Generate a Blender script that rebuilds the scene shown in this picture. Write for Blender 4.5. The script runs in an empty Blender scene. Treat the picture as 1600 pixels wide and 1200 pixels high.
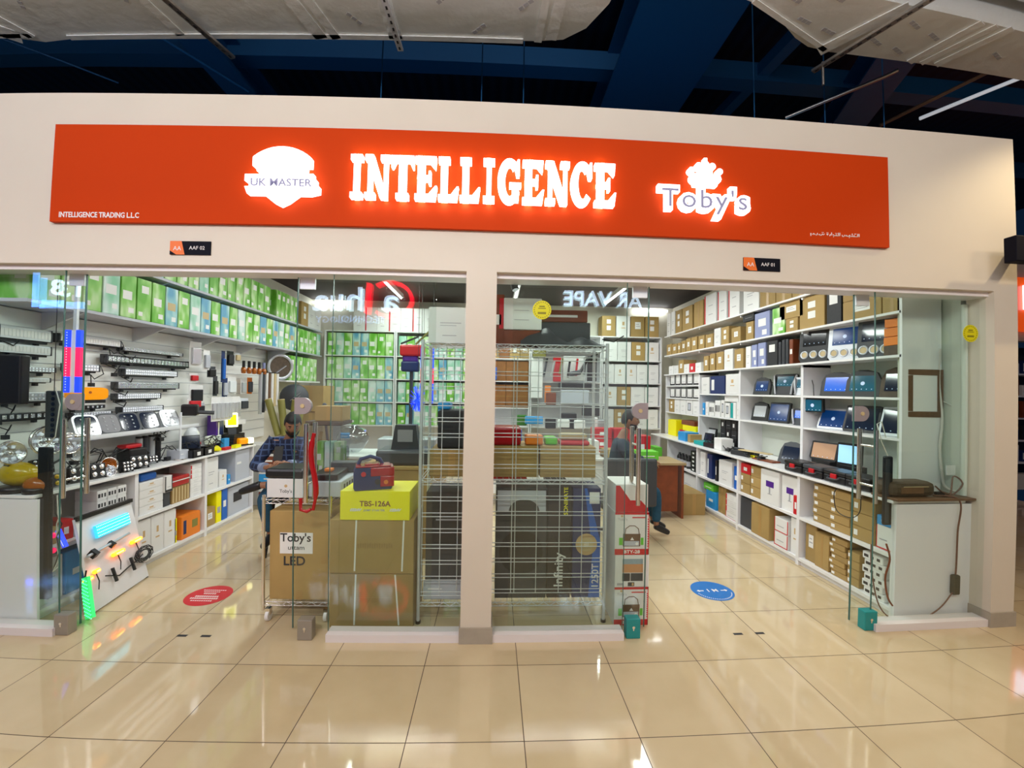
import bpy, bmesh, math, random
from mathutils import Vector, Matrix
random.seed(7)
sc = bpy.context.scene
C = sc.collection
PI = math.pi
# ---------------------------------------------------------------- camera (wide phone lens with its own slight barrel curve)
cd = bpy.data.cameras.new('camera'); cam = bpy.data.objects.new('camera', cd); C.objects.link(cam); sc.camera = cam
CR = Vector((0.998877, -0.044299, 0.016798)); CU = Vector((-0.01736, -0.012344, 0.999773)); CF = Vector((0.044082, 0.998942, 0.0131))
m = Matrix((CR, CU, -CF)).transposed().to_4x4(); m.translation = Vector((-0.1846, -2.6852, 1.7907))
cam.matrix_world = m
cd.clip_start = 0.05; cd.clip_end = 100
cd.sensor_width = 36; cd.sensor_fit = 'HORIZONTAL'; cd.lens = 649.7 * 36 / 1600
PANO = True
if PANO:
    cd.type = 'PANO'; cd.panorama_type = 'FISHEYE_LENS_POLYNOMIAL'; cd.fisheye_fov = math.radians(150)
    cd.fisheye_polynomial_k0 = 0.0
    cd.fisheye_polynomial_k1 = -0.06968934114
    cd.fisheye_polynomial_k2 = 0.00045760481
    cd.fisheye_polynomial_k3 = 5.975547e-05
    cd.fisheye_polynomial_k4 = -1.47381778e-06
sc.view_settings.view_transform = 'Standard'; sc.view_settings.look = 'None'
sc.view_settings.gamma = 1; sc.view_settings.use_curve_mapping = False
sc.view_settings.exposure = 0.0
w = bpy.data.worlds.new('world'); sc.world = w; w.use_nodes = True
w.node_tree.nodes['Background'].inputs[0].default_value = (0.10, 0.30, 0.75, 1)
w.node_tree.nodes['Background'].inputs[1].default_value = 0.03
def area(name, loc, sx, sy, energy, color=(1, 1, 1), target=None):
    ld = bpy.data.lights.new(name, 'AREA'); ld.shape = 'RECTANGLE'; ld.size = sx; ld.size_y = sy
    ld.energy = energy; ld.color = color
    o = bpy.data.objects.new(name, ld); C.objects.link(o); o.location = loc
    if target is not None:
        o.rotation_euler = (Vector(target) - Vector(loc)).to_track_quat('-Z', 'Y').to_euler()
    return o
# shop ceiling lights (beneath the batten fittings) , the mall corridor's lights, and fills added for ducts and beams
for lx in (-2.0, 0.2, 2.0):
    for ly in (1.6, 3.2, 4.8):
        area('shop_ceiling_light', (lx, ly, 3.50), 0.25, 1.2, 25, (0.95, 1.0, 0.96))
for lx, col, en in ((-5.0, (0.97, 0.90, 0.98), 44), (-1.5, (1.0, 0.90, 0.74), 66), (2.0, (1.0, 0.88, 0.68), 36), (5.5, (1.0, 0.80, 0.55), 44)):
    area('corridor_light', (lx, -3.6, 4.3), 1.4, 0.5, en, col, (lx, -1.2, 0))
area('corridor_back_light', (-1, -6.0, 6.2), 7, 0.4, 120, (0.95, 0.93, 1.0), (-1, 0.2, 2.6))
area('duct_fill_light', (-2, -3.6, 4.0), 9, 0.5, 140, (0.74, 0.85, 1.0), (-2, -1.4, 6))  # unseen fill added in the corridor, aimed up to brighten the foil ducts
sl = bpy.data.lights.new('corner_spotlight', 'SPOT'); sl.energy = 150; sl.color = (1.0, .78, .45); sl.spot_size = math.radians(75); sl.spot_blend = .8; sl.shadow_soft_size = .04
so = bpy.data.objects.new('corner_spotlight', sl); C.objects.link(so); so.location = (4.9, -.55, 4.35); so.rotation_euler = (Vector((3.6, .3, 1.9)) - Vector(so.location)).to_track_quat('-Z', 'Y').to_euler()
area('beam_fill_light', (-1.0, 1.6, 4.15), 9, 0.6, 11, (0.10, 0.50, 0.95), (-1.0, 2.6, 7))  # made-up blue fill over the shop roof, there to tint and lift the beams
# ---------------------------------------------------------------- materials
def mat(name, col=(0.8, 0.8, 0.8), rough=0.5, metal=0.0, emit=None, estr=1.0, spec=None, alpha=None, noise=0.0, nscale=8.0, var=0.0, coat=0.0, bump=0.0):
    mm = bpy.data.materials.new(name); mm.use_nodes = True
    nt = mm.node_tree; b = nt.nodes['Principled BSDF']
    b.inputs['Base Color'].default_value = (*col, 1); b.inputs['Roughness'].default_value = rough; b.inputs['Metallic'].default_value = metal
    if spec is not None: b.inputs['Specular IOR Level'].default_value = spec
    if coat: b.inputs['Coat Weight'].default_value = coat
    if emit: b.inputs['Emission Color'].default_value = (*emit, 1); b.inputs['Emission Strength'].default_value = estr
    if noise or bump:
        tc = nt.nodes.new('ShaderNodeTexCoord'); n = nt.nodes.new('ShaderNodeTexNoise'); n.inputs['Scale'].default_value = nscale; n.inputs['Detail'].default_value = 4
        nt.links.new(tc.outputs['Object'], n.inputs['Vector'])
        if noise:
            r = nt.nodes.new('ShaderNodeMapRange'); r.inputs[1].default_value = 0.3; r.inputs[2].default_value = 0.7; r.inputs[3].default_value = 1 - noise; r.inputs[4].default_value = 1 + noise * 0.5
            nt.links.new(n.outputs['Fac'], r.inputs[0])
            mx = nt.nodes.new('ShaderNodeMix'); mx.data_type = 'RGBA'; mx.blend_type = 'MULTIPLY'; mx.inputs[0].default_value = 1
            mx.inputs[6].default_value = (*col, 1); nt.links.new(r.outputs[0], mx.inputs[7]); src = mx.outputs[2]
            if var:
                src = vary(nt, src, var)
            nt.links.new(src, b.inputs['Base Color'])
        if bump:
            bp = nt.nodes.new('ShaderNodeBump'); bp.inputs['Strength'].default_value = bump; bp.inputs['Distance'].default_value = 0.01
            nt.links.new(n.outputs['Fac'], bp.inputs['Height']); nt.links.new(bp.outputs[0], b.inputs['Normal'])
    return mm
def vary(nt, src, var):
    oi = nt.nodes.new('ShaderNodeObjectInfo'); r = nt.nodes.new('ShaderNodeMapRange'); r.inputs[3].default_value = 1 - var; r.inputs[4].default_value = 1 + var
    nt.links.new(oi.outputs['Random'], r.inputs[0]); hs = nt.nodes.new('ShaderNodeHueSaturation')
    nt.links.new(r.outputs[0], hs.inputs['Value']); nt.links.new(src, hs.inputs['Color']); return hs.outputs[0]
def mat_print(name, c1, c2, c3, scale):
    """printed carton: soft colour bands and blotches, different on every carton"""
    mm = bpy.data.materials.new(name); mm.use_nodes = True; nt = mm.node_tree; b = nt.nodes['Principled BSDF']; b.inputs['Roughness'].default_value = 0.4; k_ = 0.9
    tc = nt.nodes.new('ShaderNodeTexCoord'); oi = nt.nodes.new('ShaderNodeObjectInfo'); ad = nt.nodes.new('ShaderNodeVectorMath'); ad.operation = 'ADD'
    sca = nt.nodes.new('ShaderNodeVectorMath'); sca.operation = 'SCALE'; sca.inputs[0].default_value = (37, 19, 53); nt.links.new(oi.outputs['Random'], sca.inputs['Scale'])
    nt.links.new(tc.outputs['Object'], ad.inputs[0]); nt.links.new(sca.outputs[0], ad.inputs[1])
    n = nt.nodes.new('ShaderNodeTexNoise'); n.inputs['Scale'].default_value = scale; n.inputs['Detail'].default_value = 1.5; mpp = nt.nodes.new('ShaderNodeMapping'); mpp.inputs['Scale'].default_value = (1, 1, .45); mpp.inputs['Rotation'].default_value = (.3, .5, 0); nt.links.new(ad.outputs[0], mpp.inputs[0]); nt.links.new(mpp.outputs[0], n.inputs['Vector'])
    cr = nt.nodes.new('ShaderNodeValToRGB'); e = cr.color_ramp.elements; e[0].position = 0.36; e[0].color = (*c1, 1); e[1].position = 0.62; e[1].color = (*c3, 1)
    x = cr.color_ramp.elements.new(0.49); x.color = (*c2, 1)
    nt.links.new(n.outputs['Fac'], cr.inputs[0]); nt.links.new(cr.outputs[0], b.inputs['Base Color']); return mm
M = {}
def mk(name, *a, **k): M[name] = mat(name, *a, **k)
mk('wall_paint', (0.72, 0.645, 0.54), 0.55, noise=0.03, nscale=2)
mk('inner_wall', (0.82, 0.79, 0.68), 0.6); mk('gypsum', (0.52, 0.55, 0.44), 0.6, noise=0.04, nscale=6); mk('pale_panel', (0.75, 0.80, 0.72), 0.5)
mk('orange_board', (0.58, 0.046, 0.001), 0.65, spec=0.12); mk('sign_white', (1, 1, 1), 0.4, emit=(1, 0.93, 0.97), estr=2.6)
mk('sign_side', (1, 1, 1), 0.4, emit=(1, 0.62, 0.72), estr=1.6); mk('sign_grey', (0.2, 0.2, 0.3), 0.5, emit=(0.28, 0.26, 0.42), estr=0.5); mk('sign_line', (0.9, 0.9, 0.9), 0.5, emit=(1, .9, .75), estr=.75)
mk('white_vinyl', (0.9, 0.85, 0.84), 0.5); mk('badge_orange', (0.85, 0.16, 0.01), 0.45); mk('badge_black', (0.006, 0.006, 0.012), 0.6, spec=.1)
mk('base_stone', (0.42, 0.37, 0.30), 0.4, noise=0.08, nscale=12)
mk('trim_white', (0.82, 0.77, 0.77), 0.35); mk('laminate', (0.84, 0.84, 0.86), 0.35); mk('laminate_edge', (0.88, 0.88, 0.88), 0.3)
mk('chrome', (0.9, 0.87, 0.84), 0.16, 1.0); mk('zinc', (0.74, 0.76, 0.80), 0.35, 0.35); mk('steel_satin', (0.5, 0.47, 0.44), 0.35, 0.9)
mk('guide_grey', (0.36, 0.33, 0.28), 0.4, 0.4); mk('guide_teal', (0.01, 0.27, 0.27), 0.35); mk('lock_grey', (0.42, 0.36, 0.38), 0.4, 0.3)
mk('kraft', (0.43, 0.285, 0.10), 0.7, noise=0.10, nscale=5, var=0.12); mk('kraft_dark', (0.37, 0.235, 0.085), 0.7, noise=0.1, nscale=5)
mk('tape', (0.44, 0.27, 0.09), 0.3); mk('card_white', (0.84, 0.84, 0.83), 0.45, noise=0.02, nscale=4, var=0.05); mk('card_grey', (0.52, 0.55, 0.62), 0.5)
mk('print_grey', (0.42, 0.42, 0.45), 0.5); mk('print_dark', (0.03, 0.03, 0.035), 0.5); mk('print_gold', (0.62, 0.42, 0.2), 0.5); mk('label_white', (0.88, 0.88, 0.86), 0.5)
mk('red', (0.62, 0.012, 0.02), 0.4); mk('peg_white', (0.92, 0.93, 0.90), .45); mk('red_gloss', (0.42, 0.004, 0.008), 0.22, coat=0.3); mk('blue', (0.01, 0.13, 0.55), 0.4); mk('sky_blue', (0.03, 0.33, 0.75), 0.4); mk('navy', (0.012, 0.03, 0.13), 0.5)
mk('blue_grey', (0.28, 0.32, 0.55), 0.45); mk('yellow', (1.0, 0.92, 0.0), 0.45); mk('orange', (0.85, 0.23, 0.02), 0.4); mk('green', (0.14, 0.6, 0.04), 0.4); mk('teal', (0.0, 0.36, 0.36), 0.4); mk('purple', (0.09, 0.02, 0.28), 0.4)
mk('black', (0.012, 0.012, 0.014), 0.35); mk('black_matte', (0.02, 0.021, 0.024), 0.6, noise=0.2, nscale=30); mk('charcoal', (0.05, 0.055, 0.065), 0.45); mk('dark_gloss', (0.008, 0.009, 0.012), 0.1, coat=0.6)
mk('silver_plastic', (0.55, 0.57, 0.6), 0.28, 0.4); mk('reflector', (0.85, 0.87, 0.92), 0.15, 1.0, bump=0.5, nscale=60); mk('clear_plastic', (0.80, 0.84, 0.88), 0.15)
mk('amber_lens', (0.95, 0.36, 0.0), 0.25, emit=(1, 0.30, 0.0), estr=0.3); mk('amber_dark', (0.45, 0.12, 0.01), 0.2, coat=0.6); mk('amber_yellow', (0.62, 0.42, 0.01), 0.2, coat=0.5)
mk('led_white', (0.9, 0.92, 1), 0.3, emit=(0.85, 0.92, 1), estr=0.35); mk('led_cyan', (0.1, 0.8, 1), 0.3, emit=(0.0, 0.45, 0.75), estr=0.8); mk('led_cyan_core', (0.8, 1, 1), 0.3, emit=(0.35, 0.95, 1), estr=2.2)
mk('led_orange', (1, 0.5, 0.1), 0.3, emit=(1, 0.16, 0.0), estr=5); mk('led_orange_core', (1, 0.8, 0.3), 0.3, emit=(1, 0.50, 0.05), estr=9); mk('led_green', (0.1, 1, 0.3), 0.3, emit=(0.0, 0.45, 0.08), estr=0.8); mk('led_green_core', (0.5, 1, 0.7), 0.3, emit=(0.05, 1, 0.35), estr=2.4)
mk('led_blue', (0.05, 0.1, 1), 0.3, emit=(0.0, 0.035, 1.0), estr=1.3); mk('led_red', (1, 0.05, 0.15), 0.3, emit=(1, 0.0, 0.09), estr=1.1)
mk('led_yellow', (0.9, 1, 0), 0.3, emit=(0.75, 0.85, 0.0), estr=1.2); mk('led_rim', (1, 1, .6), 0.3, emit=(1, 0.95, 0.4), estr=3)
mk('batten_glow', (1, 1, 1), 0.3, emit=(0.95, 0.98, 1), estr=9)
mk('screen_blue', (0.01, 0.03, 0.1), 0.12, emit=(0.0, 0.07, 0.30), estr=.3); mk('screen_bright', (0.02, 0.1, 0.3), 0.12, emit=(0.02, 0.12, 0.9), estr=.6); mk('screen_teal', (0.01, 0.08, 0.12), 0.12, emit=(0.01, 0.16, 0.26), estr=0.25)
mk('screen_dark', (0.012, 0.02, 0.045), 0.08, coat=0.5); mk('screen_sky', (0.3, 0.5, 0.7), 0.15, emit=(0.3, 0.62, 0.9), estr=0.9); mk('screen_icons', (0.6, 0.7, 0.9), 0.3, emit=(0.3, 0.5, .8), estr=0.25)
mk('screen_desert', (0.4, 0.25, 0.15), 0.15, emit=(0.36, 0.2, 0.12), estr=0.7)
mk('wood', (0.30, 0.12, 0.03), 0.5, noise=0.25, nscale=9); mk('wood_red', (0.22, 0.05, 0.015), 0.4, noise=0.2, nscale=9); mk('desk_top', (0.36, 0.26, 0.13), 0.4); mk('pale_wood', (0.6, 0.47, 0.25), 0.5)
mk('skin', (0.30, 0.14, 0.075), 0.5); mk('hair', (0.008, 0.006, 0.005), 0.6); mk('denim', (0.012, 0.075, 0.14), 0.8, noise=0.2, nscale=30); mk('shirt_dark', (0.01, 0.03, 0.05), 0.8, noise=0.2, nscale=20); mk('cuff', (0.24, 0.3, 0.45), 0.7); mk('lips', (0.25, 0.08, 0.06), .5); mk('eye_white', (0.7, 0.68, 0.65), .3)
mk('olive', (0.24, 0.22, 0.05), 0.55); mk('frame_brown', (0.17, 0.09, 0.045), 0.45, noise=0.15, nscale=20); mk('paper', (1, 1, 1), 0.5); mk('cord_white', (0.75, 0.72, 0.66), 0.5); mk('cord_brown', (0.18, 0.08, 0.05), 0.5)
mk('plug_dark', (0.07, 0.065, 0.04), 0.6); mk('bag_dark', (0.10, 0.065, 0.04), 0.6, noise=0.3, nscale=25)
mk('blue_beam', (0.01, 0.10, 0.24), 0.5); mk('deep_blue', (0.002, 0.010, 0.03), 0.7); mk('deep_line', (0.003, 0.02, 0.05), 0.7); mk('opposite_wall', (0.22, 0.12, 0.09), 0.5); mk('added_window_glow', (.5, .45, .4), .4, emit=(.9, .85, 1.0), estr=.45); mk('dark_ceiling', (0.045, 0.036, 0.034), 0.7); mk('opposite_dark', (0.04, 0.04, 0.05), 0.4)
mk('sticker_red', (0.66, 0.02, 0.035), 0.4); mk('sticker_blue', (0.01, 0.17, 0.55), 0.4); mk('sticker_yellow', (0.72, 0.66, 0.0), 0.5); mk('sticker_ink', (0.25, 0.22, 0.0), 0.5)
mk('neighbour_orange', (0.8, 0.1, 0.01), 0.4, emit=(1, 0.1, 0.01), estr=0.5); mk('neighbour_glow', (0.6, 0.6, 1), 0.4, emit=(0.8, 0.75, 1), estr=3)
mk('refl_white', (1, 1, 1), 0.4, emit=(0.62, 0.8, 1.0), estr=12); mk('refl_red', (1, 0, 0), 0.4, emit=(1, 0.0, 0.02), estr=14); mk('refl_pale', (.5, .6, 1), .4, emit=(.4, .55, 1), estr=5); mk('refl_blue', (0.1, 0.3, 1), 0.4, emit=(0.15, 0.4, 1.0), estr=12)
mk('photo_sand', (0.6, 0.3, 0.14), 0.4); mk('photo_sky', (0.3, 0.4, 0.45), 0.4); mk('bag_print', (0.16, 0.09, 0.05), 0.4); mk('glove_grey', (0.3, 0.3, 0.32), 0.6)
mk('plush_green', (0.05, 0.2, 0.03), .7); mk('silver_tube', (0.75, 0.76, 0.8), 0.25, 0.6)
M['green_print'] = mat_print('green_print', (0.13, 0.46, 0.03), (0.27, 0.62, 0.12), (0.66, 0.84, 0.50), 8)
M['blue_print'] = mat_print('blue_print', (0.12, 0.38, 0.58), (0.26, 0.56, 0.62), (0.60, 0.80, 0.76), 8)
M['mint_print'] = mat_print('mint_print', (0.22, 0.58, 0.36), (0.42, 0.70, 0.56), (0.72, 0.86, 0.82), 8)
def glass_mat(name, tint, refl=1.0):
    mm = bpy.data.materials.new(name); mm.use_nodes = True; nt = mm.node_tree; nt.nodes.clear()
    o = nt.nodes.new('ShaderNodeOutputMaterial'); t = nt.nodes.new('ShaderNodeBsdfTransparent'); t.inputs[0].default_value = (*tint, 1)
    g = nt.nodes.new('ShaderNodeBsdfGlossy'); g.inputs['Roughness'].default_value = 0.0
    fr = nt.nodes.new('ShaderNodeFresnel'); fr.inputs[0].default_value = 1.5; x = nt.nodes.new('ShaderNodeMixShader')
    ml = nt.nodes.new('ShaderNodeMath'); ml.operation = 'MULTIPLY'; ml.inputs[1].default_value = refl
    ge = nt.nodes.new('ShaderNodeNewGeometry'); inv = nt.nodes.new('ShaderNodeMath'); inv.operation = 'SUBTRACT'; inv.inputs[0].default_value = 1.0; nt.links.new(ge.outputs['Backfacing'], inv.inputs[1])
    fm = nt.nodes.new('ShaderNodeMath'); fm.operation = 'MULTIPLY'; nt.links.new(fr.outputs[0], fm.inputs[0]); nt.links.new(inv.outputs[0], fm.inputs[1])
    nt.links.new(fm.outputs[0], ml.inputs[0]); nt.links.new(ml.outputs[0], x.inputs[0]); nt.links.new(t.outputs[0], x.inputs[1]); nt.links.new(g.outputs[0], x.inputs[2]); nt.links.new(x.outputs[0], o.inputs[0]); return mm
M['glass'] = glass_mat('glass', (0.955, 0.985, 0.968), 1.7); M['glass_edge'] = mat('glass_edge', (0.06, 0.15, 0.13), 0.2)
M['poly_bag'] = glass_mat('poly_bag', (0.75, 0.78, 0.8), 3.0)
def tile_mat():
    mm = bpy.data.materials.new('polished_tile'); mm.use_nodes = True; nt = mm.node_tree; b = nt.nodes['Principled BSDF']
    tc = nt.nodes.new('ShaderNodeTexCoord'); sp = nt.nodes.new('ShaderNodeSeparateXYZ'); nt.links.new(tc.outputs['Object'], sp.inputs[0])
    ds = []
    def mth(op, a, bb):
        n = nt.nodes.new('ShaderNodeMath'); n.operation = op
        for i, v in enumerate((a, bb)):
            if v is None: continue
            if isinstance(v, (int, float)): n.inputs[i].default_value = v
            else: nt.links.new(v, n.inputs[i])
        return n.outputs[0]
    for ax in (0, 1):
        q = mth('ADD', sp.outputs[ax], 60.3); q = mth('MODULO', q, 0.6); q = mth('SUBTRACT', q, 0.3); q = mth('ABSOLUTE', q, None); ds.append(q)
    d = mth('MINIMUM', ds[0], ds[1]); g = mth('LESS_THAN', d, 0.0024)
    # tone per tile, faint marbling
    fl = nt.nodes.new('ShaderNodeVectorMath'); fl.operation = 'SNAP'; fl.inputs[1].default_value = (0.6, 0.6, 10); nt.links.new(tc.outputs['Object'], fl.inputs[0])
    wn = nt.nodes.new('ShaderNodeTexWhiteNoise'); nt.links.new(fl.outputs[0], wn.inputs[0])
    n = nt.nodes.new('ShaderNodeTexNoise'); n.inputs['Scale'].default_value = 3.5; n.inputs['Detail'].default_value = 5; nt.links.new(tc.outputs['Object'], n.inputs['Vector'])
    s = mth('MULTIPLY', wn.outputs[0], 0.35); s = mth('ADD', s, mth('MULTIPLY', n.outputs['Fac'], 0.65))
    cr = nt.nodes.new('ShaderNodeValToRGB'); e = cr.color_ramp.elements; e[0].position = 0.25; e[0].color = (0.58, 0.455, 0.275, 1); e[1].position = 0.75; e[1].color = (0.68, 0.555, 0.36, 1)
    nt.links.new(s, cr.inputs[0]); mx = nt.nodes.new('ShaderNodeMix'); mx.data_type = 'RGBA'; nt.links.new(g, mx.inputs[0]); nt.links.new(cr.outputs[0], mx.inputs[6]); mx.inputs[7].default_value = (0.075, 0.04, 0.02, 1)
    nt.links.new(mx.outputs[2], b.inputs['Base Color'])
    r = mth('ADD', mth('MULTIPLY', g, 0.5), 0.055); nt.links.new(r, b.inputs['Roughness']); b.inputs['Specular IOR Level'].default_value = 0.75
    return mm
M['tile'] = tile_mat()
def plaid_mat():
    mm = bpy.data.materials.new('plaid_shirt'); mm.use_nodes = True; nt = mm.node_tree; b = nt.nodes['Principled BSDF']; b.inputs['Roughness'].default_value = 0.85
    tc = nt.nodes.new('ShaderNodeTexCoord'); outs = []
    for d in ('X', 'Z'):
        wv = nt.nodes.new('ShaderNodeTexWave'); wv.bands_direction = d; wv.inputs['Scale'].default_value = 5.5; nt.links.new(tc.outputs['Object'], wv.inputs[0]); outs.append(wv)
    ad = nt.nodes.new('ShaderNodeMath'); ad.operation = 'MAXIMUM'; nt.links.new(outs[0].outputs['Fac'], ad.inputs[0]); nt.links.new(outs[1].outputs['Fac'], ad.inputs[1])
    cr = nt.nodes.new('ShaderNodeValToRGB'); e = cr.color_ramp.elements; e[0].position = 0.8; e[0].color = (0.008, 0.014, 0.045, 1); e[1].position = 1.0; e[1].color = (0.06, 0.10, 0.22, 1)
    nt.links.new(ad.outputs[0], cr.inputs[0]); nt.links.new(cr.outputs[0], b.inputs['Base Color']); return mm
M['plaid'] = plaid_mat()
def foil_mat():
    mm = bpy.data.materials.new('duct_foil'); mm.use_nodes = True; nt = mm.node_tree; b = nt.nodes['Principled BSDF']
    b.inputs['Base Color'].default_value = (0.78, 0.79, 0.76, 1); b.inputs['Metallic'].default_value = 0.2; b.inputs['Roughness'].default_value = 0.35
    tc = nt.nodes.new('ShaderNodeTexCoord'); n = nt.nodes.new('ShaderNodeTexNoise'); n.inputs['Scale'].default_value = 9; n.inputs['Detail'].default_value = 5; nt.links.new(tc.outputs['Object'], n.inputs['Vector'])
    bp = nt.nodes.new('ShaderNodeBump'); bp.inputs['Strength'].default_value = 0.35; bp.inputs['Distance'].default_value = 0.02; nt.links.new(n.outputs['Fac'], bp.inputs['Height']); nt.links.new(bp.outputs[0], b.inputs['Normal']); return mm
M['foil'] = foil_mat(); mk('foil_tape', (0.95, 0.96, 0.93), 0.25, 0.25, bump=0.8, nscale=14)
def corr_mat():
    mm = bpy.data.materials.new('roof_sheet'); mm.use_nodes = True; nt = mm.node_tree; b = nt.nodes['Principled BSDF']; b.inputs['Roughness'].default_value = 0.6
    tc = nt.nodes.new('ShaderNodeTexCoord'); wv = nt.nodes.new('ShaderNodeTexWave'); wv.bands_direction = 'X'; wv.inputs['Scale'].default_value = 1.6; nt.links.new(tc.outputs['Object'], wv.inputs[0])
    cr = nt.nodes.new('ShaderNodeValToRGB'); cr.color_ramp.elements[0].color = (0.001, 0.005, 0.016, 1); cr.color_ramp.elements[1].color = (0.003, 0.013, 0.035, 1); nt.links.new(wv.outputs['Fac'], cr.inputs[0]); nt.links.new(cr.outputs[0], b.inputs['Base Color']); return mm
M['roof_sheet'] = corr_mat()
# ---------------------------------------------------------------- mesh builder
class MB:
    def __init__(s): s.v = []; s.f = []; s.m = []; s.names = []; s.smooth = []
    def mi(s, mn):
        if mn not in s.names: s.names.append(mn)
        return s.names.index(mn)
    def add(s, vs, fs, mn, smooth=False):
        o = len(s.v); s.v += [tuple(v) for v in vs]; k = s.mi(mn)
        for f in fs: s.f.append([i + o for i in f]); s.m.append(k); s.smooth.append(smooth)
        return s
    def box(s, x0, x1, y0, y1, z0, z1, mn):
        vs = [(x, y, z) for z in (z0, z1) for y in (y0, y1) for x in (x0, x1)]
        return s.add(vs, [(0, 2, 3, 1), (4, 5, 7, 6), (0, 1, 5, 4), (2, 6, 7, 3), (0, 4, 6, 2), (1, 3, 7, 5)], mn)
    def bar(s, p, q, w, h, mn, up=(0, 0, 1)):
        p = Vector(p); q = Vector(q); d = (q - p).normalized(); u = Vector(up); 
        if abs(d.dot(u)) > 0.99: u = Vector((0, 1, 0))
        a = d.cross(u).normalized(); b = a.cross(d).normalized(); vs = []
        for e in (p, q):
            for sx, sz in ((-1, -1), (1, -1), (1, 1), (-1, 1)): vs.append(e + a * w / 2 * sx + b * h / 2 * sz)
        return s.add(vs, [(0, 3, 2, 1), (4, 5, 6, 7), (0, 1, 5, 4), (1, 2, 6, 5), (2, 3, 7, 6), (3, 0, 4, 7)], mn)
    def tube(s, pts, r, mn, n=6, cap=True):
        pts = [Vector(p) for p in pts]; N = len(pts); rs = r if isinstance(r, (list, tuple)) else [r] * N; vs = []; a = None
        for i, p in enumerate(pts):
            d = (pts[min(i + 1, N - 1)] - pts[max(i - 1, 0)]).normalized()
            if a is None:
                a = d.cross(Vector((0, 0, 1)));
                if a.length < 1e-3: a = d.cross(Vector((1, 0, 0)))
            a = (a - d * a.dot(d)).normalized(); b = d.cross(a)
            for k in range(n): t = 2 * PI * k / n; vs.append(p + (a * math.cos(t) + b * math.sin(t)) * rs[i])
        fs = [(i * n + k, i * n + (k + 1) % n, (i + 1) * n + (k + 1) % n, (i + 1) * n + k) for i in range(N - 1) for k in range(n)]
        s.add(vs, fs, mn, True)
        if cap: s.add(vs[:n], [tuple(range(n))[::-1]], mn); s.add(vs[-n:], [tuple(range(n))], mn)
        return s
    def disc(s, c, r, nrm, th, mn, n=24, r2=None):
        c = Vector(c); nn = Vector(nrm).normalized(); return s.tube([c, c + nn * th], [r, r2 if r2 is not None else r], mn, n)
    def prism(s, poly, p0, ex, ey, ez, mn, side=None):
        """poly 2D in the (ex, ey) plane from p0, thickened along ez"""
        p0, ex, ey, ez = map(Vector, (p0, ex, ey, ez)); n = len(poly)
        a = [p0 + ex * x + ey * y for x, y in poly]; b = [v + ez for v in a]
        s.add(a, [tuple(range(n))], mn); s.add(b, [tuple(range(n))[::-1]], mn)
        return s.add(a + b, [(i, i + n, (i + 1) % n + n, (i + 1) % n) for i in range(n)], side or mn)
    def lathe(s, prof, c, ax, mn, n=20, smooth=True):
        c = Vector(c); ax = Vector(ax).normalized(); a = ax.orthogonal().normalized(); b = ax.cross(a); vs = []
        for r, h in prof:
            for k in range(n): t = 2 * PI * k / n; vs.append(c + ax * h + (a * math.cos(t) + b * math.sin(t)) * r)
        fs = [(i * n + k, i * n + (k + 1) % n, (i + 1) * n + (k + 1) % n, (i + 1) * n + k) for i in range(len(prof) - 1) for k in range(n)]
        return s.add(vs, fs, mn, smooth)
    def ball(s, c, r, mn, n=12, sc=(1, 1, 1)):
        vs = []; fs = []; h = n // 2
        for i in range(h + 1):
            for k in range(n):
                t = PI * i / h; q = 2 * PI * k / n; vs.append((c[0] + r * sc[0] * math.sin(t) * math.cos(q), c[1] + r * sc[1] * math.sin(t) * math.sin(q), c[2] + r * sc[2] * math.cos(t)))
        for i in range(h):
            for k in range(n): fs.append((i * n + k, (i + 1) * n + k, (i + 1) * n + (k + 1) % n, i * n + (k + 1) % n))
        return s.add(vs, fs, mn, True)
    def mesh(s, name):
        me = bpy.data.meshes.new(name); me.from_pydata(s.v, [], s.f)
        for nme in s.names: me.materials.append(M[nme])
        me.polygons.foreach_set('material_index', s.m); me.polygons.foreach_set('use_smooth', s.smooth); me.update(); return me
    def build(s, name, parent=None, loc=None, rz=0, bevel=0):
        return link(name, s.mesh(name), parent, loc, rz, bevel)
def link(name, me, parent=None, loc=None, rz=0, bevel=0):
    o = bpy.data.objects.new(name, me); C.objects.link(o)
    if parent: o.parent = parent
    if loc is not None: o.location = loc
    if rz: o.rotation_euler[2] = rz
    if bevel:
        b = o.modifiers.new('bevel', 'BEVEL'); b.width = bevel; b.segments = 2; b.limit_method = 'ANGLE'
    return o
def tag(o, label, cat, group=None):
    o['label'] = label; o['category'] = cat
    if group: o['group'] = group
    return o
def thing(name, label, cat, loc=(0, 0, 0), rz=0, group=None, tilt=None):
    o = bpy.data.objects.new(name, None); C.objects.link(o); o.location = loc; o.rotation_euler = (tilt or 0, 0, rz); o.empty_display_size = 0.1
    return tag(o, label, cat, group)
def struct(name, mb, label=None, bevel=0):
    o = mb.build(name, bevel=bevel); o['kind'] = 'structure'
    if label: o['label'] = label
    return o
def text_mb(body, size, mn, ext=0.001, bold=0.0, sx=1.0, align='CENTER', shear=0, gap=1.0):
    cu = bpy.data.curves.new('t', 'FONT'); cu.body = body; cu.size = size; cu.extrude = ext; cu.offset = bold; cu.align_x = align; cu.align_y = 'CENTER'; cu.shear = shear; cu.resolution_u = 3; cu.space_character = gap
    o = bpy.data.objects.new('t', cu); C.objects.link(o); dg = bpy.context.evaluated_depsgraph_get(); dg.update()
    me = bpy.data.meshes.new_from_object(o.evaluated_get(dg)); bpy.data.objects.remove(o)
    mb = MB(); mb.add([(v.co.x * sx, -v.co.z, v.co.y) for v in me.vertices], [tuple(p.vertices) for p in me.polygons], mn)   # upright, facing -Y
    bpy.data.meshes.remove(me); return mb
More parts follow.
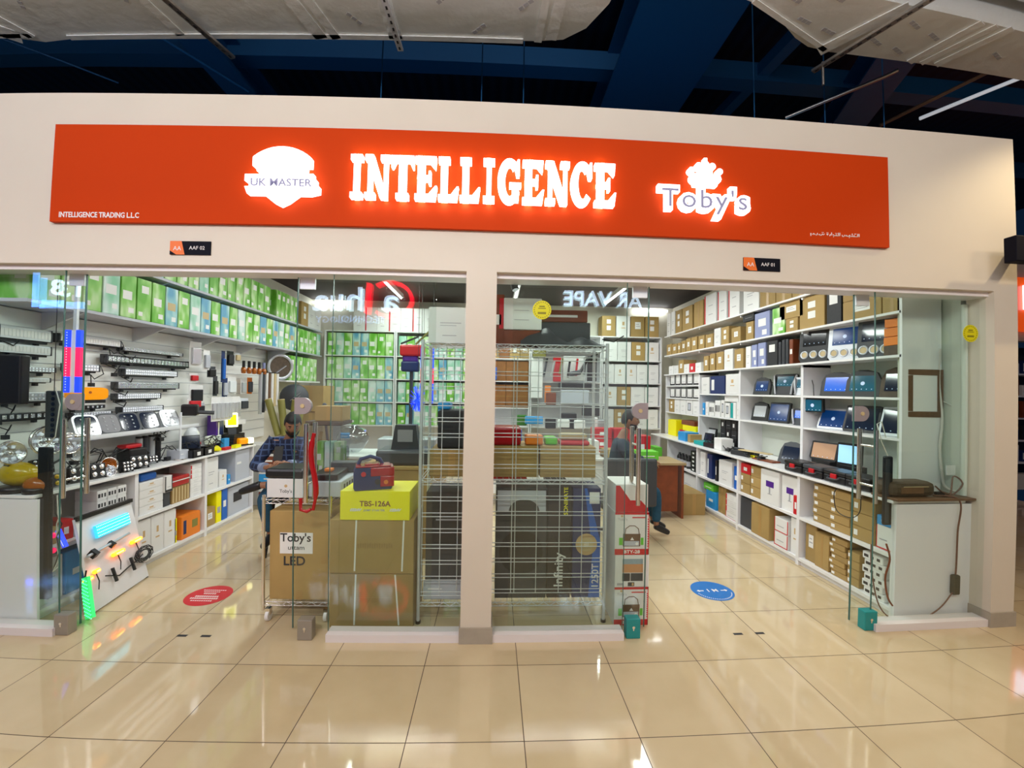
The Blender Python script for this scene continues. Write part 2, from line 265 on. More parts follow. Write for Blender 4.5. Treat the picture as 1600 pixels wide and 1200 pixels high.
def text(name, body, size, mn, parent, loc, rz=0, **k):
    o = text_mb(body, size, mn, **k).build(name, parent, loc, rz); return o
ORD = ['first', 'second', 'third', 'fourth', 'fifth', 'sixth', 'seventh', 'eighth', 'ninth', 'tenth', 'eleventh', 'twelfth', 'thirteenth', 'fourteenth', 'fifteenth', 'sixteenth', 'seventeenth', 'eighteenth', 'nineteenth', 'twentieth']
ORD += ['twenty-' + x for x in ORD[:9]] + ['thirtieth'] + ['thirty-' + x for x in ORD[:9]]
FACE = {'cam': 0.0, 'east': PI / 2, 'west': -PI / 2}     # east: faces +X (left wall); west: faces -X (right wall)
# decals: fractions of the front face
STY = {
 'green': ('green_print', [(.12, .42, .72, .62, 'label_white'), (.5, .12, .86, .24, 'label_white')]),
 'green2': ('green_print', [(.3, .66, .8, .84, 'label_white'), (.12, .1, .4, .2, 'label_white')]),
 'mint': ('mint_print', [(.15, .45, .8, .66, 'card_white'), (.55, .14, .85, .25, 'label_white')]),
 'bluep': ('blue_print', [(.15, .4, .8, .6, 'pale_wood'), (.5, .12, .85, .24, 'label_white')]),
 'kraft': ('kraft', [(.3, .38, .72, .72, 'label_white'), (.36, .5, .66, .53, 'print_grey'), (.36, .6, .6, .63, 'print_grey')]),
 'kraft2': ('kraft', [(.35, .62, .65, .82, 'label_white'), (.35, .3, .65, .52, 'label_white')]),
 'kraftplain': ('kraft', [(.42, .0, .58, 1, 'tape')]),
 'kraftflat': ('kraft', [(.06, .3, .24, .72, 'label_white')]),
 'white': ('card_white', [(.25, .55, .7, .57, 'print_grey'), (.25, .48, .6, .495, 'print_grey'), (.3, .2, .6, .22, 'print_grey')]),
 'white_logo': ('card_white', [(.42, .55, .58, .72, 'print_gold'), (.35, .4, .65, .44, 'print_gold')]),
 'white_red': ('card_white', [(.0, 0, .1, 1, 'red'), (.35, .6, .7, .62, 'print_grey'), (.35, .3, .7, .32, 'print_grey')]),
 'white_edge': ('card_white', [(0, 0, .12, 1, 'print_dark'), (.88, 0, 1, 1, 'print_dark'), (.12, 0, .88, .16, 'print_dark'), (.3, .3, .7, .33, 'print_grey')]),
 'redwhite': ('card_white', [(0, .0, .05, 1, 'red'), (.95, 0, 1, 1, 'red'), (0, 0, 1, .08, 'red'), (.2, .4, .7, .45, 'print_grey')]),
 'white_qr': ('card_white', [(.08, .3, .3, .7, 'print_dark'), (.4, .3, .55, .7, 'print_dark'), (.7, .3, .85, .7, 'print_dark')]),
 'black_label': ('black_matte', [(.2, .55, .75, .85, 'label_white')]), 'black_tag': ('black', [(.3, .3, .6, .7, 'label_white')]),
 'black': ('black_matte', [(.2, .45, .8, .48, 'print_grey')]), 'slim_black': ('charcoal', [(.3, .1, .7, .9, 'print_dark')]),
 'maroon': ('wood_red', [(.2, .4, .8, .6, 'label_white')]), 'blue_grey': ('blue_grey', [(.25, .45, .75, .75, 'label_white'), (.5, .1, .8, .3, 'label_white')]),
 'red': ('red', [(.3, .3, .65, .65, 'label_white')]), 'blue': ('blue', [(.25, .4, .75, .6, 'label_white')]), 'sky': ('sky_blue', [(.3, .4, .7, .55, 'label_white')]), 'navy': ('navy', [(.1, .2, .3, .8, 'card_white')]),
 'yellow': ('yellow', [(.2, .3, .8, .5, 'print_grey')]), 'orange': ('orange', [(.1, .2, .25, .8, 'navy'), (.55, .35, .85, .7, 'olive')]), 'teal': ('teal', [(.1, .5, .9, .7, 'card_white')]),
 'green_plain': ('green', [(.2, .4, .8, .5, 'card_white')]), 'brown_book': ('kraft_dark', [(.3, .05, .7, .95, 'pale_wood')]), 'grey': ('card_grey', [(.1, .55, .4, .62, 'card_white')]),
 'lamp_print': ('card_white', [(.30, .5, .72, .68, 'purple'), (.46, .3, .54, .5, 'print_grey'), (.4, .28, .62, .3, 'print_grey')]),
 'phone_print': ('card_white', [(.25, .25, .75, .8, 'print_dark'), (.32, .3, .68, .75, 'card_grey')]), 'teal_print': ('card_white', [(.0, 0, .5, 1, 'teal')]),
 'darkpanel': ('charcoal', []), 'wood': ('wood', [(.0, .48, 1, .5, 'kraft_dark')]),
}
_cc = {}
def carton_mesh(w, d, h, sty):
    k = (round(w, 3), round(d, 3), round(h, 3), sty)
    if k in _cc: return _cc[k]
    body, dec = STY[sty]; mb = MB(); b = 0.004 if min(w, h, d) > 0.05 else 0.001
    # chamfered box: 8 corners split so the carton's edges catch the light
    X, Y = w / 2, d; vs = []; 
    mb.box(-X + b, X - b, 0, Y, b, h - b, body)
    mb.box(-X, X, b, Y - b, b, h - b, body); mb.box(-X + b, X - b, b, Y - b, 0, h, body)
    if body in ('kraft', 'card_white') and h > .12:  # flap seam on top
        mb.box(-X + b, X - b, Y / 2 - .001, Y / 2 + .001, h, h + .0006, 'kraft_dark' if body == 'kraft' else 'print_grey')
    for i, (u0, v0, u1, v1, mn) in enumerate(dec):
        e = -0.0006 - 0.0003 * (i % 4)
        mb.box(-X + w * u0, -X + w * u1, e, 0.0005, h * v0 + (b if v0 == 0 else 0), h * v1 - (b if v1 == 1 else 0), mn)
    if sty.startswith('green') or sty in ('mint', 'bluep', 'kraft'):   # side label toward the glass
        mb.box(X - .0005, X + .0006, Y * .3, Y * .6, h * .4, h * .6, 'label_white')
        mb.box(-X - .0006, -X + .0005, Y * .3, Y * .6, h * .4, h * .6, 'label_white')
    me = mb.mesh('carton'); _cc[k] = me; return me
def carton(label, x, y, z, w, d, h, sty, face='cam', group=None, name='carton', cat='box', jit=0.0):
    o = link(name, carton_mesh(w, d, h, sty)); o.location = (x, y, z)
    o.name = {'green_print': 'printed_carton', 'mint_print': 'printed_carton', 'blue_print': 'printed_carton', 'kraft': 'kraft_carton', 'card_white': 'white_carton'}.get(STY[sty][0], 'coloured_carton')
    o.rotation_euler[2] = (FACE[face] if isinstance(face, str) else face) + (random.uniform(-jit, jit) if jit else 0)
    return tag(o, label, cat, group)
# ================================================================ SETTING
mb = MB(); mb.add([(-9, -9, 0), (9, -9, 0), (9, 9, 0), (-9, 9, 0)], [(0, 1, 2, 3)], 'tile'); struct('floor', mb)
# facade: header band, posts, return wall at the corner
YF = 0.24
mb = MB(); mb.box(-6.5, 3.91, YF, YF + 0.20, 2.62, 3.85, 'wall_paint')
mb.box(-0.39, -0.175, YF, YF + 0.20, 0, 2.62, 'wall_paint'); mb.box(3.70, 3.91, YF, YF + 0.20, 0, 2.62, 'wall_paint'); mb.box(-6.5, -6.0, YF, YF + .2, 0, 2.62, 'wall_paint')
mb.box(3.85, 3.91, YF + 0.2, 6.3, 0, 3.85, 'wall_paint'); struct('wall_front', mb)
mb = MB(); mb.box(-0.40, -0.165, YF - 0.012, YF + 0.21, 0, 0.115, 'base_stone'); struct('baseboard_front', mb)
mb = MB(); mb.box(3.69, 3.922, YF - 0.012, YF + 0.21, 0, 0.115, 'base_stone'); struct('baseboard_right', mb)
# shop shell
mb = MB(); mb.box(-4.06, -4.0, YF + 0.2, 6.2, 0, 3.8, 'inner_wall'); struct('wall_left', mb)
mb = MB(); mb.box(-4.06, 3.85, 6.1, 6.16, 0, 3.8, 'inner_wall'); struct('wall_back', mb)
mb = MB(); mb.box(-4.06, 3.85, YF + .2, 6.16, 3.60, 3.66, 'dark_ceiling'); struct('ceiling', mb)
mb = MB(); mb.box(3.66, 3.72, 0.68, 6.1, 0, 3.74, 'inner_wall'); mb.box(3.32, 3.68, 0.62, 0.68, 0, 3.74, 'gypsum')
for x, z in ((3.42, 2.45), (3.64, 2.3), (3.40, 1.95), (3.62, 1.8), (3.42, 1.2), (3.6, 1.1)): mb.disc((x, .6201, z), .006, (0, -1, 0), .0006, 'card_grey', 8)
struct('wall_right', mb)
mb = MB(); mb.box(3.70, 3.85, 0.47, 0.53, 0, 3.74, 'pale_panel'); mb.box(3.685, 3.70, .47, .68, 0, 3.74, 'pale_panel'); struct('trim_7', mb, 'pale panel return beside the corner post')
# kerbs under fixed panes and aluminium track under the header
for i, (a, b) in enumerate(((-6.0, -3.25), (-1.33, -0.40), (-0.165, 0.78), (2.73, 3.69))):
    mb = MB(); mb.box(a, b, YF + 0.005, YF + 0.12, 0, 0.055, 'trim_white'); struct('trim_%d' % (i + 1), mb)
    mb = MB(); mb.box(a, b, 0.292, 0.302, 0.055, 2.615, 'glass')
    ex = b if i in (0, 2) else a; mb.box(ex - .0012, ex + .0012, .291, .303, .055, 2.615, 'glass_edge'); struct('window_%d' % (i + 1), mb)
mb = MB(); mb.box(-6.0, -0.39, YF + .04, YF + .2, 2.585, 2.62, 'trim_white'); struct('trim_5', mb)
mb = MB(); mb.box(-0.175, 3.70, YF + .04, YF + .2, 2.585, 2.62, 'trim_white'); struct('trim_6', mb)
# sliding glass doors parked behind the fixed panes; > handle (outer, inner), lock
for i, (a, b, hx, side) in enumerate(((-4.2, -3.20, -3.28, 1), (-1.63, -0.62, -1.52, -1), (-0.05, 0.98, 0.895, 1), (2.65, 3.64, 2.79, -1))):
    mb = MB(); mb.box(a, b, 0.398, 0.408, 0.012, 2.60, 'glass')
    ex = b if side > 0 else a; mb.box(ex - .003, ex + .003, .397, .409, .012, 2.60, 'glass_edge'); d = struct('door_%d' % (i + 1), mb)
    for yy in (-0.055, 0.095):
        h = MB(); dx = (0.0 if yy < 0 else (0.03 if i in (0,) else 0.0))
        h.tube([(hx + dx, .40 + yy, .95), (hx + dx, .40 + yy, 1.52)], .017, 'chrome', 12)
        for z in (1.08, 1.39): h.tube([(hx + dx, .40 + yy, z), (hx + dx, .403, z)], .009, 'chrome', 8)
        h.build('handle', d)
    l = MB(); c = Vector((ex - side * .05, .392, 1.645)); pl = [(-.05, -.06), (.05, -.06), (.05, .06), (-.05, .06)]
    l.box(min(ex, ex - side * .055), max(ex, ex - side * .055), .389, .417, 1.585, 1.705, 'lock_grey'); l.disc((ex - side * .06, .3865, 1.645), .06, (0, 1, 0), .033, 'lock_grey', 28)
    l.disc((ex - side * .06, .380, 1.645), .015, (0, 1, 0), .0062, 'pale_wood', 12); l.build('lock', d)
    g = MB(); xg = ex - side * .07; g.box(xg - .055, xg + .055, .393, .413, 2.50, 2.585, 'zinc'); g.build('top_patch', d)
# floor guides for the sliding doors
for x, mn, lab in ((-3.21, 'guide_grey', 'grey metal door guide block by the coloured light stand'), (-1.485, 'guide_grey', 'grey metal door guide block in front of the wheeled wire trolley'),
                   (0.855, 'guide_teal', 'teal door guide block in front of the red and white boxes'), (2.71, 'guide_teal', 'teal door guide block beside the kraft boxes and hanging cable')):
    t = thing('door_guide', lab, 'door guide', (x, 0.30, 0), 0, 'floor guides of the sliding doors')
    mb = MB(); mb.box(-.052, .052, -.035, .035, 0, .145, mn); mb.build('housing', t, bevel=.006)
    mb = MB(); mb.disc((0, -.0355, .085), .010, (0, -1, 0), .004, 'chrome', 12); mb.box(-.004, .004, -.038, -.035, .06, .085, 'chrome'); mb.build('keyhole', t)
# ================================================================ FASCIA SIGN
board = tag(MB().box(-3.30, 2.77, YF - .03, YF - .002, 2.905, 3.60, 'orange_board').build('sign_board'), 'long orange fascia board with glowing white shop lettering above the doors', 'sign')
def slab_letter(ch, W, H, dp):
    """heavy slab-serif capital, unit cell W x H"""
    mb = MB(); s = W * .32; t = H * .13; cx = W / 2
    def R(x0, x1, z0, z1): mb.box(x0, x1, -dp, 0, z0, z1, 'sign_white')
    def P(poly): mb.prism(poly, (0, -dp, 0), (1, 0, 0), (0, 0, 1), (0, dp, 0), 'sign_white')
    if ch == 'I': R(cx - s / 2, cx + s / 2, 0, H); R(W * .12, W * .88, 0, t); R(W * .12, W * .88, H - t, H)
    if ch == 'N':
        R(W * .12, W * .28, 0, H); R(W * .76, W * .9, 0, H); P([(W * .02, H), (W * .34, H), (W * .9, 0), (W * .62, 0)]); R(0, W * .4, 0, t); R(W * .62, W * 1.0, H - t, H); R(0, W * .3, H - t, H)
    if ch == 'T': R(cx - s / 2, cx + s / 2, 0, H); R(0, W, H - t, H); R(W * .22, W * .78, 0, t); P([(0, H), (0, H * .72), (W * .07, H * .72), (W * .2, H - t)]); P([(W, H), (W * .8, H - t), (W * .93, H * .72), (W, H * .72)])
    if ch in 'EL':
        R(W * .12, W * .12 + s, 0, H); R(0, W * .92, 0, t); P([(W * .62, t), (W * .92, 0), (W, H * .32), (W * .92, H * .32)])
        if ch == 'E': R(0, W * .92, H - t, H); P([(W * .66, H - t), (W * .92, H * .72), (W * .96, H)]); R(W * .12, W * .7, H * .45, H * .56); R(W * .62, W * .72, H * .36, H * .66)
        else: R(0, W * .56, H - t, H)
    if ch in 'CG':
        n = 26; a0, a1 = math.radians(48), math.radians(318 if ch == 'C' else 330); out = []; inn = []
        for i in range(n + 1):
            a = a0 + (a1 - a0) * i / n; out.append((cx + W * .5 * math.cos(a), H / 2 + H * .52 * math.sin(a))); inn.append((cx + W * .02 + W * .2 * math.cos(a), H / 2 + H * .36 * math.sin(a)))
        for i in range(n): P([out[i], out[i + 1], inn[i + 1], inn[i]])
        P([(W * .80, H * .62), (W * .93, H * .62), (W * .93, H), (W * .84, H), (W * .72, H * .84)])
        if ch == 'G': R(W * .62, W * .9, 0.04 * H, H * .44); R(W * .5, W, H * .36, H * .46)
    return mb
x = -1.205; word = 'INTELLIGENCE'; wd = {'I': .112, 'N': .182, 'T': .165, 'E': .163, 'L': .150, 'G': .176, 'C': .170}
tot = sum(wd[c] for c in word); k = (1.86 - .004 * 11) / tot
for i, c in enumerate(word):
    W = wd[c] * k; o = slab_letter(c, W * .97, .305, .045).build('letter', board, (x, YF - .034, 3.085)); x += W + .004
# badge: arched double bars, ribbon with text, pointed foot
bx0, bz0 = -1.665, 3.235
def badge(scale, mn, y0, y1, nm):
    mb = MB()
    def P(pl): mb.prism([(a * scale, b * scale) for a, b in pl], (bx0, y0, bz0), (1, 0, 0), (0, 0, 1), (0, y1 - y0, 0), mn)
    n = 12; arc = lambda r, cx, cz, a0, a1: [(cx + r * math.cos(math.radians(a0 + (a1 - a0) * i / n)), cz + r * math.sin(math.radians(a0 + (a1 - a0) * i / n))) for i in range(n + 1)]
    P(arc(.30, 0, -.10, 132, 48) + [(.20, .06), (-.20, .06)]); P([(-.17, .07), (.17, .07), (.17, .025), (-.17, .025)]); P([(-.13, .03), (.13, .03), (.13, 0), (-.13, 0)])
    P([(-.25, .0), (.22, .01), (.22, -.035), (-.25, -.045)]); P([(-.22, -.04), (.24, -.03), (.24, -.085), (-.22, -.095)]); P([(-.25, -.085), (.26, -.075), (.26, -.12), (.2, -.135), (-.23, -.135)])
    P([(-.14, -.12), (.14, -.12), (.05, -.19), (0, -.215), (-.05, -.19)])
    return mb.build(nm, board)
b1 = badge(1.0, 'sign_white', YF - .075, YF - .03, 'badge'); 
t = text_mb('UK MASTER', .074, 'sign_grey', .0012, 0.0014, 1.08).build('lettering', b1, (bx0 + .0, YF - .077, bz0 - .058))
mb = MB()
for z, hw in ((.108, .05), (.055, .045)): mb.box(bx0 - hw, bx0 + hw, YF - .0775, YF - .0745, bz0 + z, bz0 + z + .008, 'sign_line')
mb.build('badge_lines', b1)
# crown and name to the right
cx, cz = 1.305, 3.345; mb = MB()
P = lambda pl: mb.prism(pl, (cx, YF - .07, cz), (1, 0, 0), (0, 0, 1), (0, .04, 0), 'sign_white')
P([(-.085, -.075), (.085, -.075), (.115, .03), (.06, -.01), (-.06, -.01), (-.115, .03)]); P([(-.06, -.03), (.06, -.03), (.045, .07), (0, .055), (-.045, .07)])
mb.disc((cx, YF - .07, cz + .08), .028, (0, 1, 0), .04, 'sign_white', 14); mb.box(cx - .012, cx + .012, YF - .07, YF - .03, cz + .08, cz + .13, 'sign_white')
for sx in (-1, 1): mb.disc((cx + sx * .105, YF - .07, cz + .035), .024, (0, 1, 0), .04, 'sign_white', 12); mb.disc((cx + sx * .05, YF - .07, cz + .07), .026, (0, 1, 0), .04, 'sign_white', 12); mb.disc((cx + sx * .082, YF - .07, cz - .02), .035, (0, 1, 0), .04, 'sign_white', 12)
mb.build('crown', board)
o = text_mb("Toby's", .225, 'sign_white', .02, .016, 1.0, gap=1.12).build('lettering', board, (1.30, YF - .05, 3.165))
o = text_mb("Toby's", .19, 'sign_grey', .001, .0, 1.1, gap=1.16).build('lettering', board, (1.30, YF - .0725, 3.165))
for s_, lx in (('T', 0), ): pass
o = text_mb('INTELLIGENCE TRADING L.L.C', .052, 'white_vinyl', .0008, .0011, .80, 'LEFT').build('lettering', board, (-3.235, YF - .032, 2.952))
# arabic company line, drawn as joined strokes with dots
mb = MB(); x = 2.52
def st(pts): mb.tube([(a, YF - .031, 2.972 + b) for a, b in pts], .0032, 'white_vinyl', 5)
def dots(x_, z_, n=1):
    for i in range(n): mb.disc((x_ + i * .009, YF - .0325, 2.972 + z_), .0032, (0, 1, 0), .001, 'white_vinyl', 6)
st([(x, .022), (x, 0)]); st([(x - .010, .022), (x - .012, 0), (x - .040, 0), (x - .041, .012)]); dots(x - .036, .02, 2); st([(x - .04, 0), (x - .055, .0), (x - .056, .022)]); st([(x - .055, 0), (x - .075, 0), (x - .082, .008), (x - .072, .01)]); dots(x - .08, -.009); st([(x - .08, 0), (x - .1, 0), (x - .1, .008), (x - .108, 0), (x - .116, .008), (x - .124, -.004), (x - .134, -.004), (x - .138, .008)])
st([(x - .155, .022), (x - .157, 0), (x - .167, 0), (x - .167, .022)]); st([(x - .166, 0), (x - .185, 0), (x - .186, .01)]); dots(x - .19, .017, 2); st([(x - .186, 0), (x - .205, .0), (x - .212, .008)]); dots(x - .207, -.009); st([(x - .222, .022), (x - .222, 0)]); st([(x - .232, .008), (x - .238, -.006)]); st([(x - .248, .01), (x - .256, 0), (x - .262, .008), (x - .248, .01)]); dots(x - .26, .018, 2)
st([(x - .28, .008), (x - .288, 0), (x - .296, .008), (x - .304, -.004), (x - .314, -.004), (x - .318, .006)]); dots(x - .298, .018, 2); dots(x - .326, 0); st([(x - .334, .012), (x - .338, .0), (x - .346, -.006)]); dots(x - .352, 0); st([(x - .36, .006), (x - .368, .008), (x - .366, 0), (x - .36, .002)]); dots(x - .376, 0); st([(x - .384, .006), (x - .39, .008), (x - .388, 0), (x - .388, -.012)])
mb.build('lettering', board)
def unit_badge(x0, txt, lab):
    o = tag(MB().box(x0, x0 + .285, YF - .008, YF - .001, 2.69, 2.785, 'badge_black').build('unit_number_plate'), lab, 'sign', 'unit number plates')
    mb = MB(); mb.prism([(0, .0), (.105, 0), (.08, .095), (0, .095)], (x0, YF - .0095, 2.69), (1, 0, 0), (0, 0, 1), (0, .0015, 0), 'badge_orange'); mb.prism([(0, 0), (.045, 0), (0, .028)], (x0, YF - .0105, 2.69), (1, 0, 0), (0, 0, 1), (0, .001, 0), 'badge_black'); mb.build('orange_panel', o)
    text_mb('AA', .042, 'white_vinyl', .0004).build('lettering', o, (x0 + .052, YF - .011, 2.732)); text_mb(txt, .036, 'white_vinyl', .0004).build('lettering', o, (x0 + .19, YF - .0095, 2.737))
unit_badge(-2.457, 'AAF 02', 'black and orange unit plate AAF 02 above the lamp aisle entrance'); unit_badge(1.622, 'AAF 01', 'black and orange unit plate AAF 01 above the screen aisle entrance')
# ================================================================ MALL CEILING ABOVE
mb = MB(); mb.add([(-14, -8, 6.9), (14, -8, 6.9), (14, 12, 6.9), (-14, 12, 6.9)], [(0, 1, 2, 3)], 'roof_sheet'); mb.box(-14, 14, 11.9, 12, 0, 6.9, 'deep_blue'); struct('ceiling_2', mb)
def steel(label, p, q, w, h, mn='blue_beam', flange=True):
    mb = MB(); 
    if flange: mb.bar(Vector(p) + Vector((0, 0, h / 2)), Vector(q) + Vector((0, 0, h / 2)), w, .03, mn); mb.bar(Vector(p) - Vector((0, 0, h / 2)), Vector(q) - Vector((0, 0, h / 2)), w, .03, mn); mb.bar(p, q, .05, h, mn)
    else: mb.bar(p, q, w, h, mn)
    tag(mb.build('roof_beam'), label, 'beam', 'blue painted steel roof beams')
steel('wide deep blue steel roof beam running away behind the duct ends, right of centre', (1.82, -4, 6.15), (1.90, 10, 6.15), 1.15, .5)
steel('narrower blue steel roof beam running away above the two-letter plate', (-3.80, -4, 6.1), (-3.85, 10, 6.1), .40, .4)
steel('horizontal blue steel roof beam crossing behind the others over the shop front', (-12, 2.85, 6.28), (9, 2.85, 6.28), .24, .26, flange=False)
steel('blue steel roof beam at the corner end of the shop front', (4.4, 1.3, 6.05), (7.6, 9.5, 6.05), .5, .35)
steel('thin horizontal blue purlin seen past the corner end of the shop', (3.6, 4.6, 6.3), (12, 4.6, 6.3), .2, .2, flange=False)
steel('slim blue bracing beam near the corner end of the shop front', (3.6, 1.2, 6.3), (3.2, 6.5, 6.3), .16, .16, flange=False)
def rods(label, pts, r=.006, mn='blue_beam', name='hanging_rod', cat='rod'):
    mb = MB(); mb.tube(pts, r, mn, 6); return tag(mb.build(name), label, cat, 'suspension rods and conduits under the roof')
rods('thin conduit slanting down toward the two-letter plate', [(-5.0, -.1, 5.6), (-3.4, 2.6, 5.55)], .014)
rods('thin conduit slanting at the far end of the fascia, beside the foil duct', [(-7.5, .3, 5.7), (-4.9, 2.4, 5.5)], .010)
for i, (x, lab) in enumerate(((-1.3, 'thin hanging rod above the first letters of the shop name'), (-.35, 'thin hanging rod above the middle letters of the shop name'), (.05, 'thin hanging rod above the last letters of the shop name'), (2.35, 'thin hanging rod above the crown logo'), (3.1, 'thin hanging rod above the end of the orange board'), (3.75, 'thin hanging rod above the corner of the shop front'))):
    rods(lab, [(x, 1.2, 4.0), (x, 1.2, 6.9)], .006)
rods('pale slanting pipe rising to the foil duct near the corner', [(2.75, 1.3, 4.62), (3.35, .78, 4.72), (3.42, .72, 4.74)], .016, 'steel_satin')
rods('bright slanting light trunking beyond the shop corner', [(4.6, 1.6, 4.95), (5.6, .9, 5.25)], .02, 'led_white', 'light_trunking', 'light')
rods('brown slanting pipe beyond the shop corner', [(4.2, 1.7, 4.9), (5.6, .8, 5.5)], .02, 'frame_brown')
def duct(lab, poly, z, hgt, seams, prints, group='foil wrapped air ducts'):
    t = thing('air_duct', lab, 'duct', (0, 0, 0), 0, group); mb = MB(); mb.prism(poly, (0, 0, z), (1, 0, 0), (0, 1, 0), (0, 0, hgt), 'foil'); mb.build('duct_body', t, bevel=.03)
    for p, q, wdt in seams:
        mb = MB(); mb.bar((*p, z - .006), (*q, z - .006), wdt * 1.5, .008, 'foil_tape'); mb.build('foil_tape', t)
    mb = MB()
    for x, y, a in prints:
        for kx in (-1, 0, 1): mb.bar((x + math.cos(a) * .045 * kx - .02 * math.cos(a), y + math.sin(a) * .045 * kx, z - .002), (x + math.cos(a) * .045 * kx + .018 * math.cos(a), y + math.sin(a) * (.045 * kx + .03), z - .002), .028, .002, 'print_grey')
    o = mb.build('printed_marks', t)
    return t
zd = 4.6
L = [(-7.5, .55), (-4.3, .60), (-3.95, .68), (-3.6, .64), (-2.2, .62), (.1, .55), (.32, .52), (.48, .40), (.60, .18), (.66, -.1), (.66, -3.0), (-7.5, -3.0)]
pr = [(-4.6 + .42 * i, .32 - .26 * (i % 2) - .02 * i, 2.0 if i < 8 else 0.9) for i in range(12)] + [(-6.2, .3, 1.3), (-5.6, .1, 1.3), (-.6, .2, 2.4), (.0, .22, 2.4), (-.35, .45, 2.4), (-1.3, .4, .9)]
duct('large silver foil air duct with taped seams above the left half of the sign', L, zd, .6, [((-4.75, .1), (-4.1, .62), .10), ((-4.4, -.4), (-4.0, .62), .05), ((-2.75, .60), (-2.95, -.6), .05), ((-1.62, .60), (-1.95, -.6), .07), ((-1.50, .60), (-1.8, -.6), .05), ((-1.02, .58), (-1.05, -.6), .07), ((.22, .52), (.30, -.6), .06), ((.12, .55), (.18, -.6), .04), ((-7.3, .52), (-4.0, .60), .03), ((-3.7, .63), (-.0, .55), .03)], pr)
RR = [(1.5, -1.2), (1.55, .06), (1.75, .11), (1.95, .22), (2.14, .34), (2.3, .41), (2.5, .44), (3.4, .47), (4.5, .52), (8.5, .6), (8.5, .30), (3.85, .06), (2.5, -.04), (2.1, -1.2)]
duct('silver foil air duct with a curved end above the right half of the sign', RR, zd, .5, [((2.42, .44), (2.75, -.02), .07), ((3.25, .46), (3.42, .03), .05), ((3.36, .46), (3.56, .04), .04), ((3.50, .46), (3.7, .04), .05), ((1.62, .06), (2.46, .42), .025)], [(2.1, .18, .3), (2.35, .25, .3), (2.8, .3, .4), (2.95, .12, .4), (3.05, .36, .4), (3.2, .2, .4), (3.9, .3, .4), (4.2, .22, .4), (1.9, .02, .3), (2.2, -.02, .3)])
tag(MB().prism([(2.55, -.10), (8.5, .22), (8.5, -1.6), (2.2, -1.6)], (0, 0, 4.75), (1, 0, 0), (0, 1, 0), (0, 0, .5), 'card_grey').build('duct_casing'), 'grey sheet metal duct casing lying beside the curved foil duct', 'duct')
def bracket(lab, p, q, mn='zinc'):
    mb = MB(); mb.bar(p, q, .045, .02, mn); d = (Vector(q) - Vector(p)); n = int(d.length / .06)
    for i in range(n): c = Vector(p) + d * (i + .5) / n; mb.bar(c - d.normalized() * .014 - Vector((0, 0, .011)), c + d.normalized() * .014 - Vector((0, 0, .011)), .014, .002, 'print_dark')
    tag(mb.build('strut_channel'), lab, 'bracket', 'steel channels carrying the ducts')
bracket('slotted steel channel crossing beneath the big foil duct above the first letters', (-.99, .62, 4.53), (-1.05, -.9, 4.53)); bracket('dark steel channel beneath the big foil duct beyond the two-letter plate', (-2.42, .75, 4.53), (-2.9, -.9, 4.53), 'steel_satin'); bracket('steel channel beneath the curved foil duct, its rod hanging down', (2.46, .56, 4.52), (2.95, -.6, 4.52), 'steel_satin')
rods('short threaded rod end hanging from the curved duct channel', [(2.50, .50, 4.36), (2.50, .50, 4.56)], .01, 'steel_satin')
# ================================================================ NEIGHBOUR AND OPPOSITE SIDE
mb = MB(); mb.box(5.2, 14, 4.6, 4.8, 2.9, 4.6, 'wall_paint'); mb.box(5.2, 5.5, 4.6, 4.8, 0, 2.9, 'wall_paint'); mb.box(5.5, 14, 5.6, 5.7, 0, 2.9, 'opposite_dark'); mb.box(5.2, 14, 4.6, 4.75, 0, .3, 'wall_paint'); struct('wall_neighbour', mb)
t = thing('neighbour_sign', 'glowing orange sign of the next shop seen past the corner post', 'sign'); MB().box(6.5, 13, 4.50, 4.59, 3.08, 4.12, 'neighbour_orange').build('board', t); text_mb('R', .62, 'neighbour_glow', .02, .02).build('letter', t, (10.12, 4.46, 3.70))
for k, z in enumerate((.45, .9, 1.35, 1.8, 2.25)):
    tag(MB().box(8.8, 13, 4.9, 5.5, z, z + .03, 'laminate').build('neighbour_shelf'), 'pale shelf of the next shop past the corner post, %s from its floor' % ORD[k], 'shelf', 'shelves of the next shop')
    for j in range(4):
        carton('dark packed box on the next shop\'s %s shelf, %s along' % (ORD[k], ORD[j]), 9.9 + j * .3, 5.0, z + .03, .2 + .05 * (j % 2), .3, .22 + .06 * ((j + k) % 3), ['black', 'maroon', 'white', 'navy'][(j + k) % 4], 'cam', 'stock in the next shop')
t = thing('projecting_sign', 'black box sign projecting from the corner of the fascia', 'sign'); MB().box(3.60, 4.35, .02, .10, 2.79, 2.98, 'badge_black').build('sign_box', t, bevel=.006); MB().box(3.80, 3.86, .10, .24, 2.86, 2.91, 'black').build('wall_bracket', t)
mb = MB(); mb.box(-14, 14, -9.1, -9, 0, 6.9, 'opposite_wall'); struct('wall_opposite', mb)
for k, x in enumerate((-6.4, -2.6, 1.2, 5.0)):
    mb = MB(); mb.box(x, x + 3.2, -8.99, -8.9, 0, 2.6, 'added_window_glow' if k in (0, 2) else 'opposite_dark'); struct('window_%d' % (5 + k), mb)  # glow added to two unseen windows for the glass and handles to mirror
def rsign(lab, body, x, z, size, mn, sx=1.0, bold=0.0):
    t = thing('illuminated_sign', lab, 'sign', (x, -8.86, z), PI); text_mb(body, size, mn, .02, bold, sx).build('letter', t, (0, 0, 0)); return t
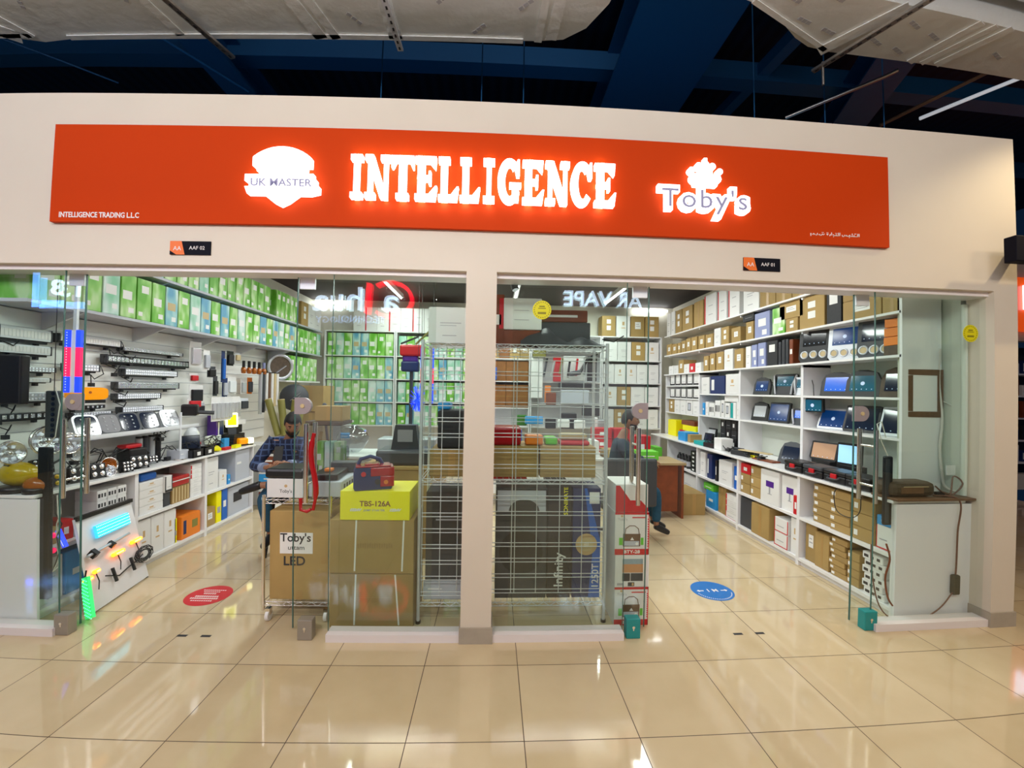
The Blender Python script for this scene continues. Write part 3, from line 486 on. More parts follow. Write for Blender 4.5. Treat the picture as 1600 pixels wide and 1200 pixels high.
# ================================================================ SHOP FITTINGS
def cabinet(lab, x0, x1, y0, y1, openside, group, zs=(.08, .51), top=.93, end=None):
    """open pigeon-hole unit; openside +1 opens toward +X, -1 toward -X"""
    t = thing('storage_cabinet', lab, 'cabinet', (0, 0, 0), 0, group); th = .02
    back = x0 if openside > 0 else x1
    for y in (y0, y1 - th): MB().box(x0, x1, y, y + th, 0, top, 'laminate').build('side_panel', t)
    bb = (back, back + .015) if openside > 0 else (back - .015, back)
    MB().box(*bb, y0 + th, y1 - th, .0, top, 'laminate').build('back_panel', t)
    for z in zs: MB().box(x0 + .001, x1 - .001, y0 + th, y1 - th, z - .03, z, 'laminate_edge').build('shelf', t)
    MB().box(*((x1 - .05, x1 - .03) if openside > 0 else (x0 + .03, x0 + .05)), y0 + th, y1 - th, 0, .05, 'laminate').build('plinth', t)
    return t
g = 'low cabinets along the lamp counter'
LY = (.40, 1.31, 2.29, 3.28)
for i, lab in enumerate(('low white open cabinet behind the coloured light stand', 'low white open cabinet holding the red case and orange box', 'low white open cabinet with the big grey box, next to the seated man')):
    cabinet(lab, -3.99, -3.55, LY[i] + .0, LY[i + 1], 1, g)
tag(MB().box(-3.995, -3.53, .38, 3.30, .93, .955, 'laminate_edge').build('worktop', bevel=.004), 'long white worktop crowded with vehicle lamps', 'worktop')
tag(MB().box(-3.99, -3.50, .375, .395, 0, .925, 'laminate').build('end_panel'), 'white counter end panel behind the glass by the blue light bar', 'panel')
g = 'low cabinets along the screen counter'
RY = (.42, 1.49, 2.60, 3.71, 4.83)
for i, lab in enumerate(('low white open cabinet packed with flat kraft boxes, nearest the glass', 'low white open cabinet with the solar lamp cartons', 'low white open cabinet with navy goods and a stack of white boxes', 'low white open cabinet behind the kraft box on the floor, black cans inside')):
    cabinet(lab, 3.03, 3.65, RY[i], RY[i + 1], -1, g)
tag(MB().box(3.00, 3.655, .40, 5.55, .93, .955, 'laminate_edge').build('worktop', bevel=.004), 'long white worktop carrying dashboard screens and black tool cases', 'worktop')
tag(MB().box(3.03, 3.80, .395, .418, 0, .925, 'laminate').build('end_panel'), 'wide white counter end panel behind the glass beside the corner post', 'panel')
tag(MB().box(3.00, 3.82, .36, .60, .957, .975, 'frame_brown').build('counter_board', bevel=.003), 'thin brown board lying on the counter end beneath a tangle of cables', 'board')
# right wall units: A..D
UY = (.61, 1.82, 3.04, 4.22, 5.60); X0, X1 = 3.31, 3.655
def upper(lab, y0, y1, zs, back=True):
    t = thing('shelving_unit', lab, 'shelves', (0, 0, 0), 0, 'wall shelving above the screen counter')
    for y in (y0, y1 - .02): MB().box(X0, X1, y, y + .02, .957, 2.125, 'laminate').build('side_panel', t)
    for z in zs: MB().box(X0 + .002, X1, y0 + .02, y1 - .02, z - .022, z, 'laminate_edge').build('shelf', t)
    if back: MB().box(X1 - .012, X1, y0 + .02, y1 - .02, .957, 2.125, 'pale_panel').build('back_panel', t)
upper('white wall unit with three rows of dashboard screens, nearest the glass', UY[0], UY[1], (1.42, 1.775))
upper('white wall unit with curved dashboard frames above an empty pale back', UY[1], UY[2], (1.42, 1.775))
upper('white wall unit with small gadget boxes above black cases', UY[2], UY[3], (1.42, 1.775))
upper('white wall unit with black-edged cartons in the far corner', UY[3], UY[4], (1.40, 1.68, 1.92))
g = 'long carton shelves on the screen wall'
for z, lab in ((2.145, 'long white shelf directly over the screen units'), (2.525, 'long shelf of kraft boxes on the screen wall, one below the topmost'), (2.915, 'topmost long shelf on the screen wall carrying tall cartons')):
    t = thing('wall_shelf', lab, 'shelf', (0, 0, 0), 0, g)
    MB().box(3.28, 3.655, .61, 5.62, z - .022, z, 'laminate_edge').build('board', t)
    for y in (1.8, 3.0, 4.2, 5.4): MB().box(3.30, 3.65, y, y + .02, z - .05, z - .022, 'zinc').build('bracket', t)
tag(MB().box(3.28, 3.655, .60, .625, .957, 2.95, 'laminate_edge').build('upright_panel'), 'tall white upright closing the screen shelves next to the framed notice', 'panel')
# left wall
for z, lab in ((2.395, 'lower long grey shelf under the row of green cartons'), (2.87, 'upper long grey shelf of green cartons just below the header')):
    t = thing('wall_shelf', lab, 'shelf', (0, 0, 0), 0, 'long shelves of green cartons')
    MB().box(-3.99, -3.585, .35, 5.65, z - .025, z, 'card_grey').build('board', t)
    for k in range(6): MB().prism([(0, 0), (.38, 0), (0, -.16)], (-3.985, .8 + k * .9, z - .026), (1, 0, 0), (0, 0, 1), (0, .02, 0), 'zinc').build('bracket', t)
t = thing('pegboard', 'white slatted display wall covered with light bars and blister packs', 'display wall')
mb = MB(); mb.box(-3.995, -3.965, .35, 4.3, .957, 2.36, 'peg_white'); mb.build('panel', t)
mb = MB()
for k in range(9): mb.box(-3.966, -3.960, .36, 4.29, 1.1 + k * .14, 1.106 + k * .14, 'silver_plastic')
mb.build('slot_rail', t)
tag(MB().box(-3.985, -3.60, 4.28, 5.62, 1.855, 1.88, 'laminate_edge').build('wall_shelf'), 'short shelf beneath the far green cartons above the seated man', 'shelf')
# back wall shelving
g = 'back wall shelving'
def backunit(lab, x0, x1, zs, z0=.0, z1=2.91, mn='laminate_edge'):
    t = thing('shelving_unit', lab, 'shelves', (0, 0, 0), 0, g)
    for x in (x0, x1 - .025): MB().box(x, x + .025, 5.66, 6.08, z0, z1, 'laminate').build('side_panel', t)
    for z in zs: MB().box(x0 + .025, x1 - .025, 5.655, 6.08, z - .02, z, mn).build('shelf', t)
    MB().box(x0, x1, 6.075, 6.09, z0, z1, 'laminate').build('back_panel', t)
backunit('back shelves full of green cartons behind the counter clutter', -3.55, -2.16, (1.04, 1.50, 1.96, 2.42, 2.91))
backunit('back shelves of green cartons seen through the tall wire rack', -2.15, -.45, (1.04, 1.50, 1.96, 2.42, 2.91))
backunit('back shelves of wood-coloured cartons seen behind the wire grid', -.44, .55, (1.04, 1.42, 1.96, 2.42, 2.91))
backunit('back shelves of hanging tools and bottles behind the wire grid', .56, 2.0, (1.04, 1.50, 1.96, 2.60, 2.91))
backunit('back shelves of white cartons beside the corner', 2.01, 3.25, (1.04, 1.50, 1.96, 2.42, 2.91))
# battens on the ceiling
for lx in (-2.0, 0.2, 2.0):
    for ly, nn in ((1.6, 'nearest the glass'), (3.2, 'halfway back'), (4.8, 'furthest back')):
        t = thing('ceiling_batten', 'white tube light fitting under the shop ceiling, %s, over the %s' % (nn, {-2.0: 'lamp aisle', .2: 'middle', 2.0: 'screen aisle'}[lx]), 'light', (lx, ly, 3.505), 0, 'ceiling tube lights')
        MB().box(-.04, .04, -.62, .62, .02, .10, 'trim_white').build('housing', t); mb = MB(); mb.tube([(0, -.6, .012), (0, .6, .012)], .013, 'batten_glow', 8); mb.build('tube', t)
for x0, x1, lab in ((-3.95, -3.3, 'glowing strip light high on the back wall above white cartons in the green corner'), (2.75, 3.5, 'glowing strip light high on the back wall above the kraft cartons corner')):
    tag(MB().box(x0, x1, 6.0, 6.03, 3.50, 3.54, 'batten_glow').build('strip_light'), lab, 'light')
# ================================================================ ROWS OF CARTONS
def row(fix, a0, a1, z, pitch, h, d, styles, face, labf, group, gap=.006, jit=.0, hv=.0):
    """cartons standing side by side from a0 to a1; fix = the shelf's front coordinate"""
    n = int(round((a1 - a0) / pitch)); p = (a1 - a0) / n
    for i in range(n):
        st = styles[i % len(styles)]
        if st is None: continue
        c = a0 + p * (i + .5); hh = h * (1 - hv * random.random()); pos = {'east': (fix, c), 'west': (fix, c), 'cam': (c, fix)}[face]
        carton(labf(st, i), *pos, z + .001, p - gap, d, hh, st, face, group, jit=jit)
CN = {'green': 'green', 'green2': 'bright green', 'mint': 'pale mint', 'bluep': 'pale blue', 'kraft': 'brown', 'kraft2': 'brown', 'kraftplain': 'plain brown', 'white': 'white', 'white_logo': 'white', 'white_red': 'red-edged white', 'white_edge': 'black-edged white',
      'redwhite': 'white and red', 'white_qr': 'printed white', 'black_label': 'black', 'black': 'black', 'black_tag': 'black', 'slim_black': 'slim black', 'maroon': 'maroon', 'blue_grey': 'blue-grey', 'red': 'red', 'blue': 'blue', 'sky': 'sky blue', 'navy': 'navy', 'yellow': 'yellow', 'orange': 'orange', 'teal': 'teal',
      'green_plain': 'plain green', 'brown_book': 'brown', 'grey': 'grey', 'lamp_print': 'white lamp', 'phone_print': 'white phone', 'teal_print': 'teal and white', 'darkpanel': 'dark', 'wood': 'wood-brown', 'kraftflat': 'flat brown'}
S1 = ['green', 'green', 'green2', 'mint', 'green', 'green2', 'green', 'bluep', 'green2', 'mint', 'bluep', 'green', 'bluep', 'green', 'mint', 'green2', 'green', 'bluep', 'green', 'bluep', 'mint', 'green', 'bluep', 'green2', 'green']
row(-3.60, .42, 5.60, 2.397, .178, .40, .30, S1, 'east', lambda s, i: '%s carton, %s from the glass on the lower lamp-wall shelf' % (CN[s], ORD[i]), 'printed cartons on the lower lamp-wall shelf', .012, .012)
S2 = ['mint', 'green', 'green2', 'mint', 'green', 'bluep', 'green2', 'green', 'green', 'mint', 'green2', 'green', 'green2', 'green2', 'green', 'green2', 'green2', 'green']
row(-3.60, .60, 3.72, 2.872, .178, .40, .30, S2, 'east', lambda s, i: '%s carton, %s from the glass on the upper lamp-wall shelf' % (CN[s], ORD[i]), 'printed cartons on the upper lamp-wall shelf', .012, .012)
row(-3.60, 3.90, 4.62, 2.872, .145, .42, .30, ['green2'], 'east', lambda s, i: 'bright green carton, %s beyond the gap on the upper lamp-wall shelf' % ORD[i], 'bright cartons after the gap', .01)
row(-3.60, 4.75, 5.6, 2.872, .28, .42, .3, ['kraft2', 'white', 'white'], 'east', lambda s, i: '%s corner carton, %s of three on the upper lamp-wall shelf' % (CN[s], ORD[i]), 'corner cartons on the upper lamp-wall shelf')
row(-3.62, 4.45, 5.5, 1.882, .15, .42, .3, ['green2', 'green', 'green2', 'green'], 'east', lambda s, i: '%s carton above the seated man, %s on the short shelf' % (CN[s], ORD[i]), 'cartons on the short shelf', .01)
bs = [['mint', 'bluep', 'mint', 'green2', 'green2', 'green', 'bluep', 'bluep'], ['bluep', 'bluep', 'mint', 'green', 'green2', 'green', 'mint', 'green2'], ['green2', 'green', 'mint', 'bluep', 'green2', 'green', 'green', 'bluep'], ['green', 'green2', 'green', 'bluep', 'bluep', 'green', 'mint', 'green']]
for r, z in enumerate((1.042, 1.502, 1.962, 2.422)):
    row(5.69, -3.50, -2.2, z, .163, .42 if r < 3 else .44, .30, bs[r][::-1] if r % 2 else bs[r], 'cam', lambda s, i: '%s carton on the back wall, level %s, %s from the lamp wall' % (CN[s], ORD[r], ORD[i]), 'green cartons on the back shelves', .010)
    row(5.69, -2.10, -.5, z, .16, .40, .30, ['mint', 'green', 'mint', 'green2', 'bluep'] if r % 2 else ['green', 'bluep', 'mint', 'mint'], 'cam', lambda s, i: '%s carton behind the tall wire rack, back shelf level %s, %s along' % (CN[s], ORD[r], ORD[i]), 'green cartons behind the rack', .010)
    row(5.69, 2.05, 3.2, z, [.23, .29, .24, .29][r], .38, .3, [['white', 'kraft2', 'white_edge', 'white'], ['white_logo', 'kraft2', 'white', 'white'], ['white', 'white_logo', 'white_logo', 'white'], ['white', 'white', 'kraft2', 'white_logo']][r], 'cam', lambda s, i: '%s carton near the back corner, %s level, %s from the man\'s side' % (CN[s], ORD[r], ORD[i]), 'cartons near the back corner', .010)
row(5.69, -3.0, -.9, 2.912, .235, .47, .3, ['white', 'white_red', 'white', 'white_red'], 'cam', lambda s, i: 'tall %s carton on top of the back green shelves, %s from the lamp wall' % (CN[s], ORD[i]), 'tall cartons on top of the back shelves', .006)
row(5.69, -.3, .55, 2.42, .2, .42, .3, ['kraft', 'wood', 'kraft2'], 'cam', lambda s, i: '%s carton behind the wire grid on its top back shelf, %s from the post' % (CN[s], ORD[i]), 'brown cartons behind the grid')
row(5.69, -.40, .52, 1.962, .23, .40, .3, ['wood'], 'cam', lambda s, i: 'wood-brown carton in the upper row behind the wire grid, %s from the post' % ORD[i], 'wood-brown cartons', .006)
row(5.69, -.40, .52, 1.422, .23, .46, .3, ['wood'], 'cam', lambda s, i: 'wood-brown carton in the lower row behind the wire grid, %s from the post' % ORD[i], 'wood-brown cartons', .006)
row(5.69, 2.0, 3.2, 2.912, .29, .42, .3, ['kraft2', 'white_logo', 'kraft', 'kraft2'], 'cam', lambda s, i: '%s carton on the very top of the back corner shelves, %s along' % (CN[s], ORD[i]), 'top cartons by the corner', .02)
# right wall rows, front face at x = 3.31, y positions read off the photo
def wrow(ys_, styles, z, hs, group, where, x=3.32, d=.28):
    for i, ((a, b), s, h) in enumerate(zip(ys_, styles, hs)):
        carton('%s box %s, %s from the glass' % (CN[s], where, ORD[i]), x, (a + b) / 2, z + .001, abs(b - a) - .008, d, h, s, 'west', group)
wrow([(1.71, 2.0), (2.0, 2.29), (2.29, 2.61), (2.62, 2.98), (3.07, 3.36), (3.40, 3.66), (3.70, 4.08), (4.12, 4.45), (4.5, 4.9), (4.92, 5.2), (5.22, 5.4), (5.42, 5.6)],
     ['kraftplain', 'kraftplain', 'kraftplain', 'white', 'white_red', 'white_red', 'white_red', 'kraftplain', 'kraft2', 'kraft2', 'white', 'white'], 2.917, [.36, .36, .36, .44, .46, .46, .48, .45, .44, .44, .46, .45], 'tall cartons on the topmost screen-wall shelf', 'on the topmost screen-wall shelf', d=.3)
wrow([(.63, .83), (.83, 1.27), (1.28, 1.48), (1.50, 1.88), (1.9, 2.11), (2.12, 2.36), (2.40, 2.72), (2.74, 2.92), (3.04, 3.28), (3.34, 3.56), (3.57, 3.77), (3.8, 4.04), (4.07, 4.28), (4.33, 4.54), (4.56, 4.74), (4.75, 4.94), (4.96, 5.10), (5.12, 5.34), (5.36, 5.6)],
     ['kraftplain', 'kraft', 'black_label', 'kraft2', 'kraft2', 'green', 'blue_grey', 'kraft', 'kraft', 'kraft2', 'white', 'kraft', 'kraft', 'kraft', 'kraft', 'kraft', 'kraft', 'kraft', 'kraft'], 2.527, [.34, .19, .37, .36, .16, .33, .33, .25, .22, .27, .28, .22, .23, .24, .24, .22, .2, .2, .22], 'boxes on the shelf below the topmost', 'on the shelf below the topmost')
carton('wide brown box lying on another with three printed papers, end of the kraft shelf', 3.32, 1.05, 2.72, .43, .28, .17, 'kraft', 'west', 'boxes on the shelf below the topmost')
carton('long brown box raised above the green carton on the kraft shelf', 3.32, 2.02, 2.69, .40, .28, .2, 'kraft', 'west', 'boxes on the shelf below the topmost')
carton('small black box on top of a brown one along the kraft shelf', 3.32, 2.86, 2.79, .26, .25, .1, 'black', 'west', 'boxes on the shelf below the topmost')
wrow([(1.98, 2.05), (2.06, 2.11), (2.12, 2.18), (2.19, 2.24), (2.25, 2.46), (2.48, 2.65), (2.66, 2.79), (2.8, 2.92), (2.97, 3.2), (3.23, 3.47), (3.49, 3.7), (3.73, 3.9), (3.93, 4.1)],
     ['maroon', 'slim_black', 'slim_black', 'slim_black', 'black_label', 'blue_grey', 'blue_grey', 'white', 'kraft', 'white_logo', 'kraft', 'kraft', 'kraft'], 2.147, [.29, .3, .3, .28, .31, .31, .3, .29, .28, .3, .28, .27, .25], 'boxes on the shelf over the screens', 'on the shelf directly over the screens')
for i in range(5): carton('black-edged white box in the upper row of the far corner unit, %s of five' % ORD[i], 3.33, 4.36 + i * .24, 1.921, .22, .25, .2, 'white_edge', 'west', 'black-edged boxes')
for i in range(5): carton('black-edged white box in the row below, far corner unit, %s of five' % ORD[i], 3.33, 4.36 + i * .24, 1.681, .22, .25, .17, 'white_edge', 'west', 'black-edged boxes')
for i, s in enumerate(['white', 'phone_print', 'white', 'white', 'kraft2']): carton('%s box in the third row of the far corner unit, %s along' % (CN[s], ORD[i]), 3.33, 4.36 + i * .25, 1.401, .235, .25, .25, s, 'west', 'mixed boxes in the corner unit')
for i, s in enumerate(['white', 'red', 'white', 'kraft', 'white', 'white']): carton('%s box on the long shelf above the far corner unit, %s along' % (CN[s], ORD[i]), 3.33, 4.30 + i * .22, 2.147, .205, .25, .16 if i != 3 else .25, s, 'west', 'small boxes over the corner unit')
for i, (a, b, s, h) in enumerate(((3.08, 3.44, 'white_logo', .30), (3.46, 3.9, 'navy', .28), (3.92, 4.18, 'white', .27))): carton('%s box in the upper niche of the gadget unit, %s from the glass' % (CN[s], ORD[i]), 3.33, (a + b) / 2, 1.776, b - a - .01, .27, h, s, 'west', 'boxes in the gadget unit')
for i, (a, b, s, h) in enumerate(((3.08, 3.15, 'white', .24), (3.16, 3.3, 'teal_print', .23), (3.32, 3.45, 'phone_print', .22), (3.47, 3.56, 'phone_print', .26), (3.58, 3.74, 'white_qr', .25), (3.76, 3.92, 'white_qr', .2), (3.94, 4.04, 'white', .22), (4.06, 4.14, 'sky', .2))): carton('small %s box in the gadget unit\'s lower niche, %s from the glass' % (CN[s], ORD[i]), 3.33, (a + b) / 2, 1.421, b - a - .006, .2, h, s, 'west', 'boxes in the gadget unit')
carton('flat white carton lying on the small gadget boxes', 3.34, 3.3, 1.66, .36, .2, .09, 'white', 'west', 'boxes in the gadget unit')
# -------- right counter cubbies (front x = 3.03)
XR_ = 3.06
for k, (n, z, y0) in enumerate(((5, .51, .98), (5, .51, 1.22))):
    for i in range(n): carton('flat brown carton, near cabinet, upper niche, %s column, %s from below' % (['first', 'second'][k], ORD[i]), XR_ + .02 * k, y0 + (.01 * (i % 2)), z + .001 + i * .076, .235, .35, .074, 'kraftflat', 'west', 'flat kraft cartons')
for i in range(3): carton('bulky brown carton, near cabinet, upper niche, glass end, %s from below' % ORD[i], XR_, .73, .511 + i * .12, .22, .35, .118, 'kraftflat', 'west', 'bulky kraft cartons')
for i, s in enumerate(['redwhite', 'sky']): carton('%s box behind the teal guide in the near cabinet, %s from below' % (CN[s], ORD[i]), XR_, .53, .511 + i * .2, .14, .25, (.198, .08)[i], s, 'west', 'small boxes by the glass')
for i in range(7): carton('brown carton with white paper, near cabinet, lower stack, %s from below' % ORD[i], XR_, .98 + .015 * (i % 3), .081 + i * .052, .19, .3, .051, 'kraftflat', 'west', 'kraft cartons in the lower niche')
carton('tall brown carton in the near cabinet\'s lower niche', XR_, 1.19, .081, .18, .35, .34, 'kraftplain', 'west'); carton('tall brown carton with label against the divider, near cabinet lower niche', XR_ + .02, 1.36, .081, .15, .35, .38, 'kraft', 'west')
for i in range(6): carton('small white printed carton in the pile by the teal guide, %s from below' % ORD[i], XR_ - .01, .60 + .02 * (i % 2), .081 + i * .06, .2, .3, .059, 'white_qr', 'west', 'white cartons by the teal guide')
for i in range(4): carton('small brown carton beside the white pile, near cabinet, %s from below' % ORD[i], XR_, .82, .081 + i * .075, .13, .3, .074, 'kraftflat', 'west', 'small kraft cartons beside the white pile')
for i in range(3):
    for j in range(2): carton('%s carton, solar lamp cabinet, upper stack, column %s, %s from below' % ('red' if (i == 2 and j) else 'brown', ['one', 'two'][j], ORD[i]), XR_, 2.26 + j * .215, .511 + i * .125, .205, .35, .124, 'red' if (i == 2 and j) else 'kraftflat', 'west', 'stack in the solar lamp cabinet')
carton('large white carton with a purple solar lamp picture, in front of the brown stack', XR_ - .02, 1.97, .511, .33, .35, .385, 'lamp_print', 'west', 'solar lamp cartons'); carton('large white carton with a purple solar lamp picture, next to the red box', XR_, 1.66, .511, .26, .35, .375, 'lamp_print', 'west', 'solar lamp cartons'); carton('small red box at the divider beside the solar lamp carton', XR_ - .02, 1.54, .511, .075, .1, .2, 'red', 'west')
carton('dark slab standing in the solar lamp cabinet\'s lower niche', XR_, 2.44, .081, .26, .3, .37, 'darkpanel', 'west'); carton('big brown carton pulled forward in the solar lamp cabinet\'s lower niche', XR_ - .03, 2.12, .081, .34, .4, .37, 'kraftplain', 'west')
for i in range(2): carton('white and red box in the solar lamp cabinet\'s lower niche, %s' % ('underneath' if i == 0 else 'on top'), XR_ - .02, 1.76, .081 + i * .16, .22, .3, .158, 'redwhite', 'west', 'pair of white and red boxes')
carton('narrow white carton against the divider, lower niche by the white and red pair', XR_, 1.57, .081, .12, .3, .38, 'white_logo', 'west')
for i, (a, b, s, h) in enumerate(((2.63, 2.74, 'blue', .3), (2.78, 3.12, 'white', .33), (3.16, 3.22, 'black_tag', .3), (3.30, 3.45, 'navy', .36), (3.5, 3.66, 'white', .36))): carton('%s box in the navy cabinet\'s upper niche, %s from the glass' % (CN[s], ORD[i]), XR_, (a + b) / 2, .511, b - a - .008, .3, h, s, 'west', 'boxes in the navy cabinet')
for i in range(4): carton('small white box stacked in the navy cabinet\'s lower niche, %s from below' % ORD[i], XR_, 2.78, .081 + i * .082, .28, .3, .08, 'redwhite' if i == 0 else 'white_red', 'west', 'small white boxes in the navy cabinet')
carton('brown box standing in the navy cabinet\'s lower niche', XR_ + .02, 3.05, .081, .2, .3, .37, 'kraftplain', 'west'); carton('blue box in the navy cabinet\'s lower niche', XR_, 3.32, .081, .28, .3, .25, 'sky', 'west'); carton('green box on the blue one in the navy cabinet\'s lower niche', XR_, 3.40, .333, .28, .3, .09, 'green_plain', 'west')
carton('open white carton in the far cabinet\'s lower niche', XR_, 4.05, .081, .5, .35, .34, 'white', 'west'); carton('dark carton in the far cabinet\'s lower niche', XR_, 4.52, .081, .3, .35, .3, 'darkpanel', 'west')
for i in range(4):
    t = thing('canister', 'black canister in the far cabinet\'s upper niche, %s from its label stack' % ORD[i], 'canister', (3.12, 4.15 + i * .12, .511), 0, 'black canisters'); mb = MB(); mb.lathe([(0, 0), (.045, 0), (.045, .16), (.02, .2), (.02, .22), (0, .22)], (0, 0, 0), (0, 0, 1), 'black', 12); mb.build('body', t); mb = MB(); mb.lathe([(.046, .04), (.046, .12)], (0, 0, 0), (0, 0, 1), 'print_grey', 12); mb.build('label', t)
for i in range(5): carton('black carton with a white tag stacked in the far cabinet\'s upper niche, %s from below' % ORD[i], XR_, 3.88, .511 + i * .066, .2, .2, .065, 'black_tag', 'west', 'black tagged cartons')
carton('large plain brown carton standing on the floor in front of the far cabinet', 2.765, 3.24, .0, .34, .62, .31, 'kraftplain', 'cam')
# -------- left counter cubbies (front x = -3.55)
XL_ = -3.575
for i in range(4): carton('white carton with gold mark stacked beneath the blue bag, %s from below' % ORD[i], XL_, 1.52, .511 + i * .078, .30, .3, .077, 'white_logo', 'east', 'white cartons beneath the blue bag')
tag(MB().box(-3.86, -3.60, 1.42, 1.62, .825, .895, 'blue').build('soft_bag', bevel=.02), 'blue soft bag squeezed above the white cartons', 'bag')
carton('tall white carton sticking out beside the gold-marked stack', XL_ + .02, 1.72, .66, .10, .3, .17, 'white_edge', 'east'); carton('dark green upright box beneath the protruding white carton', XL_, 1.72, .511, .09, .3, .148, 'darkpanel', 'east')
for i in range(6): carton('thin brown book-like box beneath the red case, %s from the white stack' % ORD[i], XL_, 2.03 - i * .044, .511, .042, .25, .17, 'brown_book', 'east', 'thin brown boxes')
t = thing('tool_case', 'red plastic case lying on the thin brown boxes', 'case', (-3.70, 1.90, .684)); MB().box(-.12, .125, -.15, .15, 0, .06, 'red_gloss').build('body', t, bevel=.01); MB().box(-.12, .127, -.152, .152, .062, .105, 'red_gloss').build('lid', t, bevel=.012); MB().box(.118, .13, -.15, .15, .058, .064, 'label_white').build('seam', t)
for i in range(7): carton('thin white box in the stack beside the red case, %s from below' % ORD[i], XL_, 2.16, .511 + i * .052, .18, .25, .051, 'white_red' if i > 3 else 'white', 'east', 'thin white boxes by the red case')
for i in range(3): carton('large white carton in the lower niche beside the orange box, %s from the glass' % ORD[i], XL_, 1.43 + i * .17, .081, .165, .35, .37, 'white_logo', 'east', 'large white cartons in the lower niche')
carton('slim yellow box between the white cartons and the orange box', XL_, 1.85, .081, .03, .25, .26, 'yellow', 'east')
carton('orange carton with a dark picture and green label in the lower niche', XL_ + .01, 2.07, .081, .30, .3, .25, 'orange', 'east')
for i, (a, b, z, h, s) in enumerate(((2.31, 2.55, .511, .39, 'white'), (2.57, 2.72, .511, .20, 'white_logo'), (2.74, 2.80, .511, .12, 'sky'), (2.9, 3.22, .511, .40, 'grey'))): carton('%s box in the upper niche next to the seated man, %s from the glass' % (CN[s], ORD[i]), XL_, (a + b) / 2, z, b - a, .3, h, s, 'east', 'boxes beside the seated man')
for i, (a, b, h, s) in enumerate(((2.31, 2.50, .22, 'kraft'), (2.52, 2.62, .38, 'yellow'), (2.63, 2.74, .40, 'blue'))): carton('%s box in the lower niche next to the big grey one, %s from the glass' % (CN[s], ORD[i]), XL_, (a + b) / 2, .081, b - a, .3, h, s, 'east', 'boxes beside the grey one')
t = thing('amplifier_box', 'large light grey box with a black grille in the last lamp cabinet', 'box', (-3.59, 3.01, .081)); MB().box(-.3, 0, -.23, .23, 0, .36, 'card_grey').build('body', t, bevel=.01); MB().box(-.002, .004, -.12, .06, .16, .28, 'print_dark').build('grille', t)
for i in range(3):
    for j in range(4): carton('small white box behind the light stand, column %s, %s from below' % (['one', 'two', 'three'][i], ORD[j]), XL_, .98 + i * .1, .511 + j * .085, .095, .2, .084, 'white_qr', 'east', 'small white boxes behind the light stand')
for i, s in enumerate(['sky', 'kraft', 'red', 'grey']): carton('%s packet jumbled in the cabinet behind the light stand' % CN[s], XL_ - .05, .50 + i * .11, .511, .1, .2, .16 - .03 * (i % 2), s, 'east', 'packets behind the light stand', jit=.2)
for i in range(3): carton('blue and white carton in the lower niche behind the light stand, %s from the glass' % ORD[i], XL_ - .02, .56 + i * .22, .081, .2, .3, .34, ['white', 'sky', 'white_qr'][i], 'east', 'cartons low behind the light stand')
# ================================================================ GADGETS
def light_bar(lab, p, L, h=.05, kind='chrome', rz=PI / 2, d=.07, grp='light bars on the display wall', tilt=0):
    """long vehicle light bar; p = centre, faces -Y before turning"""
    t = thing('light_bar', lab, 'light bar', p, rz, grp, tilt)
    body = {'chrome': 'silver_plastic', 'black': 'black', 'tube': 'clear_plastic', 'leds': 'silver_plastic'}[kind]
    mb = MB(); mb.box(-L / 2, L / 2, -d * .3, d * .7, -h / 2, h / 2, body); mb.box(-L / 2 - .012, -L / 2, -d * .35, d * .7, -h * .55, h * .55, 'charcoal'); mb.box(L / 2, L / 2 + .012, -d * .35, d * .7, -h * .55, h * .55, 'charcoal')
    mb.box(-L / 2, L / 2, d * .1, d * .75, -h * .75, -h / 2, 'black'); mb.build('housing', t, bevel=.003)
    mb = MB(); n = max(4, int(L / (.045 if kind == 'black' else .026)))
    for i in range(n):
        x = -L / 2 + L * (i + .5) / n
        for zz in ((-.22, .22) if kind in ('leds', 'chrome') else (0,)):
            r = h * (.13 if kind in ('leds', 'chrome') else .30)
            mb.box(x - min(r, L / n * .42), x + min(r, L / n * .42), -d * .34, -d * .28, h * zz - r, h * zz + r, 'led_white' if kind == 'leds' else ('reflector' if kind != 'tube' else 'card_white'))
    mb.build('lens_row', t)
    for sx in (-1, 1):
        mb = MB(); mb.box(sx * L * .36 - .012, sx * L * .36 + .012, d * .5, d * .95, -h * .8 - .02, -h * .4, 'charcoal'); mb.build('bracket', t)
    e = -1 if random.random() < .6 else 1; q = random.uniform(.04, .1); mb = MB(); mb.tube([(e * L / 2, d * .4, 0), (e * (L / 2 + .03), -.01, .02), (e * (L / 2 + .05), -.02, -.05), (e * (L / 2 - q), -.03, -.10), (e * (L / 2 - q * 1.5), -.02, -.06), (e * (L / 2 - q), 0, -.14)], .0045, 'black', 6); mb.box(e * (L / 2 - q) - .018, e * (L / 2 - q) + .018, -.02, .015, -.17, -.135, 'black'); mb.build('cable', t)
    return t
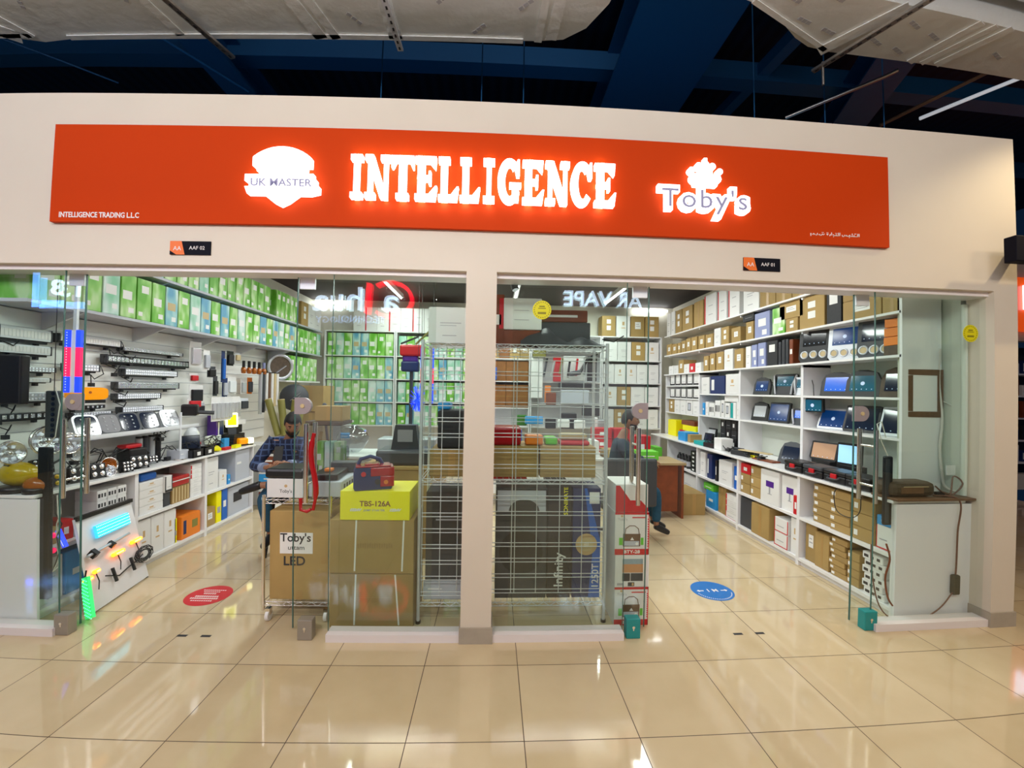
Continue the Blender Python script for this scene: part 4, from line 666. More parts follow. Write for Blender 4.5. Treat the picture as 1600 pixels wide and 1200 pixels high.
for lab, z, a, b, h, k in (('pale clear light bar in the top row of the display wall, by the glass door', 2.17, .85, 1.46, .06, 'tube'), ('long slim silver light bar high on the display wall', 2.13, 1.47, 2.30, .035, 'chrome'),
        ('thick black light bar with round lenses beneath the slim silver one', 2.02, 1.30, 2.40, .075, 'black'), ('double-row white LED bar beside the red and blue flashing bar', 1.92, .93, 1.24, .06, 'leds'), ('fine-toothed silver light bar below the thick black one', 1.90, 1.50, 2.22, .06, 'leds'),
        ('glossy chrome light bar, third below the thick black one', 1.765, 1.42, 2.25, .06, 'chrome'), ('shorter chrome light bar just beneath the glossy chrome one', 1.655, 1.42, 1.98, .055, 'leds'), ('slanted-look bluish light bar above the tilted truck lamps', 1.52, 1.48, 2.02, .055, 'leds'),
        ('slim LED bar just under the orange beacon', 1.50, .98, 1.38, .035, 'leds'), ('thin dark bar between the orange beacon and the slim LED bar', 1.565, 1.0, 1.3, .03, 'black'), ('single row LED bar high behind the fixed glass', 1.885, .42, .84, .04, 'leds'),
        ('pale tube light bar second row behind the fixed glass', 1.80, .42, .80, .035, 'tube'), ('wide chrome light bar behind the fixed glass, low row', 1.665, .46, .82, .07, 'chrome'), ('dark light bar lowest behind the fixed glass', 1.515, .42, .80, .05, 'black'),
        ('frosted light bar behind the fixed glass in the top row', 2.16, .40, .80, .09, 'tube'), ('second frosted light bar just below the top one behind the fixed glass', 2.04, .40, .80, .07, 'tube')):
    light_bar(lab, (-3.88, (a + b) / 2, z), b - a - .03, h, k)
mb = MB()
def round_lamp(lab, p, r, rz, kind='reflector', grp='round headlamps', tilt=-.15):
    t = thing('headlamp', lab, 'headlamp', p, rz, grp, tilt); mb = MB(); mb.lathe([(0, .07), (r * .6, .06), (r, .01), (r * 1.02, -.01), (r * .92, -.018), (r * .84, -.004)], (0, 0, 0), (0, 1, 0), 'chrome', 28); mb.build('rim', t)
    mb = MB(); mb.lathe([(r * .84, -.004), (r * .5, .022), (0, .03)], (0, 0, 0), (0, 1, 0), kind, 24, False)
    for k in range(6): a = k * PI / 3; mb.ball((r * .5 * math.cos(a), .012, r * .5 * math.sin(a)), r * .11, 'led_white' if kind == 'reflector' else kind, 8)
    mb.ball((0, .01, 0), r * .2, 'chrome', 10); mb.build('reflector', t); mb = MB(); mb.box(-.02, .02, -.0, .06, -r - .03, -r * .8, 'black'); mb.build('foot', t); return t
def cube_lamp(lab, p, s, rz, cols, rows, mn='led_white', body='black', grp='square work lamps', tilt=-.2):
    t = thing('work_lamp', lab, 'work lamp', p, rz, grp, tilt); MB().box(-s / 2, s / 2, -.02, .04, 0, s * rows / cols, body).build('housing', t, bevel=.006)
    mb = MB()
    for i in range(cols):
        for j in range(rows): mb.ball((-s / 2 + s * (i + .5) / cols, -.02, s * (j + .5) / cols), s / cols * .38, 'chrome' if mn == 'led_white' else mn, 8, (1, .4, 1)); mb.ball((-s / 2 + s * (i + .5) / cols, -.03, s * (j + .5) / cols), s / cols * .16, mn, 6, (1, .5, 1))
    mb.build('lens_row', t); mb = MB(); mb.bar((-s / 2 - .008, .01, -.012), (-s / 2 - .008, .01, s * .4), .006, .02, 'black'); mb.bar((s / 2 + .008, .01, -.012), (s / 2 + .008, .01, s * .4), .006, .02, 'black'); mb.box(-s / 2 - .01, s / 2 + .01, 0, .03, -.018, -.012, 'black'); mb.build('bracket', t)
    return t
# five tilted truck lamps on a narrow shelf
t = thing('wall_shelf', 'narrow shelf carrying the row of tilted truck lamps', 'shelf'); MB().box(-3.96, -3.62, .82, 2.25, 1.295, 1.31, 'zinc').build('board', t); mb = MB(); mb.box(-3.626, -3.62, .82, 2.25, 1.31, 1.335, 'clear_plastic'); mb.build('lip', t)
for i, (y, lab, mn) in enumerate(((.98, 'tilted rectangular truck lamp with dark blue lens, first on the narrow shelf', 'screen_dark'), (1.20, 'tilted truck lamp with silver reflector, second on the narrow shelf', 'glove_grey'), (1.42, 'tilted truck lamp with smoky lens, third on the narrow shelf', 'screen_dark'), (1.66, 'rounded truck lamp with silver top, fourth on the narrow shelf', 'screen_dark'), (1.95, 'flat pale truck lamp, last on the narrow shelf', 'clear_plastic'), )):
    t = thing('truck_lamp', lab, 'truck lamp', (-3.69, y, 1.315), PI / 2 - .35, 'tilted truck lamps', -.55); w_ = .095; h_ = .22
    rr = [(w_ * math.copysign(abs(math.cos(a)) ** .45, math.cos(a)), h_ / 2 + h_ / 2 * math.copysign(abs(math.sin(a)) ** .45, math.sin(a))) for a in [k * PI / 12 for k in range(24)]]
    mb = MB(); mb.prism(rr, (0, 0, 0), (1, 0, 0), (0, 0, 1), (0, .06, 0), 'silver_plastic' if i in (0, 4) else 'charcoal'); mb.build('bezel', t, bevel=.005)
    mb = MB(); mb.prism([(x * .82, h_ / 2 + (z - h_ / 2) * .84) for x, z in rr], (0, -.004, 0), (1, 0, 0), (0, 0, 1), (0, .004, 0), mn)
    for r in range(4):
        for c in range(2): mb.ball((-.03 + .06 * c, -.006, .05 + r * .04), .008, 'silver_plastic', 8, (1, .4, 1))
    mb.build('lens', t)
for lab, p, r, k in (('round headlamp with chrome ring behind the fixed glass near the frame edge', (-3.80, .46, 1.25), .09, 'reflector'), ('large round headlamp with chrome ring behind the fixed glass', (-3.62, .56, 1.335), .115, 'reflector'), ('round chrome headlamp glimpsed between the door handle bars', (-3.70, .80, 1.28), .09, 'reflector'), ('small white ring lamp on the worktop below the truck lamps', (-3.72, .88, 1.17), .05, 'clear_plastic'),
        ('round headlamp with coppery ring standing mid-row on the worktop', (-3.66, 1.13, 1.04), .075, 'amber_dark'), ('pale round headlamp lying at the front of the worktop', (-3.60, 1.08, 1.0), .05, 'reflector')):
    round_lamp(lab, p, r, PI / 2 - .3, k)
for lab, p, s, c, r, mn in (('silver work lamp with four lenses beside the door handle on the worktop', (-3.62, .80, .965), .12, 2, 2, 'led_white'), ('black work lamp with four lenses, next along the worktop', (-3.61, .97, .965), .12, 2, 2, 'led_white'), ('small yellow-lensed work lamp at the glass end of the worktop', (-3.62, .60, .965), .10, 2, 2, 'amber_yellow'), ('clear many-lensed work lamp above the yellow one', (-3.68, .58, 1.09), .13, 4, 3, 'led_white'),
        ('little dark work lamp with six lenses in front of the coppery headlamp', (-3.60, 1.26, .965), .09, 3, 3, 'led_white'), ('bright silver square work lamp beside the red cap', (-3.62, 1.42, .97), .17, 3, 2, 'led_white'), ('small red-tinted lens block on the worktop next to the clear rod stand', (-3.65, 1.62, .99), .09, 3, 2, 'led_white')):
    cube_lamp(lab, p, s, PI / 2 - .25, c, r, mn)
for i, (y, z, r_) in enumerate(((.72, 1.08, .07), (.90, 1.02, .08), (1.04, 1.12, .07), (1.30, 1.10, .08), (1.50, 1.06, .07), (1.78, 1.26, .06), (1.88, 1.02, .09), (2.22, 1.04, .08), (2.60, 1.08, .07), (2.72, 1.02, .06))):
    t = thing('cable_tangle', 'black tangled lamp cable on the lamp worktop, %s from the glass' % ORD[i], 'cable', (-3.70, y, z), 0, 'black lamp cables'); mb = MB(); pts = [(random.uniform(-.05, .05), r_ * 1.3 * math.cos(k * 1.1) + random.uniform(-.02, .02), max(.962 - z, r_ * math.sin(k * 1.1) + random.uniform(-.02, .02))) for k in range(15)]; mb.tube(pts, .005, 'black', 5); mb.build('cord', t); mb = MB(); mb.box(-.02, .02, -.03, .03, max(.96 - z, -r_ - .02), max(.96 - z, -r_ - .02) + .04, 'black'); mb.build('plug', t, bevel=.006)
tag(MB().box(-3.80, -3.70, 1.36, 1.55, 1.15, 1.19, 'red').build('lamp_cap', bevel=.012), 'red glossy cap perched above the silver square work lamp', 'cap'); tag(MB().box(-3.80, -3.66, 1.36, 1.56, .957, 1.149, 'black').build('speaker_box', bevel=.01), 'black box under the red cap on the worktop', 'box')
for j, (y, c) in enumerate(((1.60, 'silver_plastic'), (1.68, 'charcoal'), (1.76, 'silver_plastic'), (1.84, 'black'))): 
    t = thing('cylinder_lamp', 'upright %s cylinder lamp in the bundle under the narrow shelf, %s' % ('silver' if c == 'silver_plastic' else 'black', ORD[j]), 'lamp', (-3.78, y, .957), 0, 'upright cylinder lamps'); mb = MB(); mb.tube([(0, 0, 0), (0, 0, .27)], .033, c, 12); mb.build('body', t); mb = MB(); mb.tube([(0, 0, .271), (0, 0, .29)], .028, 'black', 12); mb.build('cap', t)
t = thing('acrylic_stand', 'clear rod display stand on the worktop with arms above', 'stand', (-3.62, 1.96, .957)); mb = MB(); mb.disc((0, 0, 0), .06, (0, 0, 1), .012, 'chrome', 20); mb.build('base', t); mb = MB(); mb.tube([(0, 0, .012), (0, 0, .52)], .012, 'clear_plastic', 10); mb.build('pole', t); mb = MB(); mb.tube([(0, 0, .45), (-.2, .02, .47)], .008, 'zinc', 8); mb.build('arm', t)
t = thing('beacon', 'glowing orange rectangular beacon with rounded corners on the display wall', 'beacon', (-3.78, 1.04, 1.69), PI / 2 - .25); rr = [(.145 * math.copysign(abs(math.cos(a)) ** .4, math.cos(a)), .055 * math.copysign(abs(math.sin(a)) ** .5, math.sin(a))) for a in [k * PI / 14 for k in range(28)]]
mb = MB(); mb.prism(rr, (0, -.03, 0), (1, 0, 0), (0, 0, 1), (0, .08, 0), 'amber_lens'); mb.build('cover', t, bevel=.012); MB().box(-.13, .13, -.02, .06, -.085, -.056, 'black').build('base', t); mb = MB(); mb.disc((0, -.033, .01), .012, (0, 1, 0), .004, 'amber_dark', 12); mb.build('emblem', t)
tag(MB().box(-3.90, -3.62, .35, .42, 1.62, 1.98, 'black').build('display_case', bevel=.01), 'tall black box hanging behind the fixed glass at the frame edge', 'box')
for lab, p, rx, mn in (('large smoky yellow lamp lens on the end of the worktop behind the glass', (-3.78, .50, 1.085), .15, 'amber_yellow'), ('smoky orange lamp lens at the worktop corner behind the glass', (-3.60, .46, 1.015), .095, 'amber_dark')):
    t = thing('beacon_lamp', lab, 'beacon'); mb = MB(); mb.ball(p, rx, mn, 16, (1, .6, .62)); mb.build('dome', t); mb = MB(); mb.lathe([(0, 0), (rx * .8, 0), (rx * .85, .04), (0, .045)], (p[0], p[1], .957), (0, 0, 1), 'black', 16); mb.build('base', t)
# hanging packs on the far half of the display wall
def pack(lab, x, y, z, w, h, card, item, grp='packs hanging on the display wall', d=.03, cord=False):
    t = thing('blister_pack', lab, 'pack', (x, y, z), PI / 2 - .15, grp); mb = MB(); mb.box(-w / 2, w / 2, 0, .003, -h, 0, card); mb.build('card', t)
    mb = MB(); mb.box(-w * .38, w * .38, -d, 0, -h * .9, -h * .25, item); mb.build('contents', t, bevel=min(.008, d * .3)); mb = MB(); mb.tube([(0, -.0, -.01), (0, .10, .0)], .003, 'zinc', 6); mb.build('hook', t); return t
hp = [('white cloth strips hanging in a bundle near the shelf bracket', 2.42, 2.30, .17, .30, 'card_white', 'silver_tube'), ('white blister card with small grey parts beside the strips', 2.62, 2.22, .10, .25, 'card_white', 'card_grey'), ('tall navy sleeve hanging beside the black pouch', 2.95, 2.24, .06, .42, 'navy', 'blue'), ('black pouch hanging under the lower shelf', 3.10, 2.25, .12, .20, 'black', 'black_matte'), ('clear pack of beige parts beneath the lower shelf', 3.26, 2.24, .10, .12, 'clear_plastic', 'pale_wood'),
      ('black tangled connectors pack in the middle of the display wall', 2.45, 1.78, .2, .22, 'card_white', 'black'), ('black square pack with white rim beside the connectors', 2.72, 2.02, .13, .14, 'charcoal', 'black'), ('dark slatted pack hanging below the square one', 2.80, 1.90, .07, .26, 'charcoal', 'black_matte'), ('white switch pack with a red tag', 2.40, 1.92, .12, .10, 'card_white', 'red'), ('white bulb pack in crinkled film', 3.15, 1.90, .16, .24, 'card_white', 'clear_plastic'),
      ('blue and red socket pack beside the crinkled bulb pack', 3.0, 1.88, .09, .26, 'navy', 'card_grey'), ('white and silver pack next to the orange one', 3.42, 1.88, .10, .22, 'card_white', 'silver_plastic'), ('orange-red framed pack beside the hanging tubes', 3.58, 1.90, .10, .24, 'orange', 'charcoal'), ('red and white buzzer pack over the slim packs', 2.42, 1.62, .2, .12, 'card_white', 'red'), ('round black speaker pack left of the slim white packs', 2.52, 1.56, .13, .14, 'card_grey', 'black'),
      ('green-backed wiper pack after the slim white packs', 3.30, 1.62, .08, .18, 'teal', 'card_white'), ('clear dark-lined pack above the purple box', 3.45, 1.6, .16, .17, 'clear_plastic', 'charcoal')]
for lab, y, z, w_, h_, cm, it in hp: pack(lab, -3.80, y, z, w_, h_, cm, it)
for i in range(7):
    pack('slim white card with a silver tube, %s in the row above the worktop' % ORD[i], -3.72, 2.66 + i * .085, 1.63, .075, .31, 'card_white', 'silver_tube', 'slim silver tube packs', .02)
for i in range(9):
    t = thing('bulb_bottle', 'amber bulb bottle hanging in the cluster above the tubes, %s along' % ORD[i], 'bottle', (-3.70 + .04 * (i % 2), 3.25 + i * .065, 2.0), 0, 'amber bulb bottles'); mb = MB(); mb.lathe([(0, -.05), (.03, -.045), (.035, 0), (.03, .03), (.015, .04)], (0, 0, 0), (0, 0, 1), 'amber_dark', 10); mb.build('bulb', t); mb = MB(); mb.tube([(0, 0, .04), (0, 0, .13)], .02, 'black' if i < 6 else 'blue_grey', 8); mb.build('cap', t)
for i, (y, c) in enumerate(((3.62, 'silver_plastic'), (3.70, 'charcoal'), (3.78, 'card_white'), (3.86, 'frame_brown'), (3.94, 'card_white'), (4.02, 'pale_wood'), (4.10, 'card_white'))):
    t = thing('sunshade_roll', '%s upright roll hanging beside the bulb bottles, %s along' % ({'silver_plastic': 'silver', 'charcoal': 'dark', 'card_white': 'white', 'frame_brown': 'brown', 'pale_wood': 'tan'}[c], ORD[i]), 'roll', (-3.66, y, 1.98), 0, 'upright hanging rolls'); mb = MB(); mb.tube([(0, 0, -.62 + .02 * i), (0, 0, 0)], .026, c, 10); mb.build('tube', t); mb = MB(); mb.tube([(0, 0, 0), (0, 0, .012)], .03, 'black', 10); mb.build('cap', t)
# worktop clutter, far half
t = thing('magnifier_lamp', 'black box-shaped work light on an arm above the worktop', 'lamp', (-3.62, 2.12, 1.50), .4); MB().box(-.09, .07, -.06, .06, -.07, .06, 'black').build('head', t, bevel=.02); mb = MB(); mb.tube([(.06, 0, -.03), (.22, .03, -.04)], .022, 'charcoal', 8); mb.build('arm', t)
t = thing('dash_screen', 'dark square screen leaning on the worktop by the black trays', 'screen', (-3.72, 2.28, 1.0), PI / 2 - .6, None, -.25); MB().box(-.1, .1, 0, .02, 0, .19, 'black').build('frame', t, bevel=.004); MB().box(-.09, .09, -.002, .0, .01, .18, 'screen_dark').build('screen', t)
for i, (y, w_) in enumerate(((2.14, .17), (2.33, .17))):
    t = thing('parts_tray', 'black parts tray with a white tag at the worktop edge, %s' % ('with discs inside' if i == 0 else 'empty one beyond'), 'tray', (-3.64, y, .957), 0, 'black parts trays'); mb = MB(); mb.box(-.10, .10, -w_ / 2, w_ / 2, 0, .006, 'black'); mb.box(-.10, -.094, -w_ / 2, w_ / 2, 0, .085, 'black'); mb.box(.094, .10, -w_ / 2, w_ / 2, 0, .085, 'black'); mb.box(-.1, .1, -w_ / 2, -w_ / 2 + .006, 0, .085, 'black'); mb.box(-.1, .1, w_ / 2 - .006, w_ / 2, 0, .085, 'black'); mb.build('tray', t)
    MB().box(.10, .1012, -.02, .035, .02, .06, 'label_white').build('tag', t)
for i in range(3):
    t = thing('disc_part', 'pale metal disc lying in the nearer black tray, %s' % ORD[i], 'disc', (-3.66 + .03 * i, 2.10 + .04 * i, 1.02 + .008 * i), 0, 'discs in the tray'); mb = MB(); mb.disc((0, 0, -.05), .035, (0, 0, 1), .006, 'silver_plastic', 16); mb.build('disc', t)
carton('clear plastic bin before the black trays', -3.60, 2.0, .957, .14, .15, .10, 'grey', 'east')
def slab(lab, p, sx, sy, sz, mn, rz=0, name='paper_pad', cat='stationery', grp='things lying on the lamp counter', bev=.003):
    return tag(MB().box(-sx / 2, sx / 2, -sy / 2, sy / 2, 0, sz, mn).build(name, None, p, rz, bev), lab, cat, grp)
slab('silver open folder lying on the worktop behind the trays', (-3.72, 2.50, .957), .22, .25, .015, 'card_grey', .3)
slab('white sheet near the worktop edge under the red marker pad', (-3.62, 2.62, .957), .13, .3, .004, 'card_white', 0); slab('small red pad on the worktop edge', (-3.575, 2.70, .962), .05, .13, .035, 'red', 0, 'tape_roll', 'pad'); slab('bright yellow pad on the worktop edge', (-3.585, 2.93, .957), .06, .14, .04, 'yellow', .1, 'tape_roll', 'pad')
slab('yellow folded bag lying across the worktop', (-3.68, 2.62, .975), .12, .3, .03, 'yellow', .7, 'folded_bag', 'bag'); slab('brown envelope beside the yellow folded bag', (-3.68, 2.84, .957), .1, .25, .012, 'pale_wood', .4, 'envelope', 'envelope')
t = thing('square_lamp', 'small square lamp glowing yellow with a white rim on the worktop', 'lamp', (-3.70, 3.02, 1.22), PI / 2 - .7, None, -.12); MB().box(-.075, .075, 0, .03, 0, .19, 'led_rim').build('rim', t, bevel=.01); MB().box(-.052, .052, -.004, .0, .025, .165, 'led_yellow').build('panel', t); MB().box(-.05, .05, .0, .03, -.262, -.0, 'charcoal').build('stand', t)
carton('tall navy box behind the glowing yellow lamp', -3.80, 2.93, .957, .13, .12, .42, 'navy', 'east', name='carton').data = carton_mesh(.13, .12, .42, 'navy')
tag(MB().box(-3.92, -3.80, 2.84, 2.90, .957, 1.38, 'purple').build('carton', bevel=.003), 'purple slim box standing beside the tall dark one', 'box')
for i in range(4): slab('black flat case stacked beyond the yellow lamp, %s from below' % ORD[i], (-3.75, 3.10, .957 + i * .042), .2, .28, .04, 'black', .03 * i, 'flat_case', 'case', 'black flat cases')
t = thing('fog_lamp', 'amber rectangular fog lamp at the far end of the worktop', 'lamp', (-3.60, 3.14, .97), PI / 2 - .4); MB().box(-.11, .03, -.05, .03, .01, .095, 'amber_lens').build('lens', t, bevel=.02); MB().box(.03, .11, -.05, .03, .01, .09, 'led_rim').build('side_lens', t, bevel=.015); MB().box(-.12, .12, -.02, .06, -.012, .02, 'black').build('base', t)
slab('white box lying on black gear near the seated man', (-3.78, 3.2, 1.24), .14, .3, .06, 'card_white', .0, 'white_box', 'box'); slab('dark amplifier under the white box near the seated man', (-3.80, 3.2, 1.127), .16, .16, .11, 'black', 0, 'amplifier', 'box')
t = thing('white_kettle', 'clear bag of white parts slumped behind the trays', 'bag', (-3.82, 2.42, 1.12)); t.name = 'parts_bag'; mb = MB(); mb.ball((0, 0, 0), .12, 'clear_plastic', 12, (.6, 1, 1.3)); mb.build('bag', t); mb = MB(); mb.ball((.06, .03, -.05), .03, 'red', 8); mb.build('knob', t)
t = thing('cable_coil', 'pale green coiled hose on the worktop under the slim packs', 'coil', (-3.80, 2.78, 1.02)); mb = MB()
for k in range(4): mb.tube([(.04 * math.cos(a) , .13 * math.sin(a), .02 + .025 * k) for a in [i * PI / 8 for i in range(17)]], .014, 'pale_panel', 6)
mb.build('coil', t)
slab('blue and white packet between the coil and the purple box', (-3.68, 2.84, .97), .05, .1, .12, 'sky_blue', 0, 'packet', 'packet')
# olive tubes leaning in the corner, bags
for i, (dx, a) in enumerate(((0, -.35), (.10, -.18), (.19, .05), (.26, .12))):
    t = thing('olive_tube', 'long olive padded tube leaning behind the seated man, %s of the fan' % ORD[i], 'tube', (-3.38 + dx * 1.0, 3.62, 1.05), 0, 'olive padded tubes'); mb = MB(); mb.tube([(0, 0, 0), (a * .55, .06, .52)], .05, 'olive', 12); mb.build('sleeve', t); mb = MB(); mb.disc((a * .55, .06, .52), .051, (a, .1, 1), .01, 'pale_wood', 12); mb.build('end_cap', t)
t = thing('wrapped_fan', 'dark round fan in clear wrap beneath the short green shelf', 'fan', (-3.45, 4.25, 1.60)); mb = MB(); mb.lathe([(0, .0), (.2, .0), (.22, .03), (.2, .08), (0, .08)], (0, 0, 0), (.5, -1, 0), 'charcoal', 24); mb.build('fan_body', t); mb = MB()
for k in range(5): mb.tube([(.03 * k - .02, -.1, -.05 - .02 * k), (.16, -.14, .08 - .05 * k)], .004, 'print_grey', 5)
mb.build('ribs', t)
t = thing('steering_wheel_cover', 'round chrome and dark wheel cover on the short shelf left of the green cartons', 'wheel cover', (-3.72, 4.32, 2.10), .9); mb = MB(); mb.lathe([(.17, .0), (.2, -.02), (.22, 0), (.2, .02), (.17, 0)], (0, 0, 0), (0, 1, 0), 'silver_plastic', 28); mb.build('rim', t); mb = MB(); mb.lathe([(0, .02), (.17, .01)], (0, 0, 0), (0, 1, 0), 'bag_dark', 24); mb.bar((-.1, -.01, -.12), (.08, -.01, .02), .05, .01, 'silver_plastic'); mb.build('hub', t)
carton('big kraft carton behind the fan and the seated man', -3.34, 4.6, 1.35, .44, .5, .45, 'kraftplain', 'cam'); carton('large kraft carton on the floor stack behind the seated man', -3.34, 4.6, .0, .44, .5, .66, 'kraftplain', 'cam'); carton('middle kraft carton of the stack behind the seated man', -3.34, 4.62, .662, .42, .48, .68, 'kraftplain', 'cam')
carton('dark rack of packets beyond the last lamp cabinet', -3.78, 3.62, .0, .36, .36, .9, 'white', 'cam')
for i, s in enumerate(('white_qr', 'maroon', 'white', 'sky', 'white', 'maroon', 'white_qr')): carton('%s packet in the pile between cabinet and seated man, %s from below' % (CN[s], ORD[i]), -3.42, 3.40, .0 + i * .128, .24, .22, .125, s, 'cam', 'packets piled beside the seated man')
# ================================================================ SCREEN WALL
def dash(lab, y, z, w_, h_, scr, kind='tablet', rz=-PI / 2 + .25, x=3.44, tilt=-.22, body='black', dia=.0, cat='car screen', grp='dashboard screens'):
    t = thing('dashboard_screen', lab, cat, (x, y, z), rz, grp, tilt); mb = MB(); W = w_ / 2
    if kind == 'tablet': pl = [(-W * .92, 0), (W * .92, 0), (W, h_ * .12), (W * .96, h_), (W * .84, h_ * 1.02), (-W * .84, h_ * 1.02), (-W * .96, h_), (-W, h_ * .12)]; sx0, sx1, sz0, sz1 = -.86, .86, .10, .92
    elif kind == 'frame': pl = [(-W * .7, 0), (W * .7, 0), (W * .8, h_ * .5), (W, h_ * .9), (W * .9, h_), (-W * .9, h_), (-W, h_ * .9), (-W * .8, h_ * .5)]; sx0, sx1, sz0, sz1 = -.7, .7, .42, .88
    elif kind == 'console': pl = [(-W * .8, 0), (W * .8, 0), (W * .98, h_ * .1), (W, h_ * .95), (W * .9, h_), (-W * .9, h_), (-W, h_ * .95), (-W * .98, h_ * .1)]; sx0, sx1, sz0, sz1 = -.74, .74, .42, .88
    else: pl = [(-W, 0), (W, 0), (W, h_ * .6), (W * .7, h_ * .92), (W * .2, h_), (-W * .3, h_), (-W * .8, h_ * .9), (-W, h_ * .6)]; sx0, sx1, sz0, sz1 = -.75, .7, .2, .78
    mb.prism(pl, (0, 0, 0), (1, 0, 0), (0, 0, 1), (0, .035, 0), body); mb.box(-W * .7, W * .7, .035, .075, h_ * .15, h_ * .8, 'black'); mb.build('bezel', t, bevel=.006)
    s_ = MB().box(W * sx0, W * sx1, -.003, 0, h_ * sz0, h_ * sz1, scr).build('screen', t)
    mb = MB(); n = 5
    for i in range(n): x_ = W * sx0 + W * (sx1 - sx0) * (i + .5) / n; mb.box(x_ - .004, x_ + .004, -.0042, -.003, h_ * (sz0 + .06), h_ * (sz0 + .06) + .007, 'screen_icons')
    if scr in ('screen_blue', 'screen_teal'): mb.disc((0, -.0042, h_ * (sz0 + sz1) / 2), .02, (0, 1, 0), .001, 'screen_icons', 12)
    mb.build('screen_icons', s_)
    if kind in ('frame', 'console'):
        mb = MB()
        if kind == 'console':
            for i in range(3): mb.lathe([(.03, 0), (.042, -.012), (.046, 0)], ((-.6 + .6 * i) * W, 0, h_ * .2), (0, 1, 0), 'silver_plastic', 16); mb.disc(((-.6 + .6 * i) * W, -.002, h_ * .2), .03, (0, 1, 0), .002, 'pale_wood', 16)
        else: mb.tube([(-W * .68, 0, .01), (-W * .8, -.02, h_ * .5), (-W * .98, -.01, h_ * .93)], .012, 'silver_plastic', 6); mb.tube([(W * .68, 0, .01), (W * .8, -.02, h_ * .5), (W * .98, -.01, h_ * .93)], .012, 'silver_plastic', 6)
        mb.build('trim_ring', t)
    MB().box(-W * .5, W * .5, .035, .09, 0, .03, 'black').build('foot', t); return t
Z0, Z1, Z2, Z3 = .958, 1.423, 1.778, 2.148
dash('big black console frame standing on the shelf over the screens, boxy opening on top', 1.72, Z3, .36, .44, 'dark_gloss', 'console', tilt=-.1, x=3.36)
dash('silver grey dashboard frame, lit screen, three round openings, over the screens', 1.33, Z3, .34, .38, 'screen_blue', 'console', body='silver_plastic', tilt=-.12, x=3.38)
dash('dark wide dashboard screen with blue icons next to the silver frame', .98, Z3, .32, .38, 'screen_dark', 'console', tilt=-.12, x=3.38, body='charcoal')
for i in range(3): slab('orange carton lying at the glass end of the shelf over the screens, %s from below' % ORD[i], (3.46, .74, Z3 + .09 + i * .08), .25, .18, .075, 'orange', .1 * i, 'orange_box', 'box', 'orange boxes by the glass')
slab('brown box supporting the orange cartons', (3.46, .74, Z3), .25, .18, .088, 'bag_dark', 0, 'brown_box', 'box')
dash('small black unit with teal screen, upper row of the curved frame unit, beyond the others', 2.76, Z2, .26, .24, 'screen_blue', 'arch'); dash('black clawed frame with pale lit screen, middle of the upper row', 2.32, Z2, .32, .27, 'screen_teal', 'frame'); dash('slim silver and teal panel near the divider, upper row of the curved frame unit', 2.0, Z2, .22, .22, 'screen_teal', 'frame', body='silver_plastic')
dash('red and white marked black unit, lower row, farthest in the curved frame unit', 2.80, Z1, .26, .26, 'silver_plastic', 'arch'); dash('square bright blue tablet in the lower row of the curved frame unit', 2.42, Z1, .30, .26, 'screen_blue', 'tablet'); dash('small purple-screened unit by the divider in the lower row', 2.02, Z1, .24, .2, 'screen_bright', 'frame', body='charcoal')
dash('brightest blue rounded tablet, upper row nearest the divider', 1.50, Z2, .34, .26, 'screen_bright', 'arch'); dash('dark tilted unit in the middle of the upper row, nearest bay', 1.18, Z2, .32, .27, 'screen_teal', 'arch'); dash('brown-tinted unit at the glass end of the upper row', .80, Z2, .30, .28, 'screen_dark', 'arch', body='bag_dark')
t = dash('small teal-lit unit hanging beside the divider by its cable', 1.72, Z1 + .17, .24, .15, 'screen_teal', 'tablet', x=3.36, tilt=0); mb = MB(); mb.tube([(0, .02, .16), (-.03, .05, .3), (-.1, .1, .42)], .004, 'black', 6); mb.build('cable', t)
dash('dark blue tablet with silver edge in the lower row, nearest bay', 1.56, Z1, .32, .23, 'screen_blue', 'tablet', body='silver_plastic', tilt=-.4); dash('large black tablet in the lower row of the nearest bay', 1.20, Z1, .34, .27, 'screen_dark', 'tablet', tilt=-.3); dash('grey-purple tablet with silver rim at the glass end of the lower row', .80, Z1, .32, .27, 'screen_dark', 'tablet', body='silver_plastic', tilt=-.3)
dash('arched silver-legged screen standing on the worktop', 2.02, Z0, .30, .28, 'screen_dark', 'arch', x=3.30, body='charcoal', tilt=-.35); dash('tilted tablet showing a desert picture on the worktop', 1.62, Z0 + .12, .30, .20, 'screen_desert', 'tablet', x=3.40, tilt=-.25); dash('small monitor showing a pale blue picture on the worktop', 1.28, Z0 + .12, .24, .22, 'screen_sky', 'tablet', x=3.40, tilt=-.08)
slab('black stand block under the desert-picture tablet', (3.44, 1.62, Z0), .12, .26, .118, 'black', 0, 'stand_block', 'stand', 'stand blocks'); slab('black stand block under the pale blue monitor', (3.44, 1.28, Z0), .12, .24, .118, 'black', 0, 'stand_block', 'stand', 'stand blocks')
for i, (y, lab) in enumerate(((1.60, 'black tool case with red latch, farthest of the row on the worktop'), (1.32, 'grey-lidded black tool case with red latch, second in the row'), (1.04, 'black tool case with red latch, third in the row'), (.78, 'black tool case with red latch nearest the glass'))):
    t = thing('tool_case', lab, 'case', (3.13, y, .957), -PI / 2, 'tool cases on the screen worktop'); MB().box(-.13, .13, -.09, .11, 0, .07, 'black').build('body', t, bevel=.012); MB().box(-.13, .13, -.092, .11, .072, .115, 'charcoal' if i == 1 else 'black').build('lid', t, bevel=.012); MB().box(-.035, .035, -.102, -.088, .03, .085, 'red').build('latch', t, bevel=.004); mb = MB(); mb.tube([(-.06, -.09, .05), (-.05, -.12, .04), (.05, -.12, .04), (.06, -.09, .05)], .008, 'charcoal', 6); mb.build('handle', t)
